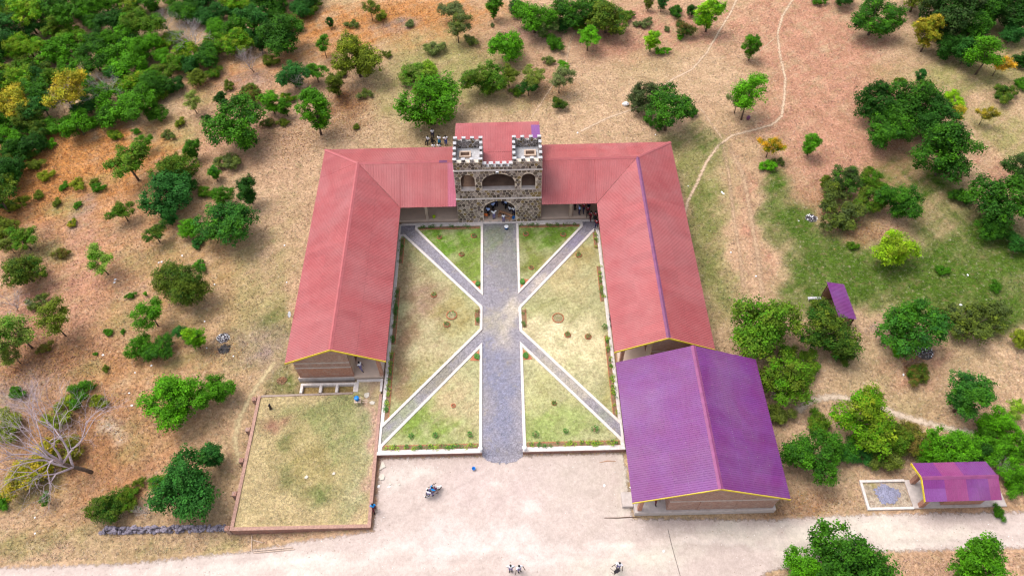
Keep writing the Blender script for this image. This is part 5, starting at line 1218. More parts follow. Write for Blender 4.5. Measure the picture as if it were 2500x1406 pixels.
path_cols = [(-.4, 6, 1.6, 7, (0.185, 0.182, 0.235), 1), (-.4, 15.5, 2.2, 2.2, (0.34, 0.30, 0.21), .75), (.9, 15.5, .9, 3.2, (0.44, 0.38, 0.30), .8), (-.4, 24, 1.8, 5, (0.20, 0.185, 0.185), .8), (-1.5, 26, 1.2, 3, (0.17, 0.20, 0.11), .6), (0.9, 26, .8, 3, (0.17, 0.20, 0.11), .4),
             (6.5, 8.5, 3.5, 3.5, (0.34, 0.30, 0.24), .8), (6, 23, 3, 3, (0.27, 0.23, 0.22), .9), (3.2, 19.5, 1.5, 1.3, (0.42, 0.36, 0.30), .8), (9.5, 26.5, 2, 2, (0.22, 0.19, 0.24), .9), (-7.5, 23, 4, 4, (0.22, 0.205, 0.235), 1), (-7, 9, 4, 4, (0.22, 0.20, 0.16), .9), (-11, 3, 2, 2, (0.26, 0.27, 0.17), .9), (10.3, 3.2, 1.5, 1.5, (0.24, 0.24, 0.20), .9)]
def pz(x, y):
    return np.where(y < 0.8, np.maximum(Zg(x, y) + 0.05, 0.03 - 0.53 * smooth(0.8, -0.7, y)), 0.03)
sheet('gravel_path', poly_sdf([(-12.45, 0.2), (-2.45, 0.2), *[(-.38 - math.cos(a) * (2.0 + .05 * math.sin(23 * a)), -.1 - math.sin(a) * (.95 + .10 * math.sin(19 * a) + .12 * math.sin(41 * a))) for a in np.linspace(0, 3.14, 60)], (1.68, 0.2), (11.45, 0.2), (11.45, 29.5), (-12.45, 29.5)]), (-12.6, 11.6, -1.4, 29.8), 0.2, M['gravel'],
      lambda x, y: patch_colours(x, y, (0.235, 0.215, 0.235), path_cols), pz, snap=True)

LAWNS = {
 'back_left': [(-10.45, 29.25), (-2.52, 29.25), (-2.5, 19.05), (-10.45, 28.75)],
 'left': [(-12.35, 27.85), (-11.85, 27.85), (-2.55, 17.15), (-2.55, 14.2), (-12.35, 2.95)],
 'front_left': [(-2.55, 12.1), (-12.3, 0.75), (-12.35, 0.15), (-2.52, 0.15)],
 'back_right': [(9.5, 29.2), (1.75, 29.2), (1.74, 19.15), (9.55, 28.7)],
 'right': [(11.35, 28.05), (10.95, 28.05), (1.74, 16.95), (1.78, 13.9), (11.35, 2.75)],
 'front_right': [(1.76, 12.15), (11.35, 0.85), (11.35, 0.15), (1.78, 0.15)]}
lawn_p = [(-5.5, 27, 6, 2.5, (0.115, 0.225, 0.03), 1), (-3.6, 23, 2, 3, (0.15, 0.22, 0.045), .9), (4.5, 27.5, 5, 2.2, (0.115, 0.21, 0.03), 1), (3, 23, 2.5, 2.5, (0.16, 0.20, 0.05), .9), (-10, 22, 2.5, 5, (0.29, 0.23, 0.14), .7), (-8.6, 24, 1.6, 1.6, (0.27, 0.29, 0.16), .6), (-9, 18, 3, 3, (0.31, 0.22, 0.17), .8), (-5.5, 17, 3, 2.5, (0.30, 0.26, 0.12), .7), (-8, 12, 3.5, 3, (0.38, 0.33, 0.21), .8), (-11.4, 15, 1.2, 6, (0.24, 0.17, 0.11), .7), (-9.5, 7, 3, 3, (0.29, 0.26, 0.11), .7), (-11.0, 9, 1.2, 5, (0.29, 0.20, 0.13), .7),  # brown patches along the left edge: shade beside the left block, painted into the turf
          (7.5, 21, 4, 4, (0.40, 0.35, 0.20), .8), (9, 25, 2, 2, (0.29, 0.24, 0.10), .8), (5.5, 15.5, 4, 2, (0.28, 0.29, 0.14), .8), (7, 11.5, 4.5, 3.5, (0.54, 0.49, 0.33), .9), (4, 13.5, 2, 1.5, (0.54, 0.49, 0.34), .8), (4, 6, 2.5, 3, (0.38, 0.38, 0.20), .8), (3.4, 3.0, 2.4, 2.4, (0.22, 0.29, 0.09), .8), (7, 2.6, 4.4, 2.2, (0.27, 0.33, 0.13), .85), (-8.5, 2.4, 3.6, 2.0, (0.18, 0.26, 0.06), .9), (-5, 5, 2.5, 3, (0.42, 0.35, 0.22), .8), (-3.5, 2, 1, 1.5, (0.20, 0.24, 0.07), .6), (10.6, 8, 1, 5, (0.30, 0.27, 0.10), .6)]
lawn_objs = []
for k, P in LAWNS.items():
    A = np.array(P)
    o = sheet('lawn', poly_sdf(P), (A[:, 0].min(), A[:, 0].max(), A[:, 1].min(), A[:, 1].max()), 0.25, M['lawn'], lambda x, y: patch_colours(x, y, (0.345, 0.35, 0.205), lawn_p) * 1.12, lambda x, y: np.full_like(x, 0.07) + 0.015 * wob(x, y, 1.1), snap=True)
    kb = ribbon(P, 0.31, -0.1, 0.16, True).build('kerb', M['kerb'])
    bevel(kb, 0.025)
    tag(kb, kind='structure')
# continuous pale kerb along both verandas and the back step
for pts in ([(-12.45, 0.0), (-12.45, 29.62)], [(11.45, 0.0), (11.45, 29.62)]):
    tag(bevel(ribbon(pts, 0.24, -0.4, 0.13).build('kerb', M['kerb']), 0.02), kind='structure')
tag(bevel(ribbon([(-12.3, 29.6), (11.3, 29.6)], 0.34, -0.2, 0.12).build('kerb', M['kerb']), 0.02), kind='structure')

def low_wall(x0, x1, label):
    t = thing('low_wall', label, 'wall', (0.5 * (x0 + x1), 0.0, -0.5))
    MB().box(x0, x1, -0.14, 0.10, -0.6, 0.10).build('brick_face', M['brick_wall'], t)
    bevel(MB().box(x0 - 0.03, x1 + 0.03, -0.19, 0.14, 0.103, 0.19).build('coping', M['kerb'], t), 0.02)
low_wall(-12.6, -2.38, 'low brick garden wall with white coping left of the gravel path')
low_wall(1.62, 11.55, 'low brick garden wall with white coping right of the gravel path')

# ------------------------------------------------------------------ roofs
def poly_span(poly, u):
    vs = []
    n = len(poly)
    for i in range(n):
        a, b = poly[i - 1], poly[i]
        if abs(a[0] - b[0]) < 1e-9: 
            if abs(a[0] - u) < 1e-6: vs += [a[1], b[1]]
            continue
        t = (u - a[0]) / (b[0] - a[0])
        if -1e-9 <= t <= 1 + 1e-9: vs.append(a[1] + t * (b[1] - a[1]))
    return (min(vs), max(vs)) if vs else (0, 0)
RIB = 0.20
def roof_slope(parent, O, u, v, poly, mat_fn, ribs=5, rows=None, seed=0):
    O, u, v = Vector(O), Vector(u).normalized(), Vector(v).normalized()
    n = u.cross(v)
    if n.z < 0: n = -n
    r = random.Random(seed)
    umin, umax = min(p[0] for p in poly), max(p[0] for p in poly)
    vmax = max(p[1] for p in poly)
    W = RIB * ribs
    ns = max(1, round((umax - umin) / W))
    W = (umax - umin) / ns
    rib = W / ribs
    for k in range(ns):
        u0, u1 = umin + k * W, umin + (k + 1) * W
        br = []
        for j in range(ribs):
            b = u0 + j * rib
            br += [(b, 0.0), (b + rib * .40, 0.0), (b + rib * .50, .028), (b + rib * .80, .028), (b + rib * .90, 0.0)]
        br.append((u1, 0.0))
        for p in poly:
            if u0 + 1e-4 < p[0] < u1 - 1e-4: br.append((p[0], 0.0))
        br.sort()
        lift = 0.004 * (k % 2) + r.uniform(0, 0.003)
        for row, (ra, rb) in enumerate(rows or [(0.0, 1.0)]):
            mb = MB()
            for (uu, h) in br:
                a, b = poly_span(poly, uu)
                a2, b2 = max(a, ra * vmax), min(b, rb * vmax)
                if b2 < a2: b2 = a2
                hh = h + lift + 0.012 * row
                mb.v.append(tuple(O + u * uu + v * a2 + n * hh)); mb.v.append(tuple(O + u * uu + v * b2 + n * (hh - 0.01 * (rb < 1))))
            for i in range(len(br) - 1):
                mb.f.append((2 * i, 2 * i + 2, 2 * i + 3, 2 * i + 1))
            mb.build('roof_sheet', mat_fn(k, ns, row), parent)
def cap(parent, p0, p1, s0, s1, mat, w=0.24, name='ridge_cap'):
    p0, p1, s0, s1 = Vector(p0), Vector(p1), Vector(s0).normalized(), Vector(s1).normalized()
    up = Vector((0, 0, 1))
    d = (p1 - p0).normalized()
    mb = MB()
    for p in (p0, p1):
        for q in (p + s0 * w + up * .045, p + s0 * .07 + up * .075, p + up * .095, p + s1 * .07 + up * .075, p + s1 * w + up * .045):
            mb.v.append(tuple(q))
    mb.f += [(i, i + 1, i + 6, i + 5) for i in range(4)]
    mb.f += [(0, 4, 3, 2, 1), (5, 6, 7, 8, 9), (0, 5, 9, 4)]
    return mb.build(name, mat, parent)
def barge(parent, p0, p1, depth=0.22, t=0.05, ydir=-1):
    p0, p1 = Vector(p0), Vector(p1)
    y = Vector((0, ydir * t, 0))
    up = Vector((0, 0, 0.05)); dn = Vector((0, 0, -depth + 0.05))
    MB().hexa([p0 + dn, p1 + dn, p1 + dn + y, p0 + dn + y, p0 + up, p1 + up, p1 + up + y, p0 + up + y]).build('barge_board', M['yellow_board'], parent)

HE, HR, RA = 3.8, 6.236, 5.054
SL = math.hypot(RA, HR - HE)
def wing_block(side, xi, yg, tx, label, group=None):
    """L-shaped classroom block: a long wing and a short arm that meets the stone gatehouse"""
    s = side
    YN = 28.9
    X = lambda d: s * (xi + d)                    # distance outward from the inner eave
    yr, yb = YN + RA, YN + 2 * RA
    arm = xi - abs(tx)
    t = thing('classroom_block', label, 'building', (X(RA), 20.0, 0.0))
    red = lambda k, n, r: M['red_roof']
    up = (HR - HE)
    # wing, outer slope
    roof_slope(t, (X(2 * RA), yg, HE), (0, 1, 0), (-s * RA, 0, up), [(0, 0), (yb - yg, 0), (yr - yg, SL), (0, SL)], red, rows=[(0, .54), (.54, 1)], seed=1)
    roof_slope(t, (X(0), yg, HE), (0, 1, 0), (s * RA, 0, up), [(0, 0), (YN - yg - .03, 0), (yr - yg - .03, SL), (0, SL)], red, rows=[(0, .54), (.54, 1)], seed=2)
    # arm
    L1 = xi - abs(tx) - 0.02
    ux = (s, 0, 0)
    e0 = (tx + s * 0.02)
    nd = lambda k, n, r: M['plum_roof'] if (k == 0 and s < 0) else M['red_roof']
    roof_slope(t, (e0, YN, HE), ux, (0, RA, up), [(0, 0), (L1 - .03, 0), (L1 + RA - .03, SL), (0, SL)], nd, seed=3)
    roof_slope(t, (e0, yb, HE), ux, (0, -RA, up), [(0, 0), (L1 + 2 * RA, 0), (L1 + RA, SL), (0, SL)], red, seed=4)
    dn_o, dn_i = (s * RA, 0, -up), (-s * RA, 0, -up)
    capm = M['violet_cap'] if s > 0 else M['pink_cap']
    cap(t, (X(RA), yg - .02, HR), (X(RA), yr, HR), dn_o, dn_i, capm)
    if s < 0:
        cap(t, (e0, yr, HR), (e0 + s * 1.0, yr, HR), (0, RA, -up), (0, -RA, -up), M['pink_cap'])
        cap(t, (e0 + s * 1.0, yr, HR), (e0 + s * 1.95, yr, HR + .004), (0, RA, -up), (0, -RA, -up), M['violet_cap'])
        cap(t, (e0 + s * 1.95, yr, HR), (X(RA), yr, HR), (0, RA, -up), (0, -RA, -up), M['pink_cap'])
    else:
        cap(t, (e0, yr, HR), (X(RA), yr, HR), (0, RA, -up), (0, -RA, -up), M['pink_cap'])
    cap(t, (X(RA), yr, HR), (X(2 * RA), yb, HE), (s, -1, -.3), (-s, 1, -.3), M['pink_cap'], 0.2, 'hip_cap')
    # barge boards at the open gable
    barge(t, (X(2 * RA) + s * .02, yg, HE), (X(RA), yg, HR)); barge(t, (X(RA), yg, HR), (X(0) - s * .02, yg, HE))
    # plinth and veranda floor
    yw = yg + 0.38
    xo, xw, xv = X(2 * RA - 0.62), X(3.84), X(0.84)      # outer wall, inner classroom wall, veranda edge
    ynw = 32.7
    mb = MB(); a, b = sorted((xo + s * .12, xv)); mb.box(a, b, yw - .12, 30.0, -0.9, 0.30)
    mb.build('plinth', M['floor_concrete'], t)
    mb = MB(); a, b = sorted((xo + s * .12, tx + s * 0.05)); mb.box(a, b, 30.002, 38.3, -0.9, 0.30)
    mb.build('veranda_floor', M['floor_concrete'], t)
    a, b = sorted((xo + s * .16, xw))
    bevel(MB().box(a, b, yw - .2, yw - .122, -0.9, 0.42).build('plinth_face', M['concrete'], t), .01)
    roofz = lambda d: HE + up * (1 - abs(d - RA) / RA) - 0.06
    dO, dW = 2 * RA - .62, 3.84
    th = 0.23
    # gable wall, courses split by two ring beams
    def gable(z0, z1, mat, name, y0, y1):
        pts = [(X(dO), z0), (X(dW), z0)]
        if z1 is None: pts += [(X(dW), roofz(dW)), (X(RA), roofz(RA)), (X(dO), roofz(dO))]
        else: pts += [(X(dW), z1), (X(dO), z1)]
        MB().prism([(p[0], y0, p[1]) for p in pts], (0, y1 - y0, 0)).build(name, mat, t)
    gable(0.3, 2.1, M['brick_orange'], 'gable_wall', yw, yw + th)
    gable(2.1, 2.28, M['concrete'], 'ring_beam', yw - .02, yw + th)
    gable(2.28, 3.05, M['brick_brown'], 'gable_wall', yw, yw + th)
    gable(3.05, 3.2, M['concrete'], 'ring_beam', yw - .02, yw + th)
    gable(3.2, None, M['brick_brown'], 'gable_wall', yw, yw + th)
    a, b = sorted((X(dO), X(dO - th)))
    MB().box(a, b, yw + th, 38.2, 0.3, roofz(dO - .12)).build('outer_wall', M['brick_orange'], t)
    a, b = sorted((X(dW), X(dW + th)))
    MB().box(a, b, yw + th, ynw + th, 0.3, roofz(dW)).build('inner_wall', M['plaster'], t)
    a, b = sorted((X(dW), tx + s * .06))
    MB().box(a, b, ynw, ynw + th, 0.3, roofz(3.8)).build('arm_wall', M['plaster'], t)
    a, b = sorted((X(dO - th), tx + s * .06))
    MB().box(a, b, 37.97, 38.2, 0.3, roofz(.9)).build('back_wall', M['brick_orange'], t)
    # doors and windows under the verandas
    for y in np.arange(yw + 2.2, 30.5, 5.6):
        w = MB(); a, b = sorted((X(dW) - s * .03, X(dW) + s * .02)); w.box(a, b, y - .45, y + .45, .3, 2.4)
        d = w.build('door', M['door'], t)
        MB().ball((X(dW) - s * .06, y + .35, 1.35), .035, 6, 4).build('handle', M['steel'], d)
        for dy in (1.7, 3.3):
            w = MB(); w.box(a, b, y + dy - .6, y + dy + .6, 1.3, 2.4)
            q = w.build('window', M['glass'], t)
            fr = MB()
            for (y0, y1, z0, z1) in ((-.66, -.6, 1.24, 2.46), (.6, .66, 1.24, 2.46), (-.6, .6, 1.24, 1.3), (-.6, .6, 2.4, 2.46), (-.02, .02, 1.3, 2.4)):
                a2, b2 = sorted((X(dW) - s * .05, X(dW) - s * .005)); fr.box(a2, b2, y + dy + y0, y + dy + y1, z0, z1)
            fr.build('frame', M['frame_steel'], q)
    # veranda pillars with brick faces
    pil = [(X(.96), yw + .12 + k * 3.55) for k in range(6) if yw + .12 + k * 3.55 < 27.5]
    for (px, py) in pil:
        d0 = RA - abs(.96 - RA)
        bevel(MB().box(px - .17, px + .17, py - .17, py + .17, .3, roofz(.96) - .02).build('pillar', M['brick_orange'], t), .01)
    for px in ((-9.11,) if s < 0 else (8.2,)):
        bevel(MB().box(px - .17, px + .17, 29.97, 30.31, .3, roofz(1.2)).build('pillar', M['plaster'], t), .01)
    # rafter plate along the inner eave
    a, b = sorted((X(.9), X(1.02)))
    MB().box(a, b, yw, 29.9, roofz(.9) - .2, roofz(.9) - .03).build('eave_beam', M['dark_wood'], t)
    return t
left_block = wing_block(-1, 11.88, 8.18, -5.36, 'long red-roofed classroom block on the left with brown brick gable')
right_block = wing_block(1, 11.06, 8.65, 4.62, 'long red-roofed classroom block on the right with violet ridge')

# ------------------------------------------------------------------ stone gatehouse
TX0, TX1, TY = -5.34, 4.60, 29.72
gate = thing('stone_gatehouse', 'castle-like rubble stone gatehouse with two battlemented turrets and arched entrance', 'gatehouse', (-.37, TY, 0))
OPEN = [(-2.26, 1.54, 0.30, 2.15, 3.72), (-2.24, 1.52, 5.68, 6.65, 8.15), (-4.66, -3.04, 5.68, 7.25, 8.08), (2.27, 3.87, 5.68, 7.25, 8.08)]
def arch_top(o, x):
    x0, x1, zs, zp, zt = o
    t = (x - 0.5 * (x0 + x1)) / (0.5 * (x1 - x0))
    return zp + (zt - zp) * math.sqrt(max(0.0, 1 - t * t))
def in_open(x, z, g=0.0):
    for o in OPEN:
        if o[0] - g < x < o[1] + g and o[2] - g < z < arch_top(o, min(max(x, o[0]), o[1])) + g: return True
    return False
def wall_top(x):
    return 9.95 if (x < -2.05 or x > 1.31) else 9.22
xsplit = sorted(set([TX0, TX1, -2.05, 1.31] + [o[0] for o in OPEN] + [o[1] for o in OPEN] + [o[0] + (o[1] - o[0]) * .5 * (1 - math.cos(math.pi * k / 18)) for o in OPEN for k in range(1, 18)]))
mb = MB()
for a, b in zip(xsplit[:-1], xsplit[1:]):
    if b - a < 1e-5: continue
    m = .5 * (a + b)
    cuts = sorted([o for o in OPEN if o[0] < m < o[1]], key=lambda o: o[2])
    z0a = z0b = -0.3
    for o in cuts:
        if o[2] > 0.31: mb.hexa([(a, TY, z0a), (b, TY, z0b), (b, TY + .45, z0b), (a, TY + .45, z0a), (a, TY, o[2]), (b, TY, o[2]), (b, TY + .45, o[2]), (a, TY + .45, o[2])])
        else: mb.hexa([(a, TY, -.3), (b, TY, -.3), (b, TY + .45, -.3), (a, TY + .45, -.3), (a, TY, .295), (b, TY, .295), (b, TY + .45, .295), (a, TY + .45, .295)])
        z0a, z0b = arch_top(o, a), arch_top(o, b)
    zt = wall_top(m)
    mb.hexa([(a, TY, z0a), (b, TY, z0b), (b, TY + .45, z0b), (a, TY + .45, z0a), (a, TY, zt), (b, TY, zt), (b, TY + .45, zt), (a, TY + .45, zt)])
front = mb.build('front_wall', M['mortar'], gate)
# the facing stones, one by one
def cell(p, others, box):
    poly = [(box[0], box[2]), (box[1], box[2]), (box[1], box[3]), (box[0], box[3])]
    for q in others:
        mx, mz, dx, dz = .5 * (p[0] + q[0]), .5 * (p[1] + q[1]), q[0] - p[0], q[1] - p[1]
        out = []
        for i in range(len(poly)):
            a, b = poly[i - 1], poly[i]
            sa = (a[0] - mx) * dx + (a[1] - mz) * dz; sb = (b[0] - mx) * dx + (b[1] - mz) * dz
            if sa <= 0 and sb > 0 or sa > 0 and sb <= 0:
                t = sa / (sa - sb); out.append((a[0] + t * (b[0] - a[0]), a[1] + t * (b[1] - a[1])))
            if sb <= 0: out.append(b)
        poly = out
        if len(poly) < 3: return None
    return poly
sr = random.Random(5)
stones = []
for (bx0, bx1, bz0, bz1) in [(TX0, TX1, 0.02, 4.09), (TX0, TX1, 4.29, 8.66), (TX0, -2.05, 8.86, 9.94), (-2.05, 1.31, 8.86, 9.21), (1.31, TX1, 8.86, 9.94)]:
    sx, sz = 0.47, 0.42
    cx, cz = max(1, round((bx1 - bx0) / sx)), max(1, round((bz1 - bz0) / sz))
    pts = []
    for j in range(cz):
        for i in range(cx):
            pts.append((bx0 + (i + .5 + .25 * (j % 2 * 2 - 1) + sr.uniform(-.36, .36)) * (bx1 - bx0) / cx, bz0 + (j + .5 + sr.uniform(-.34, .34)) * (bz1 - bz0) / cz))
    for p in pts:
        if in_open(p[0], p[1], 0.06): continue
        near_p = [q for q in pts if q is not p and abs(q[0] - p[0]) < 1.1 and abs(q[1] - p[1]) < 1.0]
        c = cell(p, near_p, (bx0, bx1, bz0, bz1))
        if not c: continue
        g = (sum(q[0] for q in c) / len(c), sum(q[1] for q in c) / len(c))
        if in_open(g[0], g[1], 0.04): continue
        out = []
        for q in c:
            k = sr.uniform(.78, .88)
            q = (g[0] + (q[0] - g[0]) * k, g[1] + (q[1] - g[1]) * k)
            for _ in range(8):
                if in_open(q[0], q[1], 0.03): q = (g[0] + (q[0] - g[0]) * .8, g[1] + (q[1] - g[1]) * .8)
            out.append(q)
        ar = abs(sum(out[i - 1][0] * out[i][1] - out[i][0] * out[i - 1][1] for i in range(len(out)))) / 2
        if ar > 0.012: stones.append((ar, g, out))
stones.sort(key=lambda s: -s[0])
rest = MB(); tones = []
for k, (ar, g, c) in enumerate(stones):
    mbs = MB() if k < 300 else rest
    n = len(c); dpt = sr.uniform(.035, .075)
    vs_ = [(q[0], TY + .01, q[1]) for q in c] + [(g[0] + (q[0] - g[0]) * .97, TY - dpt * .7, g[1] + (q[1] - g[1]) * .97) for q in c] + [(g[0] + (q[0] - g[0]) * .88, TY - dpt, g[1] + (q[1] - g[1]) * .88) for q in c]
    fs_ = [(i, (i + 1) % n, n + (i + 1) % n, n + i) for i in range(n)] + [(n + i, n + (i + 1) % n, 2 * n + (i + 1) % n, 2 * n + i) for i in range(n)] + [tuple(range(2 * n, 3 * n))]
    mbs.add(vs_, fs_)
    if k < 300: mbs.build('stone', M['stone'], gate)
    else: tones += [sr.random()] * (3 * n)
ro = rest.build('small_stones', M['stone'], gate)
ro['kind'] = 'stuff'
_a = ro.data.attributes.new('tone', 'FLOAT', 'POINT')
_a.data.foreach_set('value', np.array(tones, dtype=np.float32))
for z, nm in ((4.1, 'string_course'), (8.67, 'string_course')):
    bevel(MB().box(TX0 - .05, TX1 + .05, TY - .13, TY - .002, z, z + .17).build(nm, M['kerb'], gate), .02)
# sills of the upper openings
for o in OPEN[1:]:
    bevel(MB().box(o[0] - .02, o[1] + .02, TY - .1, TY + .5, o[2] - .12, o[2] + .02).build('sill', M['concrete'], gate), .015)
# hall behind: side walls, loggia floor and back wall, lobby
MB().box(TX0, TX0 + .4, TY + .452, 39.1, -.3, 7.0).build('side_wall', M['masonry'], gate)
MB().box(TX1 - .4, TX1, TY + .452, 39.1, -.3, 7.0).build('side_wall', M['masonry'], gate)
MB().box(TX0 + .402, TX1 - .402, 38.7, 39.1, -.3, 6.9).build('back_wall', M['brick_brown'], gate)
MB().box(TX0 + .402, TX1 - .402, TY - .02, 38.69, -.3, .302).build('lobby_floor', M['floor_concrete'], gate)
MB().box(TX0 + .402, TX1 - .402, TY + .453, 38.69, 5.35, 5.66).build('loggia_floor', M['dark_plaster'], gate)
MB().box(TX0 + .402, TX1 - .402, 32.6, 32.85, 5.662, 7.75).build('loggia_back_wall', M['dark_plaster'], gate)
for xx in (-2.75, 1.95):
    MB().box(xx - .12, xx + .12, TY + .453, 32.598, 5.662, 7.75).build('loggia_partition', M['dark_plaster'], gate)
    MB().box(xx - .12, xx + .12, TY + .453, 38.69, .304, 5.348).build('lobby_wall', M['dark_plaster'], gate)
# turrets
def turret(x0, x1, y0, y1):
    zf, zw, t = 8.92, 9.95, .32
    MB().box(x0 + .003, x1 - .003, TY + .455, y1 - .003, 8.45, zf).build('turret_floor', M['white_cap'], gate)
    for (a, b, c, d) in ((x0, x0 + t, TY + .453, y1), (x1 - t, x1, TY + .453, y1), (x0 + t + .002, x1 - t - .002, y1 - t, y1)):
        MB().box(a, b, c, d, zf + .002, zw).build('parapet', M['masonry'], gate)
    # lower outer faces that rise above the hall roof
    MB().box(x1 - .02 if x0 < 0 else x0 - .02, x1 + .02 if x0 < 0 else x0 + .02, TY + .453, y1 - .01, 6.9, zf).build('turret_wall', M['masonry'], gate)
    # roof hatch with a raised kerb
    hx, hy = (x0 + 1.28, y1 - 1.55) if x0 < 0 else (x1 - 1.28, y1 - 1.55)
    h = ribbon([(hx - .58, hy - .38), (hx + .58, hy - .38), (hx + .58, hy + .38), (hx - .58, hy + .38)], .16, zf, zf + .28, True).build('hatch_kerb', M['pale_wood'], gate)
    MB().box(hx - .49, hx + .49, hy - .29, hy + .29, zf + .003, zf + .03).build('hatch_floor', M['dark_wood'], gate)
    mw = .42
    def merlon(cx, cy, wx, wy):
        m = MB().box(cx - wx / 2, cx + wx / 2, cy - wy / 2, cy + wy / 2, zw + .002, zw + .40).build('merlon', M['masonry'], gate)
        bevel(MB().box(cx - wx / 2 - .012, cx + wx / 2 + .012, cy - wy / 2 - .012, cy + wy / 2 + .012, zw + .402, zw + .46).build('merlon_cap', M['white_cap'], m), .015)
    for k in range(4):
        xx = x0 + mw / 2 + k * (x1 - x0 - mw) / 3
        merlon(xx, y1 - t / 2, mw, t)
        merlon(xx, TY + t / 2, mw, t)
    for k in range(1, 4):
        yy = TY + t / 2 + k * (y1 - TY - t) / 4
        merlon(x0 + t / 2, yy, t, mw); merlon(x1 - t / 2, yy, t, mw)
    for (a, b, c, d) in ((x0 - .01, x0 + t + .01, TY, y1), (x1 - t - .01, x1 + .01, TY, y1)):
        pass
turret(TX0, -2.05, TY, 33.5)
turret(1.31, TX1, TY, 33.5)
for k in range(5):
    xx = -1.86 + k * (0.98 + 1.86 + .14) / 4
    m = MB().box(xx - .21, xx + .21, TY + .02, TY + .40, 9.222, 9.60).build('merlon', M['masonry'], gate)
    bevel(MB().box(xx - .24, xx + .24, TY - .01, TY + .43, 9.602, 9.68).build('merlon_cap', M['white_cap'], m), .015)
for k in range(4):
    xx = -1.86 + (k + .5) * (0.98 + 1.86 + .14) / 4
    bevel(MB().box(xx - .16, xx + .16, TY - .01, TY + .46, 9.222, 9.27).build('parapet_cap', M['white_cap'], gate), .01)
# monopitch steel roof of the hall, falling to the back
_zf, _zb = 8.35, 7.05
_sl = math.hypot(39.6 - 30.2, _zf - _zb)
def hall_mat(k, n, r): return M['violet_roof'] if (k == n - 1 and r == 0) else M['red_roof']
def hall_slope(x0, x1, y0, y1, seed):
    za = _zf + (_zb - _zf) * (y0 - 30.2) / 9.4; zb_ = _zf + (_zb - _zf) * (y1 - 30.2) / 9.4
    l = math.hypot(y1 - y0, za - zb_)
    roof_slope(gate, (x0, y1, zb_), (1, 0, 0), (0, y0 - y1, za - zb_), [(0, 0), (x1 - x0, 0), (x1 - x0, l), (0, l)], (lambda k, n, r: M['red_roof']) if seed == 7 else (lambda k, n, r: M['violet_roof'] if (k == n - 1 and r == 1) else M['red_roof']), rows=None if seed == 7 else [(0, .12), (.12, 1.0)], seed=seed)
hall_slope(-2.02, 1.28, 30.2, 33.5, 7)
hall_slope(TX0 - .12, TX1 + .1, 33.52, 39.6, 8)
MB().box(TX0 - .1, TX1 + .08, 39.55, 39.6, 6.75, 7.02).build('fascia', M['pink_cap'], gate)
for xx in (TX0 - .02, TX1 - .03):
    MB().hexa([(xx, 33.53, 7.0), (xx + .05, 33.53, 7.0), (xx + .05, 39.5, 6.6), (xx, 39.5, 6.6), (xx, 33.53, 7.86), (xx + .05, 33.53, 7.86), (xx + .05, 39.5, 7.03), (xx, 39.5, 7.03)]).build('gable_infill', M['masonry'], gate)
# floodlight on the upper string course
fl = thing('floodlight', 'small white floodlight above the middle arch of the gatehouse', 'floodlight', (-.45, TY - .2, 8.6))
bevel(MB().box(-.62, -.28, TY - .30, TY - .14, 8.45, 8.68).build('lamp_body', M['white_plastic'], fl), .02)
MB().box(-.59, -.31, TY - .315, TY - .302, 8.48, 8.65).build('lens', M['glass'], fl)
MB().box(-.48, -.42, TY - .135, TY - .05, 8.53, 8.6).build('bracket', M['steel'], fl)

# ------------------------------------------------------------------ purple-roofed hall (front right)
PX0, PXR, PX1, PY0, PY1, PE, PR = 11.05, 18.25, 25.0, -6.78, 7.5, 3.7, 6.55
ph = thing('purple_roofed_hall', 'wide brick hall with bright purple corrugated roof by the forecourt', 'building', (PXR, 0, -.5))
pm = lambda k, n, r: M['purple_roof']
la, lb = math.hypot(PXR - PX0, PR - PE), math.hypot(PX1 - PXR, PR - PE)
roof_slope(ph, (PX0, PY0, PE), (0, 1, 0), (PXR - PX0, 0, PR - PE), [(0, 0), (PY1 - PY0, 0), (PY1 - PY0, la), (0, la)], pm, rows=[(0, .5), (.5, 1)], seed=21)
roof_slope(ph, (PX1, PY0, PE), (0, 1, 0), (PXR - PX1, 0, PR - PE), [(0, 0), (PY1 - PY0, 0), (PY1 - PY0, lb), (0, lb)], pm, rows=[(0, .5), (.5, 1)], seed=22)
cap(ph, (PXR, PY0 - .02, PR), (PXR, PY1 + .02, PR), (PX1 - PXR, 0, PE - PR), (PX0 - PXR, 0, PE - PR), M['purple_cap'], .26)
barge(ph, (PX0, PY0, PE), (PXR, PY0, PR)); barge(ph, (PXR, PY0, PR), (PX1, PY0, PE))
# roofing screws along the purlins
sc = MB(); r2 = random.Random(3)
for (ex, rx, l) in ((PX0, PXR, la), (PX1, PXR, lb)):
    for fr in (.04, .2, .36, .5, .66, .82, .96):
        for k in range(int((PY1 - PY0) / RIB)):
            if r2.random() < (.7 if fr != .66 else .15): continue
            x = ex + (rx - ex) * fr; z = PE + (PR - PE) * fr + .043; y = PY0 + (k + .62) * RIB
            w = .014
            sc.add([(x - w, y - w, z), (x + w, y - w, z), (x + w, y + w, z), (x - w, y + w, z), (x, y, z + .025)], [(0, 1, 4), (1, 2, 4), (2, 3, 4), (3, 0, 4)])
q = sc.build('roof_screws', M['white_cap'], ph); q['kind'] = 'stuff'
proof = lambda x: PE + (PR - PE) * ((x - PX0) / (PXR - PX0) if x < PXR else (PX1 - x) / (PX1 - PXR)) - .06
wx0, wx1, wy = 14.66, 24.45, -6.3
bevel(MB().box(11.75, 24.75, -6.5, 7.2, -.9, .30).build('plinth', M['concrete'], ph), .03)
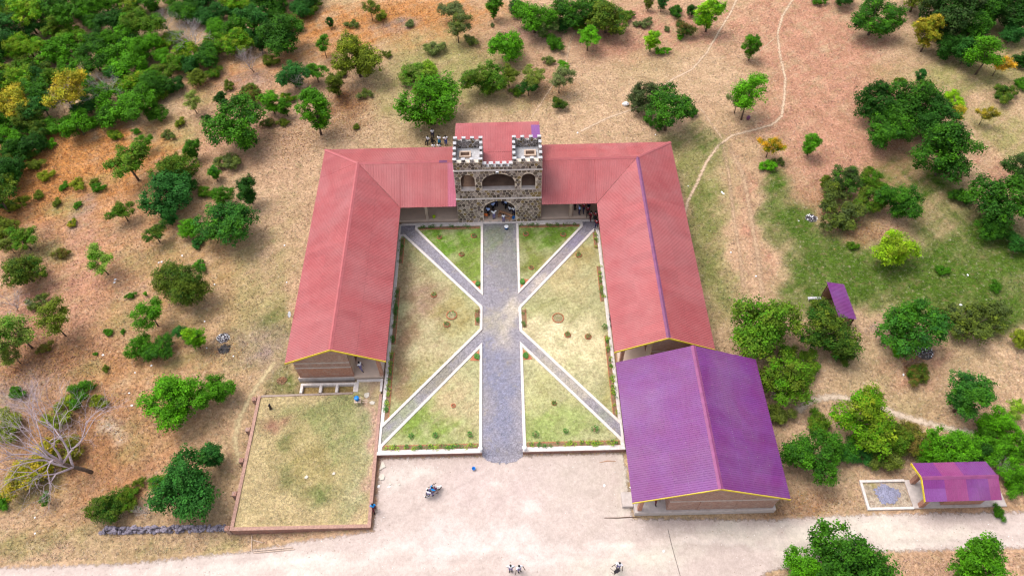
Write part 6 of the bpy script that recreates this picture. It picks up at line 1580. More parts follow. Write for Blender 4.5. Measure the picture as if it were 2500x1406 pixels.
def pgable(z0, z1, mat, name, y0, y1):
    pts = [(wx0, z0), (wx1, z0)] + ([(wx1, proof(wx1)), (PXR, proof(PXR)), (wx0, proof(wx0))] if z1 is None else [(wx1, z1), (wx0, z1)])
    MB().prism([(p[0], y0, p[1]) for p in pts], (0, y1 - y0, 0)).build(name, mat, ph)
for (ya, yb_) in ((wy, wy + .23), (6.9, 7.13)):
    pgable(.303, 2.35, M['brick_brown'], 'gable_wall', ya, yb_)
    pgable(2.35, 2.55, M['concrete'], 'ring_beam', ya - .02, yb_)
    pgable(2.55, None, M['brick_brown'], 'gable_wall', ya, yb_)
MB().box(wx0, wx0 + .23, wy + .23, 6.9, .303, proof(wx0)).build('inner_wall', M['brick_brown'], ph)
MB().box(wx1 - .23, wx1, wy + .23, 6.9, .303, proof(wx1) - .02).build('outer_wall', M['brick_brown'], ph)
for xx in (17.6, 21.0):
    MB().box(xx - .15, xx + .15, wy - .06, wy - .003, .303, 2.34).build('pilaster', M['brick_brown'], ph)
for yy in (-6.15, -2.7, .75, 4.2, 6.9):
    bevel(MB().box(11.98, 12.34, yy - .18, yy + .18, .302, proof(12.16) - .02).build('pillar', M['brick_orange'], ph), .01)
for yy in (-3.5, 2.0):
    d = MB().box(wx0 - .03, wx0 + .02, yy - .5, yy + .5, .303, 2.4).build('door', M['door'], ph)
    MB().ball((wx0 - .06, yy + .38, 1.35), .035, 6, 4).build('handle', M['steel'], d)
blk = bevel(MB().box(10.72, 11.73, -5.75, -4.35, -.6, -.02).build('concrete_block', M['concrete']), .03)
tag(blk, 'pale concrete step block beside the veranda of the purple-roofed hall', 'step')
# ------------------------------------------------------------------ terrace with brick retaining walls
TZ = 0.02
tp = [(-13.6, 6, 1.2, 7, (0.42, 0.34, 0.25), .8), (-14.2, 0, 1.0, 8, (0.36, 0.36, 0.22), .7), (-19, 4.5, 5, 2, (0.24, 0.26, 0.11), .8), (-16.5, 3, 3, 4, (0.25, 0.27, 0.12), .7), (-20, -1, 3.5, 3, (0.29, 0.25, 0.11), .7), (-21, 1, 1.2, .8, (0.14, 0.17, 0.06), .7), (-18, -3.5, 2, 1.2, (0.14, 0.17, 0.06), .8), (-21, -2.2, 1.2, 1, (0.15, 0.18, 0.07), .6), (-23.5, 3.8, 1.6, 1.4, (0.30, 0.16, 0.12), .7), (-15, -3, 1.5, 3, (0.30, 0.28, 0.14), .5), (-13.05, 2, .5, 6, (0.45, 0.31, 0.25), .9)]
sheet('terrace_lawn', poly_sdf([(-25.3, -6.95), (-12.8, -6.95), (-12.85, 6.6), (-12.85, 8.25), (-15.6, 8.25), (-15.6, 6.62), (-25.35, 6.6)]), (-25.5, -12.6, -7.1, 8.5), .25, M['lawn'], lambda x, y: patch_colours(x, y, (0.42, 0.345, 0.20), tp) * 1.1, lambda x, y: TZ + .02 * wob(x, y, .9), snap=True)
tw = thing('terrace_wall', 'brick retaining wall with piers round the grass terrace', 'wall', (-19, -7.1, -.7))
def twall(pts, w, name='wall_run'):
    ribbon(pts, w, -1.5, TZ + .06).build(name, M['brick_wall'], tw)
    ribbon(pts, w + .08, TZ + .062, TZ + .13).build('coping', M['coping_brick'], tw)
twall([(-25.28, 6.6), (-25.32, -7.05), (-12.72, -7.05), (-12.8, 6.5)], .24)
ribbon([(-25.1, 6.6), (-15.7, 6.72)], .22, -1.2, TZ + .07).build('wall_run', M['brick_wall'], tw)
for yy in (6.3, 2.9, -.35, -3.7, -6.95):
    bevel(MB().box(-25.98, -25.54, yy - .22, yy + .22, -1.6, TZ + .12).build('pier', M['brick_brown'], tw), .015)
# three concrete planter kerbs between the terrace and the gable
for k, (xa, xb) in enumerate(((-21.15, -19.0), (-18.95, -17.35), (-17.3, -15.6))):
    pass
pk = thing('planter_kerb', 'pale comb-shaped concrete kerb between left gable and terrace', 'kerb', (-17, 7.5, 0))
MB().box(-21.2, -15.45, 7.72, 7.96, -.8, .12).build('long_kerb', M['kerb'], pk)
for xx in (-21.08, -19.1, -17.42, -15.57):
    MB().box(xx - .13, xx + .13, 6.85, 7.718, -.8, .118).build('cross_kerb', M['kerb'], pk)
MB().box(-15.44, -12.72, 8.02, 8.3, -.5, .125).build('step_kerb', M['kerb'], pk)
MB().box(-15.44, -15.2, 6.85, 8.018, -.5, .116).build('cross_kerb', M['kerb'], pk)
MB().box(-12.96, -12.72, 6.85, 8.018, -.5, .116).build('cross_kerb', M['kerb'], pk)
for (xa, xb) in ((-20.94, -19.24), (-18.96, -17.56), (-17.28, -15.71)):
    tag(sheet('planter_soil', poly_sdf([(xa, 6.8), (xb, 6.8), (xb, 7.71), (xa, 7.71)]), (xa, xb, 6.8, 7.72), .15, M['lawn'], lambda x, y: patch_colours(x, y, (0.30, 0.22, 0.10), [(-19, 7.3, 2, .5, (0.16, 0.17, 0.05), .7)]), lambda x, y: np.full_like(x, -.3), snap=True), kind='structure')

# ------------------------------------------------------------------ roadside kiosk with gravel pen
ks = thing('roadside_kiosk', 'small brick kiosk with patched purple and maroon roof beside the road', 'kiosk', (41, -5, -.5))
KX0, KX1, KY0, KY1, KYR, KE, KR = 37.42, 44.3, -6.85, -3.2, -4.95, 2.45, 3.25
def km(k, n, r):
    return M['violet_roof'] if k in (0, 1) and r == 0 else M['maroon_roof'] if (k in (2, 3) or k == n - 1) else M['purple_roof']
roof_slope(ks, (KX0, KY0, KE), (1, 0, 0), (0, KYR - KY0, KR - KE), [(0, 0), (KX1 - KX0, 0), (KX1 - KX0, math.hypot(KYR - KY0, KR - KE)), (0, math.hypot(KYR - KY0, KR - KE))], km, rows=[(0, .55), (.55, 1)], seed=31)
roof_slope(ks, (KX0, KY1, KE), (1, 0, 0), (0, KYR - KY1, KR - KE), [(0, 0), (KX1 - KX0, 0), (KX1 - KX0, math.hypot(KYR - KY1, KR - KE)), (0, math.hypot(KYR - KY1, KR - KE))], lambda k, n, r: M['maroon_roof'] if k in (2, 3) else M['purple_roof'], seed=32)
cap(ks, (KX0 - .02, KYR, KR), (KX1 + .02, KYR, KR), (0, KY0 - KYR, KE - KR), (0, KY1 - KYR, KE - KR), M['purple_cap'], .2)
for (ya, yb_, za, zb_) in ((KY0, KYR, KE, KR), (KYR, KY1, KR, KE)):
    MB().hexa([(KX0 - .05, ya, za - .18), (KX0, ya, za - .18), (KX0, yb_, zb_ - .18), (KX0 - .05, yb_, zb_ - .18), (KX0 - .05, ya, za + .06), (KX0, ya, za + .06), (KX0, yb_, zb_ + .06), (KX0 - .05, yb_, zb_ + .06)]).build('barge_board', M['yellow_board'], ks)
bevel(MB().box(37.75, 46.4, -6.45, -3.7, -.7, -.33).build('platform', M['concrete'], ks), .02)
KW = [(40.3, 44.0, -6.2, -5.98), (40.3, 44.0, -3.95, -3.73), (40.3, 40.52, -5.978, -3.952), (43.78, 44.0, -5.978, -3.952)]
for (a, b, c, d) in KW: MB().box(a, b, c, d, -.328, KE - .02 + (.22 if c < -6 or c > -4 else .2)).build('wall', M['brick_orange'], ks)
for yy in (-6.2, -3.95): bevel(MB().box(38.2, 38.62, yy - .2, yy + .2, -.328, KE + .10).build('pillar', M['brick_orange'], ks), .01)
dd = MB().box(40.26, 40.298, -5.5, -4.6, -.328, 1.7).build('door', M['door'], ks)
MB().ball((40.23, -4.75, .7), .035, 6, 4).build('handle', M['steel'], dd)
bevel(ribbon([(37.74, -3.75), (33.6, -3.75), (33.55, -6.4), (37.74, -6.4)], .24, -.8, -.28).build('pen_kerb', M['kerb'], ks), .02)
sheet('pen_soil', poly_sdf([(33.6, -6.4), (37.75, -6.4), (37.75, -3.75), (33.6, -3.75)]), (33.5, 37.8, -6.5, -3.7), .2, M['lawn'], lambda x, y: patch_colours(x, y, (0.42, 0.37, 0.32), [(34, -4.2, .9, .6, (0.30, 0.17, 0.12), .6), (34.6, -6, .9, .4, (0.30, 0.27, 0.10), .7)]), lambda x, y: np.full_like(x, -.47), snap=True)
gvl = sheet('gravel_heap', poly_sdf([(35.7 + math.cos(a) * (1.15 + .22 * math.sin(3 * a + 1) + .16 * math.sin(17 * a) + .1 * math.sin(31 * a)), -5.05 + math.sin(a) * (.95 + .12 * math.sin(5 * a) + .14 * math.sin(19 * a) + .1 * math.sin(29 * a))) for a in np.linspace(0, 6.2, 90)]), (34.2, 37, -6.3, -3.9), .12, M['gravel'], lambda x, y: np.tile(np.array((0.22, 0.22, 0.30)), (len(x), 1)), lambda x, y: -.45 + .16 * np.exp(-((x - 35.7) ** 2 / .8 + (y + 5.0) ** 2 / .6)) + .02 * wob(x, y, 9), snap=True)
gvl['kind'] = 'stuff'

# ------------------------------------------------------------------ small purple hut
ht = thing('purple_hut', 'tiny open hut with purple corrugated lean-to roof in the meadow', 'hut', (36.1, 15.2, 0))
_hl = math.hypot(2.1, .55)
roof_slope(ht, (37.2, 12.9, 2.3), (0, 1, 0), (-2.1, 0, .55), [(0, 0), (4.6, 0), (4.6, _hl), (0, _hl)], pm, seed=41)
for (x, y) in ((35.25, 13.1), (35.25, 15.2), (35.25, 17.3), (37.05, 13.1), (37.05, 15.2), (37.05, 17.3)):
    MB().tube([(x, y, -.1), (x + .02, y, 2.78 if x < 36 else 2.28)], .06).build('post', M['dark_wood'], ht)
MB().box(36.98, 37.1, 13.2, 17.2, 0, 1.9).build('wall', M['brick_orange'], ht)
MB().box(35.3, 36.97, 17.2, 17.3, 0, 2.2).build('wall', M['brick_orange'], ht)
bn = thing('concrete_bench', 'long white concrete bench left of the small purple hut', 'bench', (34.5, 17.1, 0))
bevel(MB().box(33.75, 35.2, 16.95, 17.25, .36, .46).build('seat', M['white_cap'], bn), .015)
for x in (34.0, 34.95): MB().box(x - .08, x + .08, 17.0, 17.2, -.05, .358).build('leg', M['concrete'], bn)
# ------------------------------------------------------------------ trees
HC = dict(round=.43, spread=.58, tall=.66, bush=.24, sparse=.66, feather=.42, bare=.62)
SHAPE = {  # lobe spread xy, z, lobe radius range, lobes, leaves, leaf length, leaf width, droop
    'round': (.38, .24, .06, .17, 24, 13000, .030, .019, 0.0), 'spread': (.40, .11, .06, .14, 20, 9500, .031, .020, 0.0), 'tall': (.29, .42, .06, .16, 24, 12500, .034, .021, 0.0),
    'bush': (.37, .12, .06, .15, 20, 10500, .032, .019, 0.0), 'sparse': (.37, .28, .045, .11, 22, 6000, .034, .021, 0.0), 'feather': (.37, .19, .08, .17, 22, 15000, .055, .009, .7)}
def branch_tube(mb, p0, p1, r0, r1, rr, n=5, k=3):
    p0, p1 = Vector(p0), Vector(p1)
    L = (p1 - p0).length
    pts = [p0.lerp(p1, i / k) + (Vector((rr.uniform(-1, 1), rr.uniform(-1, 1), rr.uniform(-.5, .5))) * L * .07 if 0 < i < k else Vector((0, 0, 0))) for i in range(k + 1)]
    mb.tube(pts, [r0 + (r1 - r0) * i / k for i in range(k + 1)], n)
    return pts
def make_crown(kind, seed):
    sx, sz, r0, r1, nl, nleaf, ll, lw, droop = SHAPE[kind]
    g = np.random.default_rng(seed)
    hc = HC[kind]
    lob = []
    sec = g.uniform(0, 6.283); flat = g.uniform(.7, 1.0)
    for i in range(nl):
        for _ in range(30):
            d = g.normal(size=3); d[0] *= flat; d /= np.linalg.norm(d)
            rad = g.uniform(.25, 1.0) ** .5
            az = math.atan2(d[1], d[0]); k = 1 + .22 * math.sin(2 * az + sec) + .14 * math.sin(3 * az + 2 * sec)
            c = np.array([d[0] * sx * rad * k, d[1] * sx * rad * k, d[2] * sz * rad])
            if all(np.linalg.norm((c - q[0]) * [1, 1, .9]) > .10 for q in lob): break
        lob.append((c, g.uniform(r0, r1)))
    C = np.array([l[0] for l in lob]); R = np.array([l[1] for l in lob])
    # twig-sized clumps on each lobe, leaves round each clump
    per = R ** 2 / (R ** 2).sum()
    ncl = int(nleaf / 22)
    li = g.choice(nl, ncl, p=per)
    d = g.normal(size=(ncl, 3)); d[:, 2] += .25; d /= np.linalg.norm(d, axis=1)[:, None]
    rad = R[li] * np.clip(g.normal(.88, .20, ncl), .25, 1.28)
    cc = C[li] + d * rad[:, None] * [1, 1, .82]
    out = cc / (np.linalg.norm(cc / [1, 1, max(sz / sx, .4)], axis=1)[:, None] + 1e-6)
    ck = g.integers(0, ncl, nleaf)
    spread = .028 if kind != 'sparse' else .040
    pos = cc[ck] + g.normal(size=(nleaf, 3)) * spread * np.array([1, 1, .6])
    nrm = d[ck] * .75 + np.array([0, 0, .65]) + g.normal(size=(nleaf, 3)) * .45
    nrm /= np.linalg.norm(nrm, axis=1)[:, None]
    tg = g.normal(size=(nleaf, 3)) + d[ck] * .5
    tg[:, 2] -= droop * 1.5
    tg -= nrm * (tg * nrm).sum(1)[:, None]
    tg /= np.linalg.norm(tg, axis=1)[:, None] + 1e-9
    bt = np.cross(nrm, tg)
    s = g.uniform(.6, 1.35, nleaf)[:, None]
    a, b = tg * ll * .5 * s, bt * lw * .5 * s
    pos[:, 2] += hc
    pos[:, 2] = np.maximum(pos[:, 2], .03 + g.uniform(0, .05, nleaf))
    V = np.stack([pos - a, pos + b + nrm * .004, pos + a, pos - b + nrm * .004], 1).reshape(-1, 3)
    me = np_mesh('crown', V, np.arange(nleaf * 4).reshape(-1, 4))
    clump = np.clip(g.normal(.5, .28, ncl), 0, 1)
    lobe_t = (g.random(nl) * .7)[li]
    top = np.clip((cc[:, 2] / (sz + r1)) * .5 + .5, 0, 1)
    tipv = np.clip(lobe_t * .8 + g.normal(.1, .25, ncl) + (top - .5) * .3, 0, 1)[ck]
    tone = np.clip(clump[ck] * .7 + g.random(nleaf) * .35, 0, 1)
    col = np.stack([tone, tipv, np.zeros(nleaf), np.ones(nleaf)], 1)
    at = me.color_attributes.new('leaf', 'FLOAT_COLOR', 'POINT')
    at.data.foreach_set('color', np.repeat(col, 4, axis=0).astype(np.float32).ravel())
    me.materials.append(M['leaf'])
    # trunk and limbs
    rr = random.Random(seed)
    mb = MB()
    tr = .020 if kind in ('round', 'spread', 'tall', 'feather') else .015
    lean = Vector((rr.uniform(-.06, .06), rr.uniform(-.06, .06), 0))
    fork = Vector((0, 0, hc * (.55 if kind != 'bush' else .3))) + lean
    mb.tube([(0, 0, -.03), (lean.x * .4, lean.y * .4, fork.z * .5), fork], [tr * 1.5, tr * 1.05, tr * .9], 7)
    order = sorted(lob, key=lambda l: -l[1])
    for c, r in order[:12]:
        tgt = Vector((c[0], c[1], c[2] + hc))
        pts = branch_tube(mb, fork, tgt, tr * .6, tr * .18, rr)
        for _ in range(3):
            e = tgt + Vector((rr.uniform(-1, 1), rr.uniform(-1, 1), rr.uniform(-.2, 1))) * r * .8
            branch_tube(mb, pts[2], e, tr * .2, tr * .06, rr, 4, 2)
    tme = mb.mesh('trunk', True)
    return me, tme
def make_bare(seed):
    rr = random.Random(seed)
    mb = MB()
    def grow(p, d, L, r, lev):
        n = 3
        pts, q, dd = [p], p, d
        for i in range(n):
            dd = (dd + Vector((rr.gauss(0, .13), rr.gauss(0, .13), rr.gauss(0.04, .08)))).normalized()
            q = q + dd * L / n
            pts.append(q)
        mb.tube(pts, [r * (1 - .35 * i / n) for i in range(n + 1)], 5 if lev < 2 else 4 if lev < 3 else 3, lev < 1)
        if lev >= 7: return
        k = 8 if lev == 0 else rr.choice((2, 2, 3))
        for i in range(k):
            if lev == 0:
                az = 6.283 * (i + rr.uniform(-.25, .25)) / k
                el = (.75, 1.2, .9, 1.35)[i % 4] + rr.uniform(-.1, .1)
                nd = Vector((math.cos(az) * math.cos(el), math.sin(az) * math.cos(el), math.sin(el)))
            else:
                ax = dd.cross(Vector((rr.gauss(0, 1), rr.gauss(0, 1), rr.gauss(0, 1)))).normalized()
                nd = Matrix.Rotation(rr.uniform(.22, .68), 3, ax) @ dd
            grow(pts[-1] if i < 2 else pts[rr.choice((2, 3)) if lev else 2 + i % 2], nd.normalized(), L * rr.uniform(.68, .86), r * .585, lev + 1)
    grow(Vector((0, 0, -.03)), Vector((-.22, .08, 1)).normalized(), .30, .020, 0)
    v = np.array(mb.v)
    ext = max(np.ptp(v[:, 0]), np.ptp(v[:, 1]))
    mb.v = [tuple(q) for q in v / ext]
    return mb
PROTO = {}
NVAR = dict(round=5, spread=3, tall=3, bush=3, sparse=3, feather=1)
for kind, nv in NVAR.items():
    PROTO[kind] = [make_crown(kind, 100 + 17 * i + 3 * len(kind) + ord(kind[0])) for i in range(nv)]
bare_src = [make_bare(5), make_bare(8)]
PROTO['bare'] = []
for mb in bare_src:
    # lowest shaft is the trunk, everything after the first tube the branches
    nf = 15 + 2
    tv = 20
    t = MB(); t.v = mb.v[:tv]; t.f = mb.f[:nf]
    b = MB(); b.v = mb.v[tv:]; b.f = [tuple(i - tv for i in f) for f in mb.f[nf:]]
    PROTO['bare'].append((b.mesh('branches', True), t.mesh('trunk', True)))
BARKM = dict(bark='greybark', palebark='palebark', purplebark='purplebark')
def place_tree(kind, x, y, z, w, var, rot, col, tip, label, cat, group):
    me, tme = PROTO[kind][var]
    bush = cat == 'bush'
    root = thing('bush' if bush else 'bare_tree' if kind == 'bare' else 'tree', label, cat, (x, y, z - .02), math.radians(rot), group or None)
    s = w * (1.14 if kind != 'bare' else 1.05)
    root.scale = (s, s * rng.uniform(.92, 1.08), s * rng.uniform(.9, 1.1))
    o = bpy.data.objects.new('crown' if kind != 'bare' else 'branches', me)
    COL.objects.link(o); o.parent = root
    tr = bpy.data.objects.new('trunk', tme)
    COL.objects.link(tr); tr.parent = root
    if not tme.materials: tme.materials.append(M['bark'])
    if kind == 'bare':
        if not me.materials: me.materials.append(M['greybark'])
        o.material_slots[0].link = 'OBJECT'; o.material_slots[0].material = M[BARKM[col]]
    else:
        j = rng.uniform(.85, 1.15)
        o.color = (*[c * j for c in LC[col]], 1)
        o['tip'] = [c * j for c in LC[tip]]
for row in TREES: place_tree(*row)

# ------------------------------------------------------------------ garden plants
def plant_clump(seed, n=26, h=.28, r=.2, lw=.09):
    g = np.random.default_rng(seed)
    V, F = [], []
    mb = MB()
    for i in range(n):
        a = g.uniform(0, 6.283); t = g.uniform(.1, 1)
        p = Vector((math.cos(a) * r * t ** .6, math.sin(a) * r * t ** .6, h * g.uniform(.35, 1) * (1.1 - .5 * t)))
        d = Vector((math.cos(a), math.sin(a), g.uniform(-.3, .7))).normalized() * lw * g.uniform(.7, 1.2)
        s = Vector((-math.sin(a), math.cos(a), 0)) * lw * .35
        mb.add([p, p + d * .5 + s, p + d, p + d * .5 - s], [(0, 1, 2, 3)])
    for i in range(5):
        a = i * 1.26
        mb.tube([(0, 0, 0), (math.cos(a) * r * .5, math.sin(a) * r * .5, h * .7)], [.01, .006], 3)
    return mb
def mono_leaf(name, c):
    m, nt, N, L, b = new_mat(name)
    out = mixc(nt, tuple(q * .6 for q in c), tuple(min(1, q * 1.5) for q in c), ramp(nt, noise(nt, 7, 3, .6, wpos(nt)), .3, .7))
    L.new(out, b.inputs['Base Color']); b.inputs['Roughness'].default_value = .6
    return m
M['leaf_lime'] = mono_leaf('leaf_lime', (0.20, 0.30, 0.015))
M['leaf_green'] = mono_leaf('leaf_green', (0.05, 0.15, 0.015))
M['leaf_brown'] = mono_leaf('leaf_brown', (0.23, 0.11, 0.05))
M['leaf_olive'] = mono_leaf('leaf_olive', (0.13, 0.15, 0.03))
pr_ = random.Random(77)
def flower_bed(p0, p1, w, edge_side, label, mats=('leaf_lime', 'leaf_green'), density=5.0, sparse=0.25):
    p0, p1 = Vector((*p0, 0)), Vector((*p1, 0))
    d = (p1 - p0); L = d.length; d.normalize(); nrm = Vector((-d.y, d.x, 0)) * edge_side
    t = thing('flower_bed', label, 'flower bed', tuple((p0 + p1) / 2 + Vector((0, 0, .06))))
    c = [p0 + nrm * w / 2, p1 + nrm * w / 2, p1 - nrm * w / 2, p0 - nrm * w / 2]
    MB().prism([(q.x, q.y, .04) for q in (c if edge_side < 0 else c[::-1])], (0, 0, .07)).build('soil', M['soil'], t)
    e = MB()
    n = int(L / .22)
    for i in range(n):                       # bricks set on edge in a saw-tooth row
        q = p0 + d * (i + .5) * L / n + nrm * (w / 2 + .04)
        a = d * .09; b = nrm * .035
        ang = Vector((0, 0, .05 + .03 * (i % 2)))
        z = Vector((0, 0, .05))
        e.hexa([q - a - b + z, q + a - b + z, q + a + b + z, q - a + b + z, q - a - b + z + ang, q + a - b + z + ang * 1.3, q + a + b + z + ang * 1.3, q - a + b + z + ang])
    q = e.build('brick_edging', M['brick_piece'], t); q['kind'] = 'stuff'
    for mat in mats:
        mb = MB()
        for i in range(int(L * density / len(mats))):
            if pr_.random() < sparse: continue
            s = p0 + d * pr_.uniform(.1, L - .1) + nrm * pr_.uniform(-w * .35, w * .3)
            cl = plant_clump(pr_.randrange(9999), 16, pr_.uniform(.2, .42), pr_.uniform(.12, .22), .12)
            mb.add([(v[0] + s.x, v[1] + s.y, v[2] + .1) for v in cl.v], cl.f)
        if mb.v:
            q = mb.build('plants', M[mat], t); q['kind'] = 'stuff'
flower_bed((-12.1, .5), (-2.75, .5), .5, 1, 'lime green flower bed along the front garden wall left of the path', sparse=.1)
flower_bed((2.0, .5), (11.1, .5), .5, 1, 'lime green flower bed along the front garden wall right of the path', sparse=.2)
flower_bed((-12.05, 3.6), (-12.05, 11.5), .45, -1, 'bright lower flower bed along the left edge of the left lawn', sparse=.05, density=3.6)
flower_bed((-12.05, 12.5), (-12.05, 20.0), .45, -1, 'dark middle flower bed along the left edge of the left lawn', ('leaf_green', 'leaf_green'))
flower_bed((-12.05, 23.6), (-12.05, 27.4), .5, -1, 'dark upper hedge bed along the left edge of the left lawn', ('leaf_green', 'leaf_green'), density=5)
flower_bed((11.05, 3.4), (11.05, 13.0), .45, 1, 'lower flower bed along the right edge of the right lawn', ('leaf_lime', 'leaf_green'), sparse=.35)
flower_bed((11.05, 17.5), (11.05, 22.5), .42, 1, 'middle flower bed along the right edge of the right lawn')
flower_bed((11.05, 25.2), (11.05, 27.7), .42, 1, 'short upper flower bed along the right edge of the right lawn')
flower_bed((-10.1, 28.95), (-2.8, 28.95), .4, -1, 'dark green bed at the foot of the left veranda step', ('leaf_green', 'leaf_green'), density=3.4)
flower_bed((2.0, 28.9), (9.2, 28.9), .35, -1, 'dark green bed at the foot of the right veranda step', ('leaf_green', 'leaf_olive'))
flower_bed((-2.95, 14.7), (-2.95, 16.8), .4, 1, 'small brown bed beside the path in the left lawn', ('leaf_brown', 'leaf_green'))
flower_bed((2.15, 14.3), (2.15, 16.6), .4, -1, 'small green bed beside the path in the right lawn', ('leaf_green', 'leaf_brown'))
def corner_bed(cx, cy, sx, sy, label):
    t = thing('corner_bed', label, 'flower bed', (cx, cy, .06))
    pts = [(cx, cy), (cx, cy + sy), (cx + sx, cy + sy * .95), (cx + sx * .75, cy + sy * .6)]
    if sx * sy < 0: pts = pts[::-1]
    MB().prism([(p[0], p[1], .05) for p in pts][::-1], (0, 0, .07)).build('soil', M['brick_piece'], t)
    mb = MB()
    for i in range(7):
        cl = plant_clump(pr_.randrange(9999), 12, .25, .14, .1)
        mb.add([(v[0] + cx + sx * .25 + pr_.uniform(-.15, .15), v[1] + cy + sy * (.5 + pr_.uniform(-.1, .35)), v[2] + .1) for v in cl.v], cl.f)
    q = mb.build('plants', M['leaf_green'], t); q['kind'] = 'stuff'
corner_bed(-2.72, 19.5, -.95, 1.3, 'brick-edged corner bed at the tip of the back left lawn')
corner_bed(1.92, 19.6, .95, 1.3, 'brick-edged corner bed at the tip of the back right lawn')
corner_bed(-2.75, 11.5, -.95, -1.3, 'brick-edged corner bed at the tip of the front left lawn')
corner_bed(1.95, 11.5, .95, -1.3, 'brick-edged corner bed at the tip of the front right lawn')
def plant_ring(x, y, r, mat, label, plant=True):
    t = thing('planting_ring', label, 'planting ring', (x, y, .06))
    n = max(7, int(r * 26))
    for i in range(n):
        a = 6.2832 * i / n + .1
        c, s = math.cos(a), math.sin(a)
        rad, tan = Vector((c, s, 0)) * .045, Vector((-s, c, 0)) * (r * 2.6 / n)
        o = Vector((c * r, s * r, .055)); h = Vector((0, 0, pr_.uniform(.06, .10)))
        p = [o - rad - tan, o + rad - tan, o + rad + tan, o - rad + tan]
        MB().hexa([*p, *[q + Vector((x * 0, 0, 0)) + h for q in p]]).build('brick', M['brick_piece'] if mat else M['pale_wood'], t, local=True)
    MB().lathe([(r * .96, 0.0), (r * .9, .05), (.03, .075)], (0, 0, 0), 14).build('soil', M['ring_soil' if r > .4 else 'soil'], t, local=True)
    if plant:
        cl = plant_clump(pr_.randrange(9999), 34, .42, r * .75, .13)
        cl.v = [(v[0], v[1], v[2] + .05) for v in cl.v]
        q = cl.build('plant', M['leaf_green' if mat != 2 else 'leaf_olive'], t, local=True)
RINGS = [(-7.6, 27.4, .26, 1, 'left brick planting ring near the top of the back left lawn'), (-3.5, 27.5, .3, 1, 'right brick planting ring near the top of the back left lawn'), (-4.9, 24.7, .28, 2, 'lower brick planting ring in the middle of the back left lawn'),
         (2.75, 27.6, .3, 1, 'left brick planting ring near the top of the back right lawn'), (7.2, 27.4, .3, 1, 'leafy planting ring near the top right of the back right lawn'), (3.2, 22.5, .26, 2, 'faint planting ring low in the back right lawn'),
         (-7.9, 18.9, .3, 1, 'upper brick planting ring in the left lawn'), (-5.8, 16.1, .55, 1, 'largest brick planting ring in the left lawn'), (-6.3, 14.9, .34, 1, 'brick planting ring just below the largest one in the left lawn'), 
         (8.8, 24.2, .32, 1, 'yellowish brick planting ring high in the right lawn'), (5.9, 15.4, .6, 2, 'largest grassy planting ring in the right lawn'), (6.8, 13.2, .32, 1, 'leafy brick planting ring below the largest one in the right lawn'), (9.0, 12.9, .32, 2, 'dark leafy planting ring right of centre in the right lawn'),
         (-5.3, 5.0, .2, 1, 'small orange brick planting ring in the front left lawn'), (4.9, 5.0, .22, 1, 'small yellowish planting ring in the front right lawn')]
for r_ in RINGS: plant_ring(*r_, plant=r_[4].find('orange') < 0)
def small_shrub(x, y, label, s=1.0, mat='leaf_green'):
    t = thing('lawn_shrub', label, 'shrub', (x, y, .05))
    MB().lathe([(.2 * s, 0), (.17 * s, .05), (.02, .07)], (0, 0, 0), 10).build('soil', M['soil'], t, local=True)
    cl = plant_clump(pr_.randrange(9999), 60, .5 * s, .28 * s, .13)
    cl.v = [(v[0], v[1], v[2] + .04) for v in cl.v]
    cl.build('foliage', M[mat], t, local=True)
for (x, y, l, s) in [(-9.4, 1.75, 'left small dark shrub in a row across the front left lawn', .8), (-7.0, 1.75, 'middle small dark shrub in a row across the front left lawn', .8), (-3.6, 1.75, 'right small shrub on bare soil near the front left lawn corner', .8), (2.9, 1.6, 'left small green shrub in a row across the front right lawn', 1.), (5.9, 1.85, 'middle small green shrub in a row across the front right lawn', .8), (8.8, 2.0, 'right and tallest green shrub in a row across the front right lawn', 1.1), (10.9, 14.0, 'green shrub at the right edge of the right lawn near the veranda', 1.)]:
    small_shrub(x, y, l, s)
# white globe lamps on the ends of the garden wall
for x, l in ((-2.52, 'white globe lamp on the garden wall end left of the path'), (1.76, 'white globe lamp on the garden wall end right of the path')):
    t = thing('globe_lamp', l, 'lamp', (x, .02, .19))
    MB().lathe([(.14, 0), (.14, .05), (.07, .07), (.06, .26), (.10, .28)], (0, 0, 0), 12).build('stem', M['white_plastic'], t, local=True, smooth=True)
    MB().ball((0, 0, .5), .24, 16, 12).build('globe', M['lamp_globe'], t, local=True, smooth=True)

# ------------------------------------------------------------------ people
def skin_body(chains, root, sub=1):
    """chains: list of polylines [(x,y,z,r),...]; equal points are welded"""
    me = bpy.data.meshes.new('tmp')
    vid, vs_, es, rs = {}, [], [], []
    def V(p):
        k = tuple(round(c, 4) for c in p[:3])
        if k not in vid:
            vid[k] = len(vs_); vs_.append(k); rs.append(p[3])
        return vid[k]
    for ch in chains:
        ids = [V(p) for p in ch]
        es += [(a, b) for a, b in zip(ids[:-1], ids[1:]) if a != b]
    me.from_pydata(vs_, es, [])
    ob = bpy.data.objects.new('tmp', me)
    COL.objects.link(ob)
    md = ob.modifiers.new('skin', 'SKIN')
    md.use_smooth_shade = True
    if not me.skin_vertices:
        bm = bmesh.new(); bm.from_mesh(me); bm.verts.layers.skin.verify(); bm.to_mesh(me); bm.free()
    rt = vid[tuple(round(c, 4) for c in root)]
    for i, sv in enumerate(me.skin_vertices[0].data):
        sv.radius = (rs[i], rs[i]); sv.use_root = (i == rt)
    if sub:
        m2 = ob.modifiers.new('sub', 'SUBSURF'); m2.levels = sub; m2.render_levels = sub
    dg = bpy.context.evaluated_depsgraph_get()
    out = bpy.data.meshes.new_from_object(ob.evaluated_get(dg))
    bpy.data.objects.remove(ob); bpy.data.meshes.remove(me)
    return out
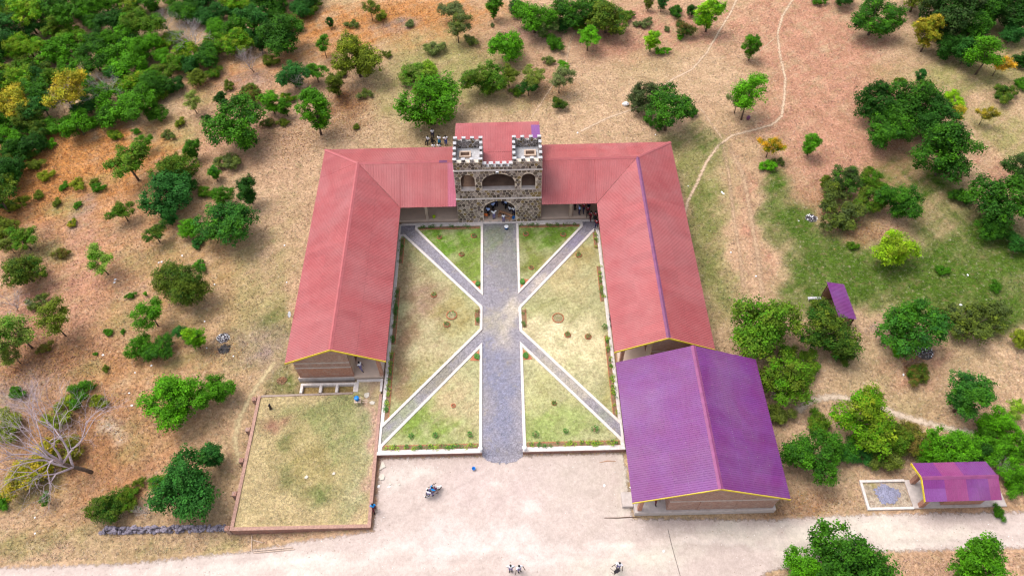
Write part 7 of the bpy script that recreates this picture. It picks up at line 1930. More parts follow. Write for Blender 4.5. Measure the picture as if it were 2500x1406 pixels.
def body_pose(kind):
    """joint positions of a 1.66 m figure that faces -Y"""
    J = dict(pel=(0, 0, .90), sp=(0, 0, 1.10), ch=(0, 0, 1.28), nk=(0, 0, 1.42), hb=(0, -.01, 1.49), hd=(0, -.025, 1.57), ht=(0, -.02, 1.64))
    for s, n in ((-1, 'l'), (1, 'r')):
        J.update({n + 'sh': (s * .17, 0, 1.35), n + 'el': (s * .235, .03, 1.10), n + 'wr': (s * .225, -.04, .87), n + 'hi': (s * .09, 0, .87), n + 'kn': (s * .10, -.01, .48), n + 'an': (s * .10, .02, .08), n + 'to': (s * .115, -.15, .03)})
    if kind == 'walk':
        J.update(lkn=(-.10, -.16, .50), lan=(-.10, -.22, .08), lto=(-.11, -.39, .04), rkn=(.10, .02, .46), ran=(.10, .27, .13), rto=(.11, .14, .03), lel=(-.24, .12, 1.12), lwr=(-.22, .18, .90), rel=(.24, -.06, 1.10), rwr=(.20, -.22, .94))
    if kind == 'hips':
        J.update(lel=(-.38, .06, 1.14), lwr=(-.18, -.02, .98), rel=(.38, .06, 1.14), rwr=(.18, -.02, .98))
    if kind == 'head':
        J.update(lel=(-.40, -.02, 1.52), lwr=(-.16, -.02, 1.66), rel=(.40, -.02, 1.52), rwr=(.16, -.02, 1.66))
    if kind == 'reach':
        J.update(lel=(-.34, -.10, 1.22), lwr=(-.50, -.24, 1.12), rel=(.32, -.12, 1.20), rwr=(.34, -.32, 1.12))
    if kind in ('sit', 'ride'):
        dz = -.44
        for k in ('pel', 'sp', 'ch', 'nk', 'hb', 'hd', 'ht', 'lsh', 'rsh', 'lel', 'rel', 'lhi', 'rhi'):
            J[k] = (J[k][0], J[k][1] + .02, J[k][2] + dz)
        J.update(lkn=(-.14, -.40, .47), lan=(-.14, -.42, .08), lto=(-.15, -.58, .03), rkn=(.14, -.40, .47), ran=(.14, -.42, .08), rto=(.15, -.58, .03), lwr=(-.16, -.24, .52), rwr=(.16, -.24, .52))
    if kind == 'ride':
        J.update(lkn=(-.26, -.36, .40), lan=(-.30, -.22, .02), lto=(-.31, -.36, -.03), rkn=(.26, -.36, .40), ran=(.30, -.22, .02), rto=(.31, -.36, -.03), lel=(-.32, -.18, .74), lwr=(-.33, -.42, .68), rel=(.32, -.18, .74), rwr=(.33, -.42, .68))
    return J
def pose_meshes(kind, skirt=False):
    J = body_pose(kind)
    q = lambda n, r, o=(0, 0, 0): (J[n][0] + o[0], J[n][1] + o[1], J[n][2] + o[2], r)
    ch = [[q('pel', .105), q('sp', .095), q('ch', .105), q('nk', .05), q('hb', .062), q('hd', .092), q('ht', .07)], [q('hd', .09), q('hd', .018, (0, -.105, -.01))], [q('hd', .09), q('hd', .02, (.10, .01, 0))], [q('hd', .09), q('hd', .02, (-.10, .01, 0))]]
    shirt = [[q('pel', .135, (0, 0, .03)), q('sp', .130), q('ch', .135), q('nk', .075, (0, 0, -.02))]]
    low = [[q('pel', .13)]]
    shoes = []
    for n, s in (('l', -1), ('r', 1)):
        wr, el = Vector(J[n + 'wr']), Vector(J[n + 'el'])
        d = (wr - el).normalized()
        side = Vector((0, 1, 0)) if abs(d.y) < .8 else Vector((1, 0, 0))
        side = (side - d * side.dot(d)).normalized()
        pal = wr + d * .07
        ch.append([q('ch', .105), q(n + 'sh', .058), q(n + 'el', .042), q(n + 'wr', .028), (*pal, .034)])
        for f, (off, ln) in enumerate(((-.028, .062), (-.01, .075), (.01, .07), (.027, .055))):
            b = pal + side * off + d * .03
            ch.append([(*pal, .034), (*b, .011), (*(b + d * ln * .6), .009), (*(b + d * ln + Vector((0, -.012, 0))), .008)])
        th = wr + d * .03 - side * .03
        ch.append([(*wr, .028), (*th, .012), (*(th + d * .045 - side * .012), .009)])
        ch.append([q('pel', .105), q(n + 'hi', .082), q(n + 'kn', .056), q(n + 'an', .036), q(n + 'to', .034)])
        sl = Vector(J[n + 'sh']).lerp(Vector(J[n + 'el']), .85)
        shirt.append([q('ch', .135), q(n + 'sh', .082), (*sl, .068)])
        low.append([q('pel', .13), q(n + 'hi', .105), q(n + 'kn', .078), q(n + 'an', .062, (0, 0, .03))])
        shoes.append([q(n + 'an', .045, (0, .02, -.02)), q(n + 'to', .042)])
    body = skin_body(ch, J['pel'])
    sh = skin_body(shirt, (J['pel'][0], J['pel'][1], J['pel'][2] + .03))
    if skirt:
        mb = MB(); p = J['pel']
        if kind in ('sit', 'ride'):
            lo = skin_body(low, J['pel'])
        else:
            mb.lathe([(.115, .10), (.15, 0), (.20, -.22), (.235, -.44), (.225, -.44), (.10, .08)], p, 14)
            lo = mb.mesh('skirt', True)
    else:
        lo = skin_body(low, J['pel'])
    hb = MB(); h = J['hd']
    hb.ball((h[0], h[1] + .018, h[2] + .022), .108, 12, 8, (.95, 1, .98))
    hb.v = [(v[0], v[1], max(v[2], h[2] - .02 - (v[1] - h[1]) * .7)) for v in hb.v]
    ha = hb.mesh('hair', True)
    so = MB()
    for c in shoes:
        a, b = Vector(c[0][:3]), Vector(c[1][:3])
        so.tube([a + (a - b) * .25, a, a.lerp(b, .6), b + (b - a) * .15], [.035, .05, .05, .03], 7)
    return body, sh, lo, ha, so.mesh('shoes', True)
POSES = {}
def get_pose(kind, skirt):
    if (kind, skirt) not in POSES:
        POSES[(kind, skirt)] = pose_meshes(kind, skirt)
        body = POSES[(kind, skirt)]
        for me, m in zip(body, ('skin', 'shirt_white', 'navy', 'hair', 'black')):
            me.materials.clear(); me.materials.append(M[m])
    return POSES[(kind, skirt)]
def person(x, y, z, face, kind, shirt, lower, label, skirt=False, s=1.0, group=None, collar=False):
    """face: compass heading in degrees the chest points to, 0 = towards the viewer (-Y), 90 = +X"""
    ms = get_pose(kind, skirt)
    t = thing('person', label, 'person', (x, y, z), math.radians(face), group)
    t.scale = (s, s, s)
    for me, nm, m in zip(ms, ('body', 'shirt', 'skirt' if skirt else 'trousers', 'hair', 'shoes'), (None, shirt, lower, None, None)):
        o = bpy.data.objects.new(nm, me)
        COL.objects.link(o); o.parent = t
        if m:
            o.material_slots[0].link = 'OBJECT'; o.material_slots[0].material = M[m]
    if collar:
        J = body_pose(kind)
        c = MB().lathe([(.075, -.03), (.105, -.055), (.11, -.045), (.07, 0)], J['nk'], 12)
        c.build('collar', M['shirt_white'], t, local=True)
    return t
# pupils behind the gatehouse
person(-9.15, 44.9, 0, 10, 'stand', 'shirt_white', 'navy', 'standing pupil in white shirt and dark trousers at back of the lawn group')
person(-9.75, 44.0, 0, -25, 'sit', 'shirt_white', 'black', 'leftmost pupil in white and dark crouching under the tree behind the roof')
person(-9.15, 43.75, 0, 150, 'sit', 'black', 'black', 'pupil all in black crouching in the lawn group', True)
person(-8.2, 43.6, 0, 160, 'stand', 'shirt_white', 'teal', 'pupil in white shirt and teal wrap standing in the lawn group', True)
person(-7.35, 43.5, 0, 15, 'hips', 'shirt_white', 'trouser_blue', 'rightmost pupil of the lawn group in white shirt and royal blue trousers')
person(-8.95, 42.6, 0, 180, 'sit', 'shirt_white', 'trouser_grey', 'pupil in white sitting with back to the roof, left of two')
person(-8.25, 42.6, 0, 170, 'sit', 'shirt_white', 'navy', 'pupil in white and navy sitting at the roof edge, right of two')
# pupils in the arched entrance
z0 = .305
person(-1.75, 30.5, z0, 160, 'stand', 'shirt_blue', 'black', 'leftmost pupil in pale blue shirt inside the entrance arch')
person(-1.15, 31.3, z0, 200, 'stand', 'shirt_blue', 'black', 'second pupil from left in pale blue inside the arch')
person(-.75, 32.0, z0, 180, 'stand', 'shirt_blue', 'navy', 'furthest pupil in blue shirt inside the left half of the arch')
person(-1.05, 29.95, z0, 190, 'head', 'shirt_white', 'trouser_grey', 'pupil in white with hands on head and grey trousers in the archway')
person(.10, 29.62, .12, 180, 'stand', 'shirt_white', 'trouser_grey', 'small pupil in white stepping down in front of the wooden bench', s=.86)
person(.05, 32.3, z0, 150, 'stand', 'shirt_blue', 'navy', 'pupil in pale blue leaning at the back of the archway right of centre')
person(.45, 31.6, z0, 200, 'stand', 'shirt_blue', 'black', 'pupil in bright pale blue standing behind the wooden bench')
person(.9, 31.0, z0, 140, 'sit', 'shirt_white', 'navy', 'pupil in white sitting behind the bench inside the arch')
person(1.35, 30.5, z0, 10, 'stand', 'shirt_white', 'navy', 'rightmost pupil in white inside the arch beside a blue bucket', s=.95)
# pupils at the right corner of the courtyard
person(9.3, 30.4, z0, 100, 'stand', 'shirt_blue', 'navy', 'pupil in pale blue shirt in the right veranda corner')
person(8.85, 31.2, z0, 60, 'stand', 'black', 'black', 'dark-dressed pupil in the shade behind the pale blue shirt')
person(9.85, 30.75, z0, 20, 'walk', 'sweater_red', 'navy', 'leftmost pupil in dark red sweater in the right veranda corner', collar=True)
person(10.3, 30.2, z0, 0, 'walk', 'sweater_red', 'black', 'second red sweater pupil from left at the veranda edge', collar=True)
person(10.5, 31.2, z0, 0, 'stand', 'sweater_red', 'navy', 'red sweater pupil standing behind the others in the dark corner', collar=True)
person(10.6, 29.55, .12, 30, 'walk', 'sweater_red', 'dark_maroon', 'pupil in dark red sweater stepping off the veranda corner', collar=True)
person(11.15, 29.5, .12, 0, 'walk', 'sweater_red', 'black', 'pupil in red sweater and black skirt at the roof valley corner', True, collar=True)
person(11.2, 28.2, .16, -20, 'walk', 'sweater_red', 'navy', 'pupil in bright red sweater walking out by the diagonal path', collar=True)
person(11.58, 15.1, .12, 80, 'stand', 'shirt_white', 'navy', 'pupil in white shirt half hidden under the right roof eave')
person(11.6, 14.2, .12, 80, 'stand', 'sweater_red', 'dark_maroon', 'pupil in red sweater half hidden under the right roof eave', collar=True)
# elsewhere
person(-15.05, 9.3, .305, 60, 'walk', 'shirt_white', 'trouser_grey', 'pupil in white shirt walking on the left gable veranda')
person(13.75, -5.55, .305, 15, 'walk', 'sweater_red', 'dark_maroon', 'pupil in dark red on the veranda of the purple-roofed hall', collar=True)
person(.2, -11.15, -.47, 0, 'hips', 'shirt_white', 'trouser_grey', 'pupil with hands on hips on the pale forecourt, left of two')
person(.95, -11.2, -.47, 30, 'reach', 'shirt_white', 'trouser_grey', 'pupil in white reaching out on the pale forecourt, right of two')
person(9.75, -11.15, -.47, -15, 'reach', 'shirt_white', 'trouser_grey', 'pupil in white carrying a black chair across the forecourt')
person(-12.42, -5.4, -.47, 20, 'walk', 'shirt_bright', 'dark_maroon', 'pupil in bright blue top and maroon trousers beside the terrace wall')

# black plastic chair carried upside down by its back
chr_ = thing('chair', 'black plastic chair carried by the pupil at the bottom of the forecourt', 'chair', (9.2, -11.35, .12), math.radians(25))
chr_.rotation_euler = (math.radians(62), math.radians(8), math.radians(35))
bevel(MB().box(-.22, .22, -.22, .22, .42, .46).build('seat', M['black_plastic'], chr_, local=True), .015)
bevel(MB().hexa([(-.22, .19, .46), (.22, .19, .46), (.22, .22, .46), (-.22, .22, .46), (-.2, .27, .88), (.2, .27, .88), (.2, .30, .88), (-.2, .30, .88)]).build('backrest', M['black_plastic'], chr_, local=True), .01)
for (x, y) in ((-.2, -.2), (.2, -.2), (-.2, .2), (.2, .2)):
    MB().tube([(x, y, .42), (x * 1.15, y * 1.15, 0)], [.022, .016], 6).build('leg', M['black_plastic'], chr_, local=True)

# ------------------------------------------------------------------ motorcycle with two riders (local: heading +X)
bk = thing('motorcycle', 'small motorcycle with two riders on the pale forecourt', 'motorcycle', (-6.98, -3.87, -.47), math.radians(34))
def wheel(x):
    w = MB()
    n = 18
    for k in range(n):
        a = 2 * math.pi * k / n
        for (rr_, yy) in ((.30, 0), (.27, .045), (.235, .03), (.235, -.03), (.27, -.045)):
            w.v.append((x + math.cos(a) * rr_, yy, .30 + math.sin(a) * rr_))
    for k in range(n):
        for j in range(5):
            w.f.append((k * 5 + j, k * 5 + (j + 1) % 5, ((k + 1) % n) * 5 + (j + 1) % 5, ((k + 1) % n) * 5 + j))
    o = w.build('wheel', M['rubber'], bk, True, True)
    s_ = MB()
    for k in range(10):
        a = 2 * math.pi * k / 10
        s_.tube([(x, 0, .30), (x + math.cos(a) * .235, 0, .30 + math.sin(a) * .235)], .008, 4)
    s_.tube([(x, -.05, .30), (x, .05, .30)], .05, 10)
    s_.build('rim', M['steel'], o, True)
wheel(.64); wheel(-.64)
MB().tube([(.64, .09, .30), (.46, .09, .85)], .022).build('fork', M['steel'], bk, True)
MB().tube([(.64, -.09, .30), (.46, -.09, .85)], .022).build('fork', M['steel'], bk, True)
MB().tube([(.48, 0, .80), (.1, 0, .62), (-.35, 0, .60), (-.64, 0, .32)], .03).build('frame', M['black_plastic'], bk, True)
MB().tube([(.44, 0, .72), (.18, 0, .28), (-.2, 0, .28), (-.38, 0, .58)], .025).build('frame', M['black_plastic'], bk, True)
bevel(MB().box(-.12, .22, -.13, .13, .26, .52).build('engine', M['steel'], bk, True), .03)
MB().ball((.18, 0, .74), .2, 12, 8, (1.25, .68, .6)).build('fuel_tank', M['bike_paint'], bk, True, True)
bevel(MB().hexa([(-.75, -.12, .70), (.02, -.13, .66), (.02, .13, .66), (-.75, .12, .70), (-.75, -.11, .80), (.02, -.10, .75), (.02, .10, .75), (-.75, .11, .80)]).build('seat', M['black_plastic'], bk, True), .03)
MB().tube([(.34, -.36, .98), (.42, -.2, .93), (.45, 0, .90), (.42, .2, .93), (.34, .36, .98)], .016).build('handlebar', M['steel'], bk, True)
MB().ball((.56, 0, .80), .1, 12, 8, (.8, 1, 1)).build('headlight', M['white_plastic'], bk, True, True)
fd = MB()
for k in range(7):
    a = math.radians(20 + 22 * k); b = math.radians(20 + 22 * (k + 1))
    fd.hexa([(.64 + math.cos(t) * r, y, .30 + math.sin(t) * r) for r in (.325, .34) for (t, y) in ((a, -.06), (b, -.06), (b, .06), (a, .06))])
fd.build('front_mudguard', M['white_plastic'], bk, True)
MB().tube([(.05, -.14, .30), (-.3, -.16, .28), (-.85, -.17, .38)], [.025, .035, .045], 8).build('exhaust', M['steel'], bk, True)
for s in (-1, 1):
    MB().tube([(.40, s * .26, .94), (.36, s * .34, 1.12)], .008, 5).build('mirror_stem', M['steel'], bk, True)
    MB().ball((.35, s * .36, 1.15), .055, 10, 6, (.35, 1, .8)).build('mirror', M['black_plastic'], bk, True)
MB().tube([(-.6, -.15, .74), (-.95, -.13, .80), (-.95, .13, .80), (-.6, .15, .74)], .014).build('rack', M['steel'], bk, True)
ca, sa = math.cos(math.radians(34)), math.sin(math.radians(34))
def on_bike(u, z): return (-6.98 + ca * u, -3.87 + sa * u, -.47 + z)
person(*on_bike(-.02, .34), 124, 'ride', 'shirt_bright', 'khaki', 'motorcycle driver in bright blue top')
person(*on_bike(-.48, .38), 124, 'ride', 'shirt_white', 'trouser_grey', 'motorcycle passenger in white shirt behind the blue driver')

# ------------------------------------------------------------------ small things
def bucket(x, y, z, r, h, mat, label, lid=None):
    t = thing('bucket', label, 'bucket', (x, y, z))
    MB().lathe([(r * .78, 0), (r, h), (r * 1.06, h), (r * 1.06, h - .02), (r * .94, h - .02), (r * .74, .02)], (0, 0, 0), 18).build('pail', M[mat], t, True, True)
    if lid: MB().lathe([(r * 1.05, h + .004), (r * 1.05, h + .03), (r * .3, h + .05)], (0, 0, 0), 18).build('lid', M[lid], t, True)
    else:
        MB().tube([(r, 0, h * .9), (r * .8, -r * .7, h * .55), (0, -r * 1.1, h * .45), (-r * .8, -r * .7, h * .55), (-r, 0, h * .9)], .008, 5).build('handle', M['steel'], t, True)
bucket(-3.2, -1.6, -.47, .17, .3, 'blue_plastic', 'small blue bucket alone on the forecourt below the gravel path')
bucket(-8.35, 30.35, .305, .2, .3, 'green_plastic', 'lime green bucket on the left veranda floor', 'green_plastic')
bucket(.42, 28.6, .045, .24, .36, 'blue_plastic', 'blue bucket with white lid on the gravel path before the arch', 'white_plastic')
bucket(1.3, 29.9, .305, .18, .34, 'blue_plastic', 'dark blue bucket by the right side of the entrance arch')
t = thing('school_bench', 'long orange-brown wooden desk bench standing in the entrance arch', 'bench', (.3, 30.25, .305), math.radians(-28))
bevel(MB().box(-.85, .95, -.12, .16, .70, .74).build('desk_top', M['wood'], t, True), .01)
bevel(MB().box(-.85, .95, -.48, -.24, .40, .44).build('seat', M['wood'], t, True), .01)
for x in (-.7, .8): MB().box(x - .03, x + .03, -.46, .12, 0, .698).build('leg_frame', M['wood'], t, True)
MB().box(-.8, .9, .12, .15, .3, .69).build('back_panel', M['wood'], t, True)
t = thing('chair', 'orange wooden chair at the left side of the entrance arch', 'chair', (-1.98, 30.25, .305), math.radians(170))
MB().box(-.2, .2, -.2, .2, .42, .45).build('seat', M['orange_plastic'], t, True)
MB().box(-.2, .2, .17, .2, .5, .9).build('backrest', M['orange_plastic'], t, True)
for (x, y) in ((-.18, -.18), (.18, -.18), (-.18, .18), (.18, .18)): MB().tube([(x, y, 0), (x, y, .42 if y < 0 else .9)], .015, 5).build('leg', M['frame_steel'], t, True)
# water dispenser on the terrace
t = thing('water_dispenser', 'blue water bucket on a small wooden stand on the terrace', 'water dispenser', (-15.0, 5.6, .03))
for (x, y) in ((-.25, -.22), (.25, -.22), (-.25, .22), (.25, .22)): MB().tube([(x * 1.15, y * 1.15, 0), (x, y, .55)], .025, 5).build('leg', M['pale_wood'], t, True)
bevel(MB().box(-.34, .34, -.3, .3, .55, .59).build('stand_top', M['pale_wood'], t, True), .01)
MB().lathe([(.2, .592), (.24, .95), (.25, .95), (.25, 1.0), (.1, 1.04)], (-.05, .05, 0), 18).build('bucket', M['blue_plastic'], t, True, True)
MB().tube([(-.05, -.16, .68), (-.05, -.30, .66)], .02, 6).build('tap', M['white_plastic'], t, True)
MB().box(.36, .95, -.12, -.06, .30, .34).build('rail', M['pale_wood'], t, True)
MB().box(.36, .95, .10, .16, .30, .34).build('rail', M['pale_wood'], t, True)
MB().box(.90, .951, -.058, .098, .302, .338).build('rail', M['pale_wood'], t, True)
# flat stones
def slab(x, y, z, pts, label, h=.1):
    o = MB().prism([(x + p[0], y + p[1], z) for p in pts], (0, 0, h)).build('flat_stone', M['stone_slab'])
    bevel(o, .02); return tag(o, label, 'stone')
slab(-14.25, 6.45, .02, [(-.28, .2), (-.22, -.2), (0, -.38), (.26, -.15), (.24, .32)], 'upper pale flat stone on the terrace below the gable step')
slab(-13.62, 5.55, .02, [(-.3, .05), (-.1, -.18), (.25, -.16), (.3, .12), (-.05, .22)], 'lower pale flat stone on the terrace right of the blue dispenser')
slab(-12.05, -1.05, -.48, [(-.3, -.45), (.32, -.1), (.05, .4), (-.15, .42)], 'triangular grey flat stone at the corner of the garden wall')
slab(-12.05, -2.2, -.48, [(-.3, 0), (-.12, -.3), (.22, -.25), (.32, .1), (.1, .34), (-.2, .28)], 'round-edged flat stone beside the terrace wall')
slab(-11.2, -2.9, -.48, [(-.14, 0), (0, -.14), (.14, 0), (0, .14)], 'first small pale stone below the flat stones', .07)
slab(-10.3, -2.95, -.48, [(-.12, 0), (0, -.12), (.12, .02), (0, .12)], 'second small pale stone below the flat stones', .07)
slab(-19.2, -2.2, .02, [(-.2, -.1), (.1, -.18), (.22, .05), (0, .2)], 'white stone lying on the lower half of the terrace', .08)
slab(-16.6, -1.9, .02, [(-.18, -.1), (.12, -.14), (.16, .08), (-.04, .16)], 'grey stone lying right of the white one on the terrace', .08)
# dry sticks: long pole, broken pole, timber frame
o = MB().tube([(8.95, -6.62, -.45), (10.2, -6.66, -.43), (11.4, -6.60, -.44), (12.35, -6.68, -.46)], [.03, .045, .045, .03], 6).build('wooden_pole', M['dark_wood'])
tag(o, 'long dark pole lying on the ground before the purple-roofed hall', 'pole')
o = MB().tube([(9.0, -1.2, -.45), (9.8, -1.05, -.44), (10.6, -1.1, -.45)], [.02, .04, .025], 6).build('dry_branch', M['wood'])
tag(o, 'short brown branch lying near the right end of the garden wall', 'branch')
t = thing('timber_frame', 'broken timber frame lying below the terrace wall', 'timber frame', (-22, -8.2, -.75))
z_ = lambda x, y: float(Zg(np.array([x]), np.array([y]))[0])
for a, b in (((-23.75, -7.3), (-23.5, -8.75)), ((-23.5, -8.75), (-19.7, -8.55)), ((-23.3, -8.9), (-19.5, -8.72)), ((-23.6, -7.7), (-22.6, -8.0)), ((-21.2, -8.2), (-20.5, -8.6))):
    MB().tube([(*a, z_(*a) + .07), (*b, z_(*b) + .07)], .045, 5).build('timber', M['pale_wood'], t)
# rubble wall
t = thing('rubble_wall', 'low collapsed rubble stone wall left of the terrace', 'wall', (-32, -6.6, -1))
rw = random.Random(9)
x = -37.9
while x < -26.1:
    for lay in range(3):
        for yy in (-6.75, -6.45):
            if rw.random() < .12 + .25 * lay: continue
            s = rw.uniform(.13, .22)
            b = MB().ball((0, 0, 0), s, 6, 4, (rw.uniform(.9, 1.5), 1, rw.uniform(.6, .9)))
            b.v = [(v[0] * rw.uniform(.85, 1.15) + x + rw.uniform(-.08, .08), v[1] * rw.uniform(.85, 1.15) + yy + rw.uniform(-.08, .08), v[2] + z_(x, yy) + .1 + lay * .24) for v in b.v]
            b.build('stone', M['rubble'], t)
    x += .36
# ash heap with rubbish, brush pile, leaf pile
def heap(name, x, y, r, n, mats, label, cat, h=.25, size=.08):
    t = thing(name, label, cat, (x, y, z_(x, y)))
    hr_ = random.Random(int(x * 31 + y * 7))
    for mt in mats:
        mb = MB()
        for i in range(n):
            a, q = hr_.uniform(0, 6.283), r * hr_.random() ** .6
            p = Vector((math.cos(a) * q, math.sin(a) * q * .8, .02 + h * (1 - q / r) * hr_.random()))
            e = [Vector((hr_.gauss(0, 1), hr_.gauss(0, 1), hr_.gauss(0, .4))).normalized() * size * hr_.uniform(.5, 1.4) for _ in range(2)]
            mb.add([p - e[0] * .5, p + e[1] * .5, p + e[0] * .5 + Vector((0, 0, .02)), p - e[1] * .5], [(0, 1, 2, 3)])
        q_ = mb.build('pieces', M[mt], t, True); q_['kind'] = 'stuff'
    MB().lathe([(r * .95, -.03), (r * .7, h * .25), (r * .3, h * .5), (.02, h * .55)], (0, 0, 0), 12).build('mound', M['ash' if 'ash' in mats or 'rubble' in mats else 'soil'], t, True)
heap('rubbish_heap', -30.6, 13.9, .75, 130, ('paper', 'rubble', 'ash'), 'heap of pale rubbish and ash left of the left roof', 'rubbish heap', .3, .16)
heap('burnt_heap', -30.2, 12.5, .7, 120, ('ash',), 'black burnt patch just below the pale rubbish heap', 'burnt heap', .15, .3)
heap('leaf_pile', -23.4, 4.0, 1.7, 900, ('leaf_brown',), 'brown pile of dead leaves on the upper left of the terrace', 'leaf pile', .08, .12)
heap('brush_pile', 42.9, 7.9, 1.3, 260, ('leaf_brown', 'soil'), 'brown heap of cut brush below the right-hand thicket', 'brush pile', .5, .35)
heap('rubbish_heap', 37.4, 29.2, .8, 40, ('paper', 'rubble'), 'white litter heap beside the grey-green thicket on the right', 'rubbish heap', .15, .2)
heap('rubbish_heap', 44.5, 10.3, 1.1, 90, ('rubble', 'soil', 'paper'), 'grey rubbish pit with debris above the brush pile', 'rubbish heap', .2, .15)
heap('leaf_pile', -23.4, 8.6, .55, 120, ('leaf_brown', 'soil'), 'small dark brown pile at the left corner of the left gable', 'leaf pile', .2, .16)
# dark stump by the leaf pile
t = thing('dark_stump', 'black upright stump on the terrace above the brown leaf pile', 'stump', (-23.9, 5.15, .02))
MB().tube([(0, 0, -.05), (.05, .03, .3), (.02, .1, .62), (.1, .16, .85)], [.15, .12, .13, .04], 8).build('wood', M['black_plastic'], t, True, True)
MB().tube([(.03, .05, .4), (-.16, .06, .55)], [.05, .03], 6).build('broken_limb', M['black_plastic'], t, True)
o = MB().ball((0, 0, 0), .5, 10, 7, (1.0, .7, .6)); o.v = [(v[0] * rw.uniform(.85, 1.1) + 17.25, v[1] * rw.uniform(.85, 1.1) + 50.7, v[2] + .22) for v in o.v]
tag(o.build('white_sack', M['paper']), 'white sack beside the dark trees behind the right roof', 'sack')
o = MB().ball((0, 0, 0), .35, 10, 7, (.8, .6, 1.1)); o.v = [(v[0] * rw.uniform(.85, 1.1) + 33.5, v[1] * rw.uniform(.85, 1.1) + 47.2, v[2] + .3) for v in o.v]
tag(o.build('purple_sack', M['violet_cap']), 'small purple sack under the bright tree by the winding footpath', 'sack')
# satellite dish on the outer eave of the left block
t = thing('satellite_dish', 'small grey satellite dish at the outer eave of the left roof', 'satellite dish', (-22.1, 14.0, 3.6))
MB().tube([(.15, 0, -.2), (-.15, 0, .05), (-.15, 0, .35)], .025, 6).build('mast', M['steel'], t, True)
d_ = MB().lathe([(.04, 0), (.2, .04), (.33, .12), (.34, .13), (.2, .055), (.04, .015)], (0, 0, 0), 16)
R_ = Matrix.Rotation(math.radians(-50), 3, 'Y') @ Matrix.Rotation(math.radians(20), 3, 'X')
d_.v = [tuple(R_ @ Vector(v) + Vector((-.2, 0, .38))) for v in d_.v]
d_.build('dish', M['white_cap'], t, True, True)
MB().tube([(-.2, 0, .38), tuple(R_ @ Vector((0, 0, .36)) + Vector((-.2, 0, .38)))], .012, 5).build('feed_arm', M['steel'], t, True)
# scraps of litter
for i, (x, y, z, lab_) in enumerate(LITTER):
    s = rw.uniform(.10, .2); a = rw.uniform(0, 3.14)
    c, sn = math.cos(a) * s, math.sin(a) * s
    o = MB().hexa([(x - c, y - sn, z + .03), (x + sn * .7, y - c * .7, z + .03), (x + c, y + sn, z + .04), (x - sn * .7, y + c * .7, z + .03), (x - c, y - sn, z + .06), (x + sn * .7, y - c * .7, z + .09), (x + c, y + sn, z + .06), (x - sn * .7, y + c * .7, z + .10)]).build('paper_scrap', M['paper'])
    tag(o, lab_, 'litter', 'scraps of white litter')

# ------------------------------------------------------------------ grass (nobody could count it)
def in_rects(x, y, pad=0.15):
    m = np.zeros(x.shape, bool)
    for (x0, x1, y0, y1) in FOOT: m |= (x > x0 - pad) & (x < x1 + pad) & (y > y0 - pad) & (y < y1 + pad)
    return m
def tufts(name, label, x, y, z, col, h, w, blades=3, seed=1):
    g = np.random.default_rng(seed)
    n = len(x)
    V = np.empty((n, blades, 3, 3), np.float32)
    a = g.uniform(0, 6.283, (n, blades)); ln = g.uniform(.2, 1.1, (n, blades)) * h[:, None]; hh = h[:, None] * g.uniform(.55, 1.1, (n, blades))
    ox, oy = g.normal(0, .05, (n, blades)), g.normal(0, .05, (n, blades))
    bx, by = x[:, None] + ox, y[:, None] + oy
    ww = w * g.uniform(.6, 1.3, (n, blades))
    ca_, sa_ = np.cos(a), np.sin(a)
    V[:, :, 0] = np.stack([bx - sa_ * ww, by + ca_ * ww, np.broadcast_to(z[:, None], bx.shape)], -1)
    V[:, :, 1] = np.stack([bx + sa_ * ww, by - ca_ * ww, np.broadcast_to(z[:, None], bx.shape)], -1)
    V[:, :, 2] = np.stack([bx + ca_ * ln, by + sa_ * ln, z[:, None] + hh], -1)
    me = np_mesh(name, V.reshape(-1, 3), np.arange(n * blades * 3).reshape(-1, 3))
    c = col * g.uniform(.5, 1.45, (n, 1)) * (1 + g.normal(0, .06, (n, 3)))
    set_col(me, np.repeat(np.clip(c, .005, 1), blades * 3, axis=0))
    o = link_mesh(name, me, M['tuft'])
    return tag(o, label, 'grass', kind='stuff')
road_f = poly_sdf(ROAD)
g = np.random.default_rng(3)
N0 = 260000
yv = -13 + 95 * g.random(N0) ** 1.15
half = 47 + (yv + 13) * .42
xv = g.uniform(-1, 1, N0) * half
keep = ~in_rects(xv, yv) & (road_f(xv, yv)[0] < -.25)
for nm, (w, pts) in TRAILS.items():
    if 'wheel' in nm: continue
    keep &= line_sdf(pts, w / 2)[0](xv, yv) if False else (line_sdf(pts, w / 2 + .1)(xv, yv)[0] < 0)
dens = .5 + .5 * wob(xv, yv, .55, 2.0) + .25 * wob(xv, yv, 1.9, 5.0)
keep &= g.random(N0) < np.clip(dens + .25, .12, 1)
xv, yv = xv[keep], yv[keep]
cv = ground_colour(xv, yv)
orange = np.clip((cv[:, 0] - cv[:, 1] * 1.75) * 9, 0, 1) * (cv[:, 2] < .10)
hv = .08 + .16 * g.random(len(xv)) ** 2 + .38 * orange * g.random(len(xv))
tufts('dry_grass', 'short dry straw-coloured grass covering the open ground', xv, yv, Zg(xv, yv) - .01, cv * 1.05, hv * 1.15, .028, 3, 5)
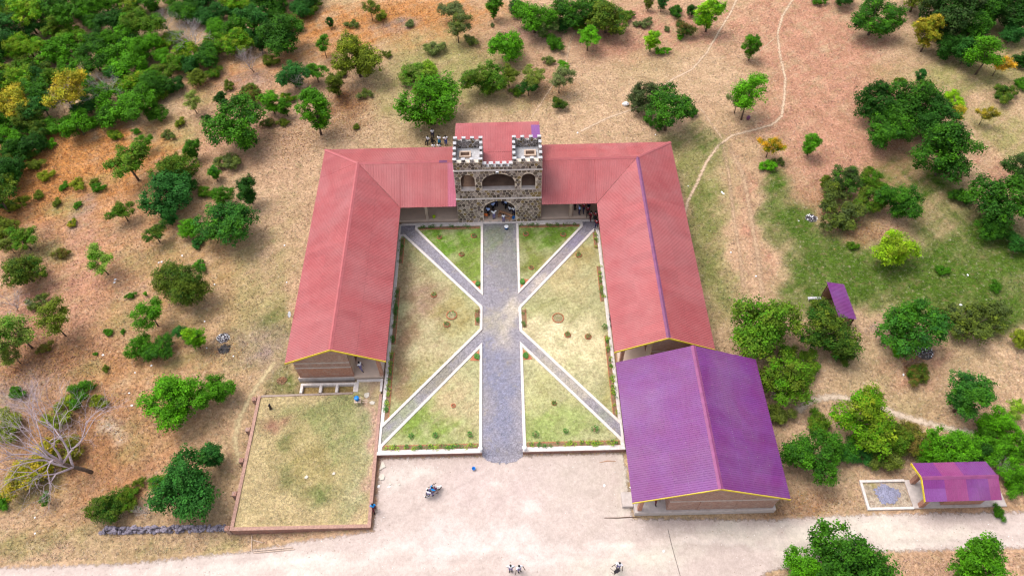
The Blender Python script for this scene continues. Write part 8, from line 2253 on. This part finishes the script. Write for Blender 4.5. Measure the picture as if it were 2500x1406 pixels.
# lawns
xl, yl = g.uniform(-12.2, 11.2, 60000), g.uniform(.3, 29.2, 60000)
ins = np.zeros(len(xl), bool)
for P in LAWNS.values(): ins |= poly_sdf(P)(xl, yl)[0] > .16
xl, yl = xl[ins], yl[ins]
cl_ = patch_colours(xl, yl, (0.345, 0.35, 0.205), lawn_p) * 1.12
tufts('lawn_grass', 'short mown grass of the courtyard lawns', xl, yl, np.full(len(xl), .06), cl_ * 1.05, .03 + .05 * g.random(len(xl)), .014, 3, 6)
xt, yt = g.uniform(-25.1, -13.0, 20000), g.uniform(-6.7, 6.5, 20000)
ct = patch_colours(xt, yt, (0.42, 0.345, 0.20), tp) * 1.1
tufts('terrace_grass', 'short patchy grass on the terrace', xt, yt, np.full(len(xt), TZ), ct * 1.05, .04 + .07 * g.random(len(xt)), .018, 3, 7)

# fallen leaves under the turning trees, loose stones on the bare dirt
def scatter_leaves(name, label, x, y, z, cols, size, seed):
    g = np.random.default_rng(seed)
    n = len(x)
    a = g.uniform(0, 6.283, n); s = size * g.uniform(.5, 1.4, n)
    tilt = g.uniform(-.5, .5, n) * s
    ca_, sa_ = np.cos(a) * s, np.sin(a) * s
    V = np.stack([np.stack([x - ca_, y - sa_, z + .02], 1), np.stack([x + sa_ * .5, y - ca_ * .5, z + .03 + np.abs(tilt)], 1), np.stack([x + ca_, y + sa_, z + .025], 1), np.stack([x - sa_ * .5, y + ca_ * .5, z + .02], 1)], 1)
    me = np_mesh(name, V.reshape(-1, 3), np.arange(n * 4).reshape(-1, 4))
    c = np.array(cols)[g.integers(0, len(cols), n)] * g.uniform(.6, 1.3, (n, 1))
    set_col(me, np.repeat(c, 4, axis=0))
    return tag(link_mesh(name, me, M['tuft']), label, 'leaves', kind='stuff')
lx, ly = [], []
for (px, py, rx, ry, k, w) in PATCHES:
    if k in ('B', 'O', 'D'):
        n = int(170 * rx * ry ** .9 * w * (.25 if k == 'O' else 1))
        n = min(n, 4200)
        lx.append(px + g.normal(0, .55, n) * rx); ly.append(py + g.normal(0, .55, n) * ry)
lx, ly = np.concatenate(lx), np.concatenate(ly)
ok_ = ~in_rects(lx, ly) & (road_f(lx, ly)[0] < -.1)
lx, ly = lx[ok_], ly[ok_]
scatter_leaves('fallen_leaves', 'brown and orange leaves scattered over the dry ground', lx, ly, Zg(lx, ly), [(0.30, 0.14, 0.05), (0.20, 0.09, 0.045), (0.40, 0.22, 0.06), (0.13, 0.07, 0.04)], .075, 9)
sx_, sy_ = g.uniform(-45, 48, 5200), g.uniform(-13, -.2, 5200)
d_r = road_f(sx_, sy_)[0]
ok_ = (d_r > .15) & (g.random(5200) < np.clip(1.3 - d_r * .45, .12, 1))
sx_, sy_ = sx_[ok_], sy_[ok_]
scatter_leaves('loose_stones', 'small loose stones and dry bits on the pale dirt', sx_, sy_, Zg(sx_, sy_) + .02, [(0.34, 0.27, 0.24), (0.60, 0.54, 0.50), (0.24, 0.17, 0.12), (0.66, 0.62, 0.60)], .05, 10)
cb = MB().tube([(14.7, -7.75, -.47), (14.8, -9.0, -.465), (14.95, -10.2, -.465), (15.25, -12.4, -.47)], .018, 5).build('cable', M['black_plastic'])
tag(cb, 'thin dark cable lying across the road below the purple-roofed hall', 'cable')
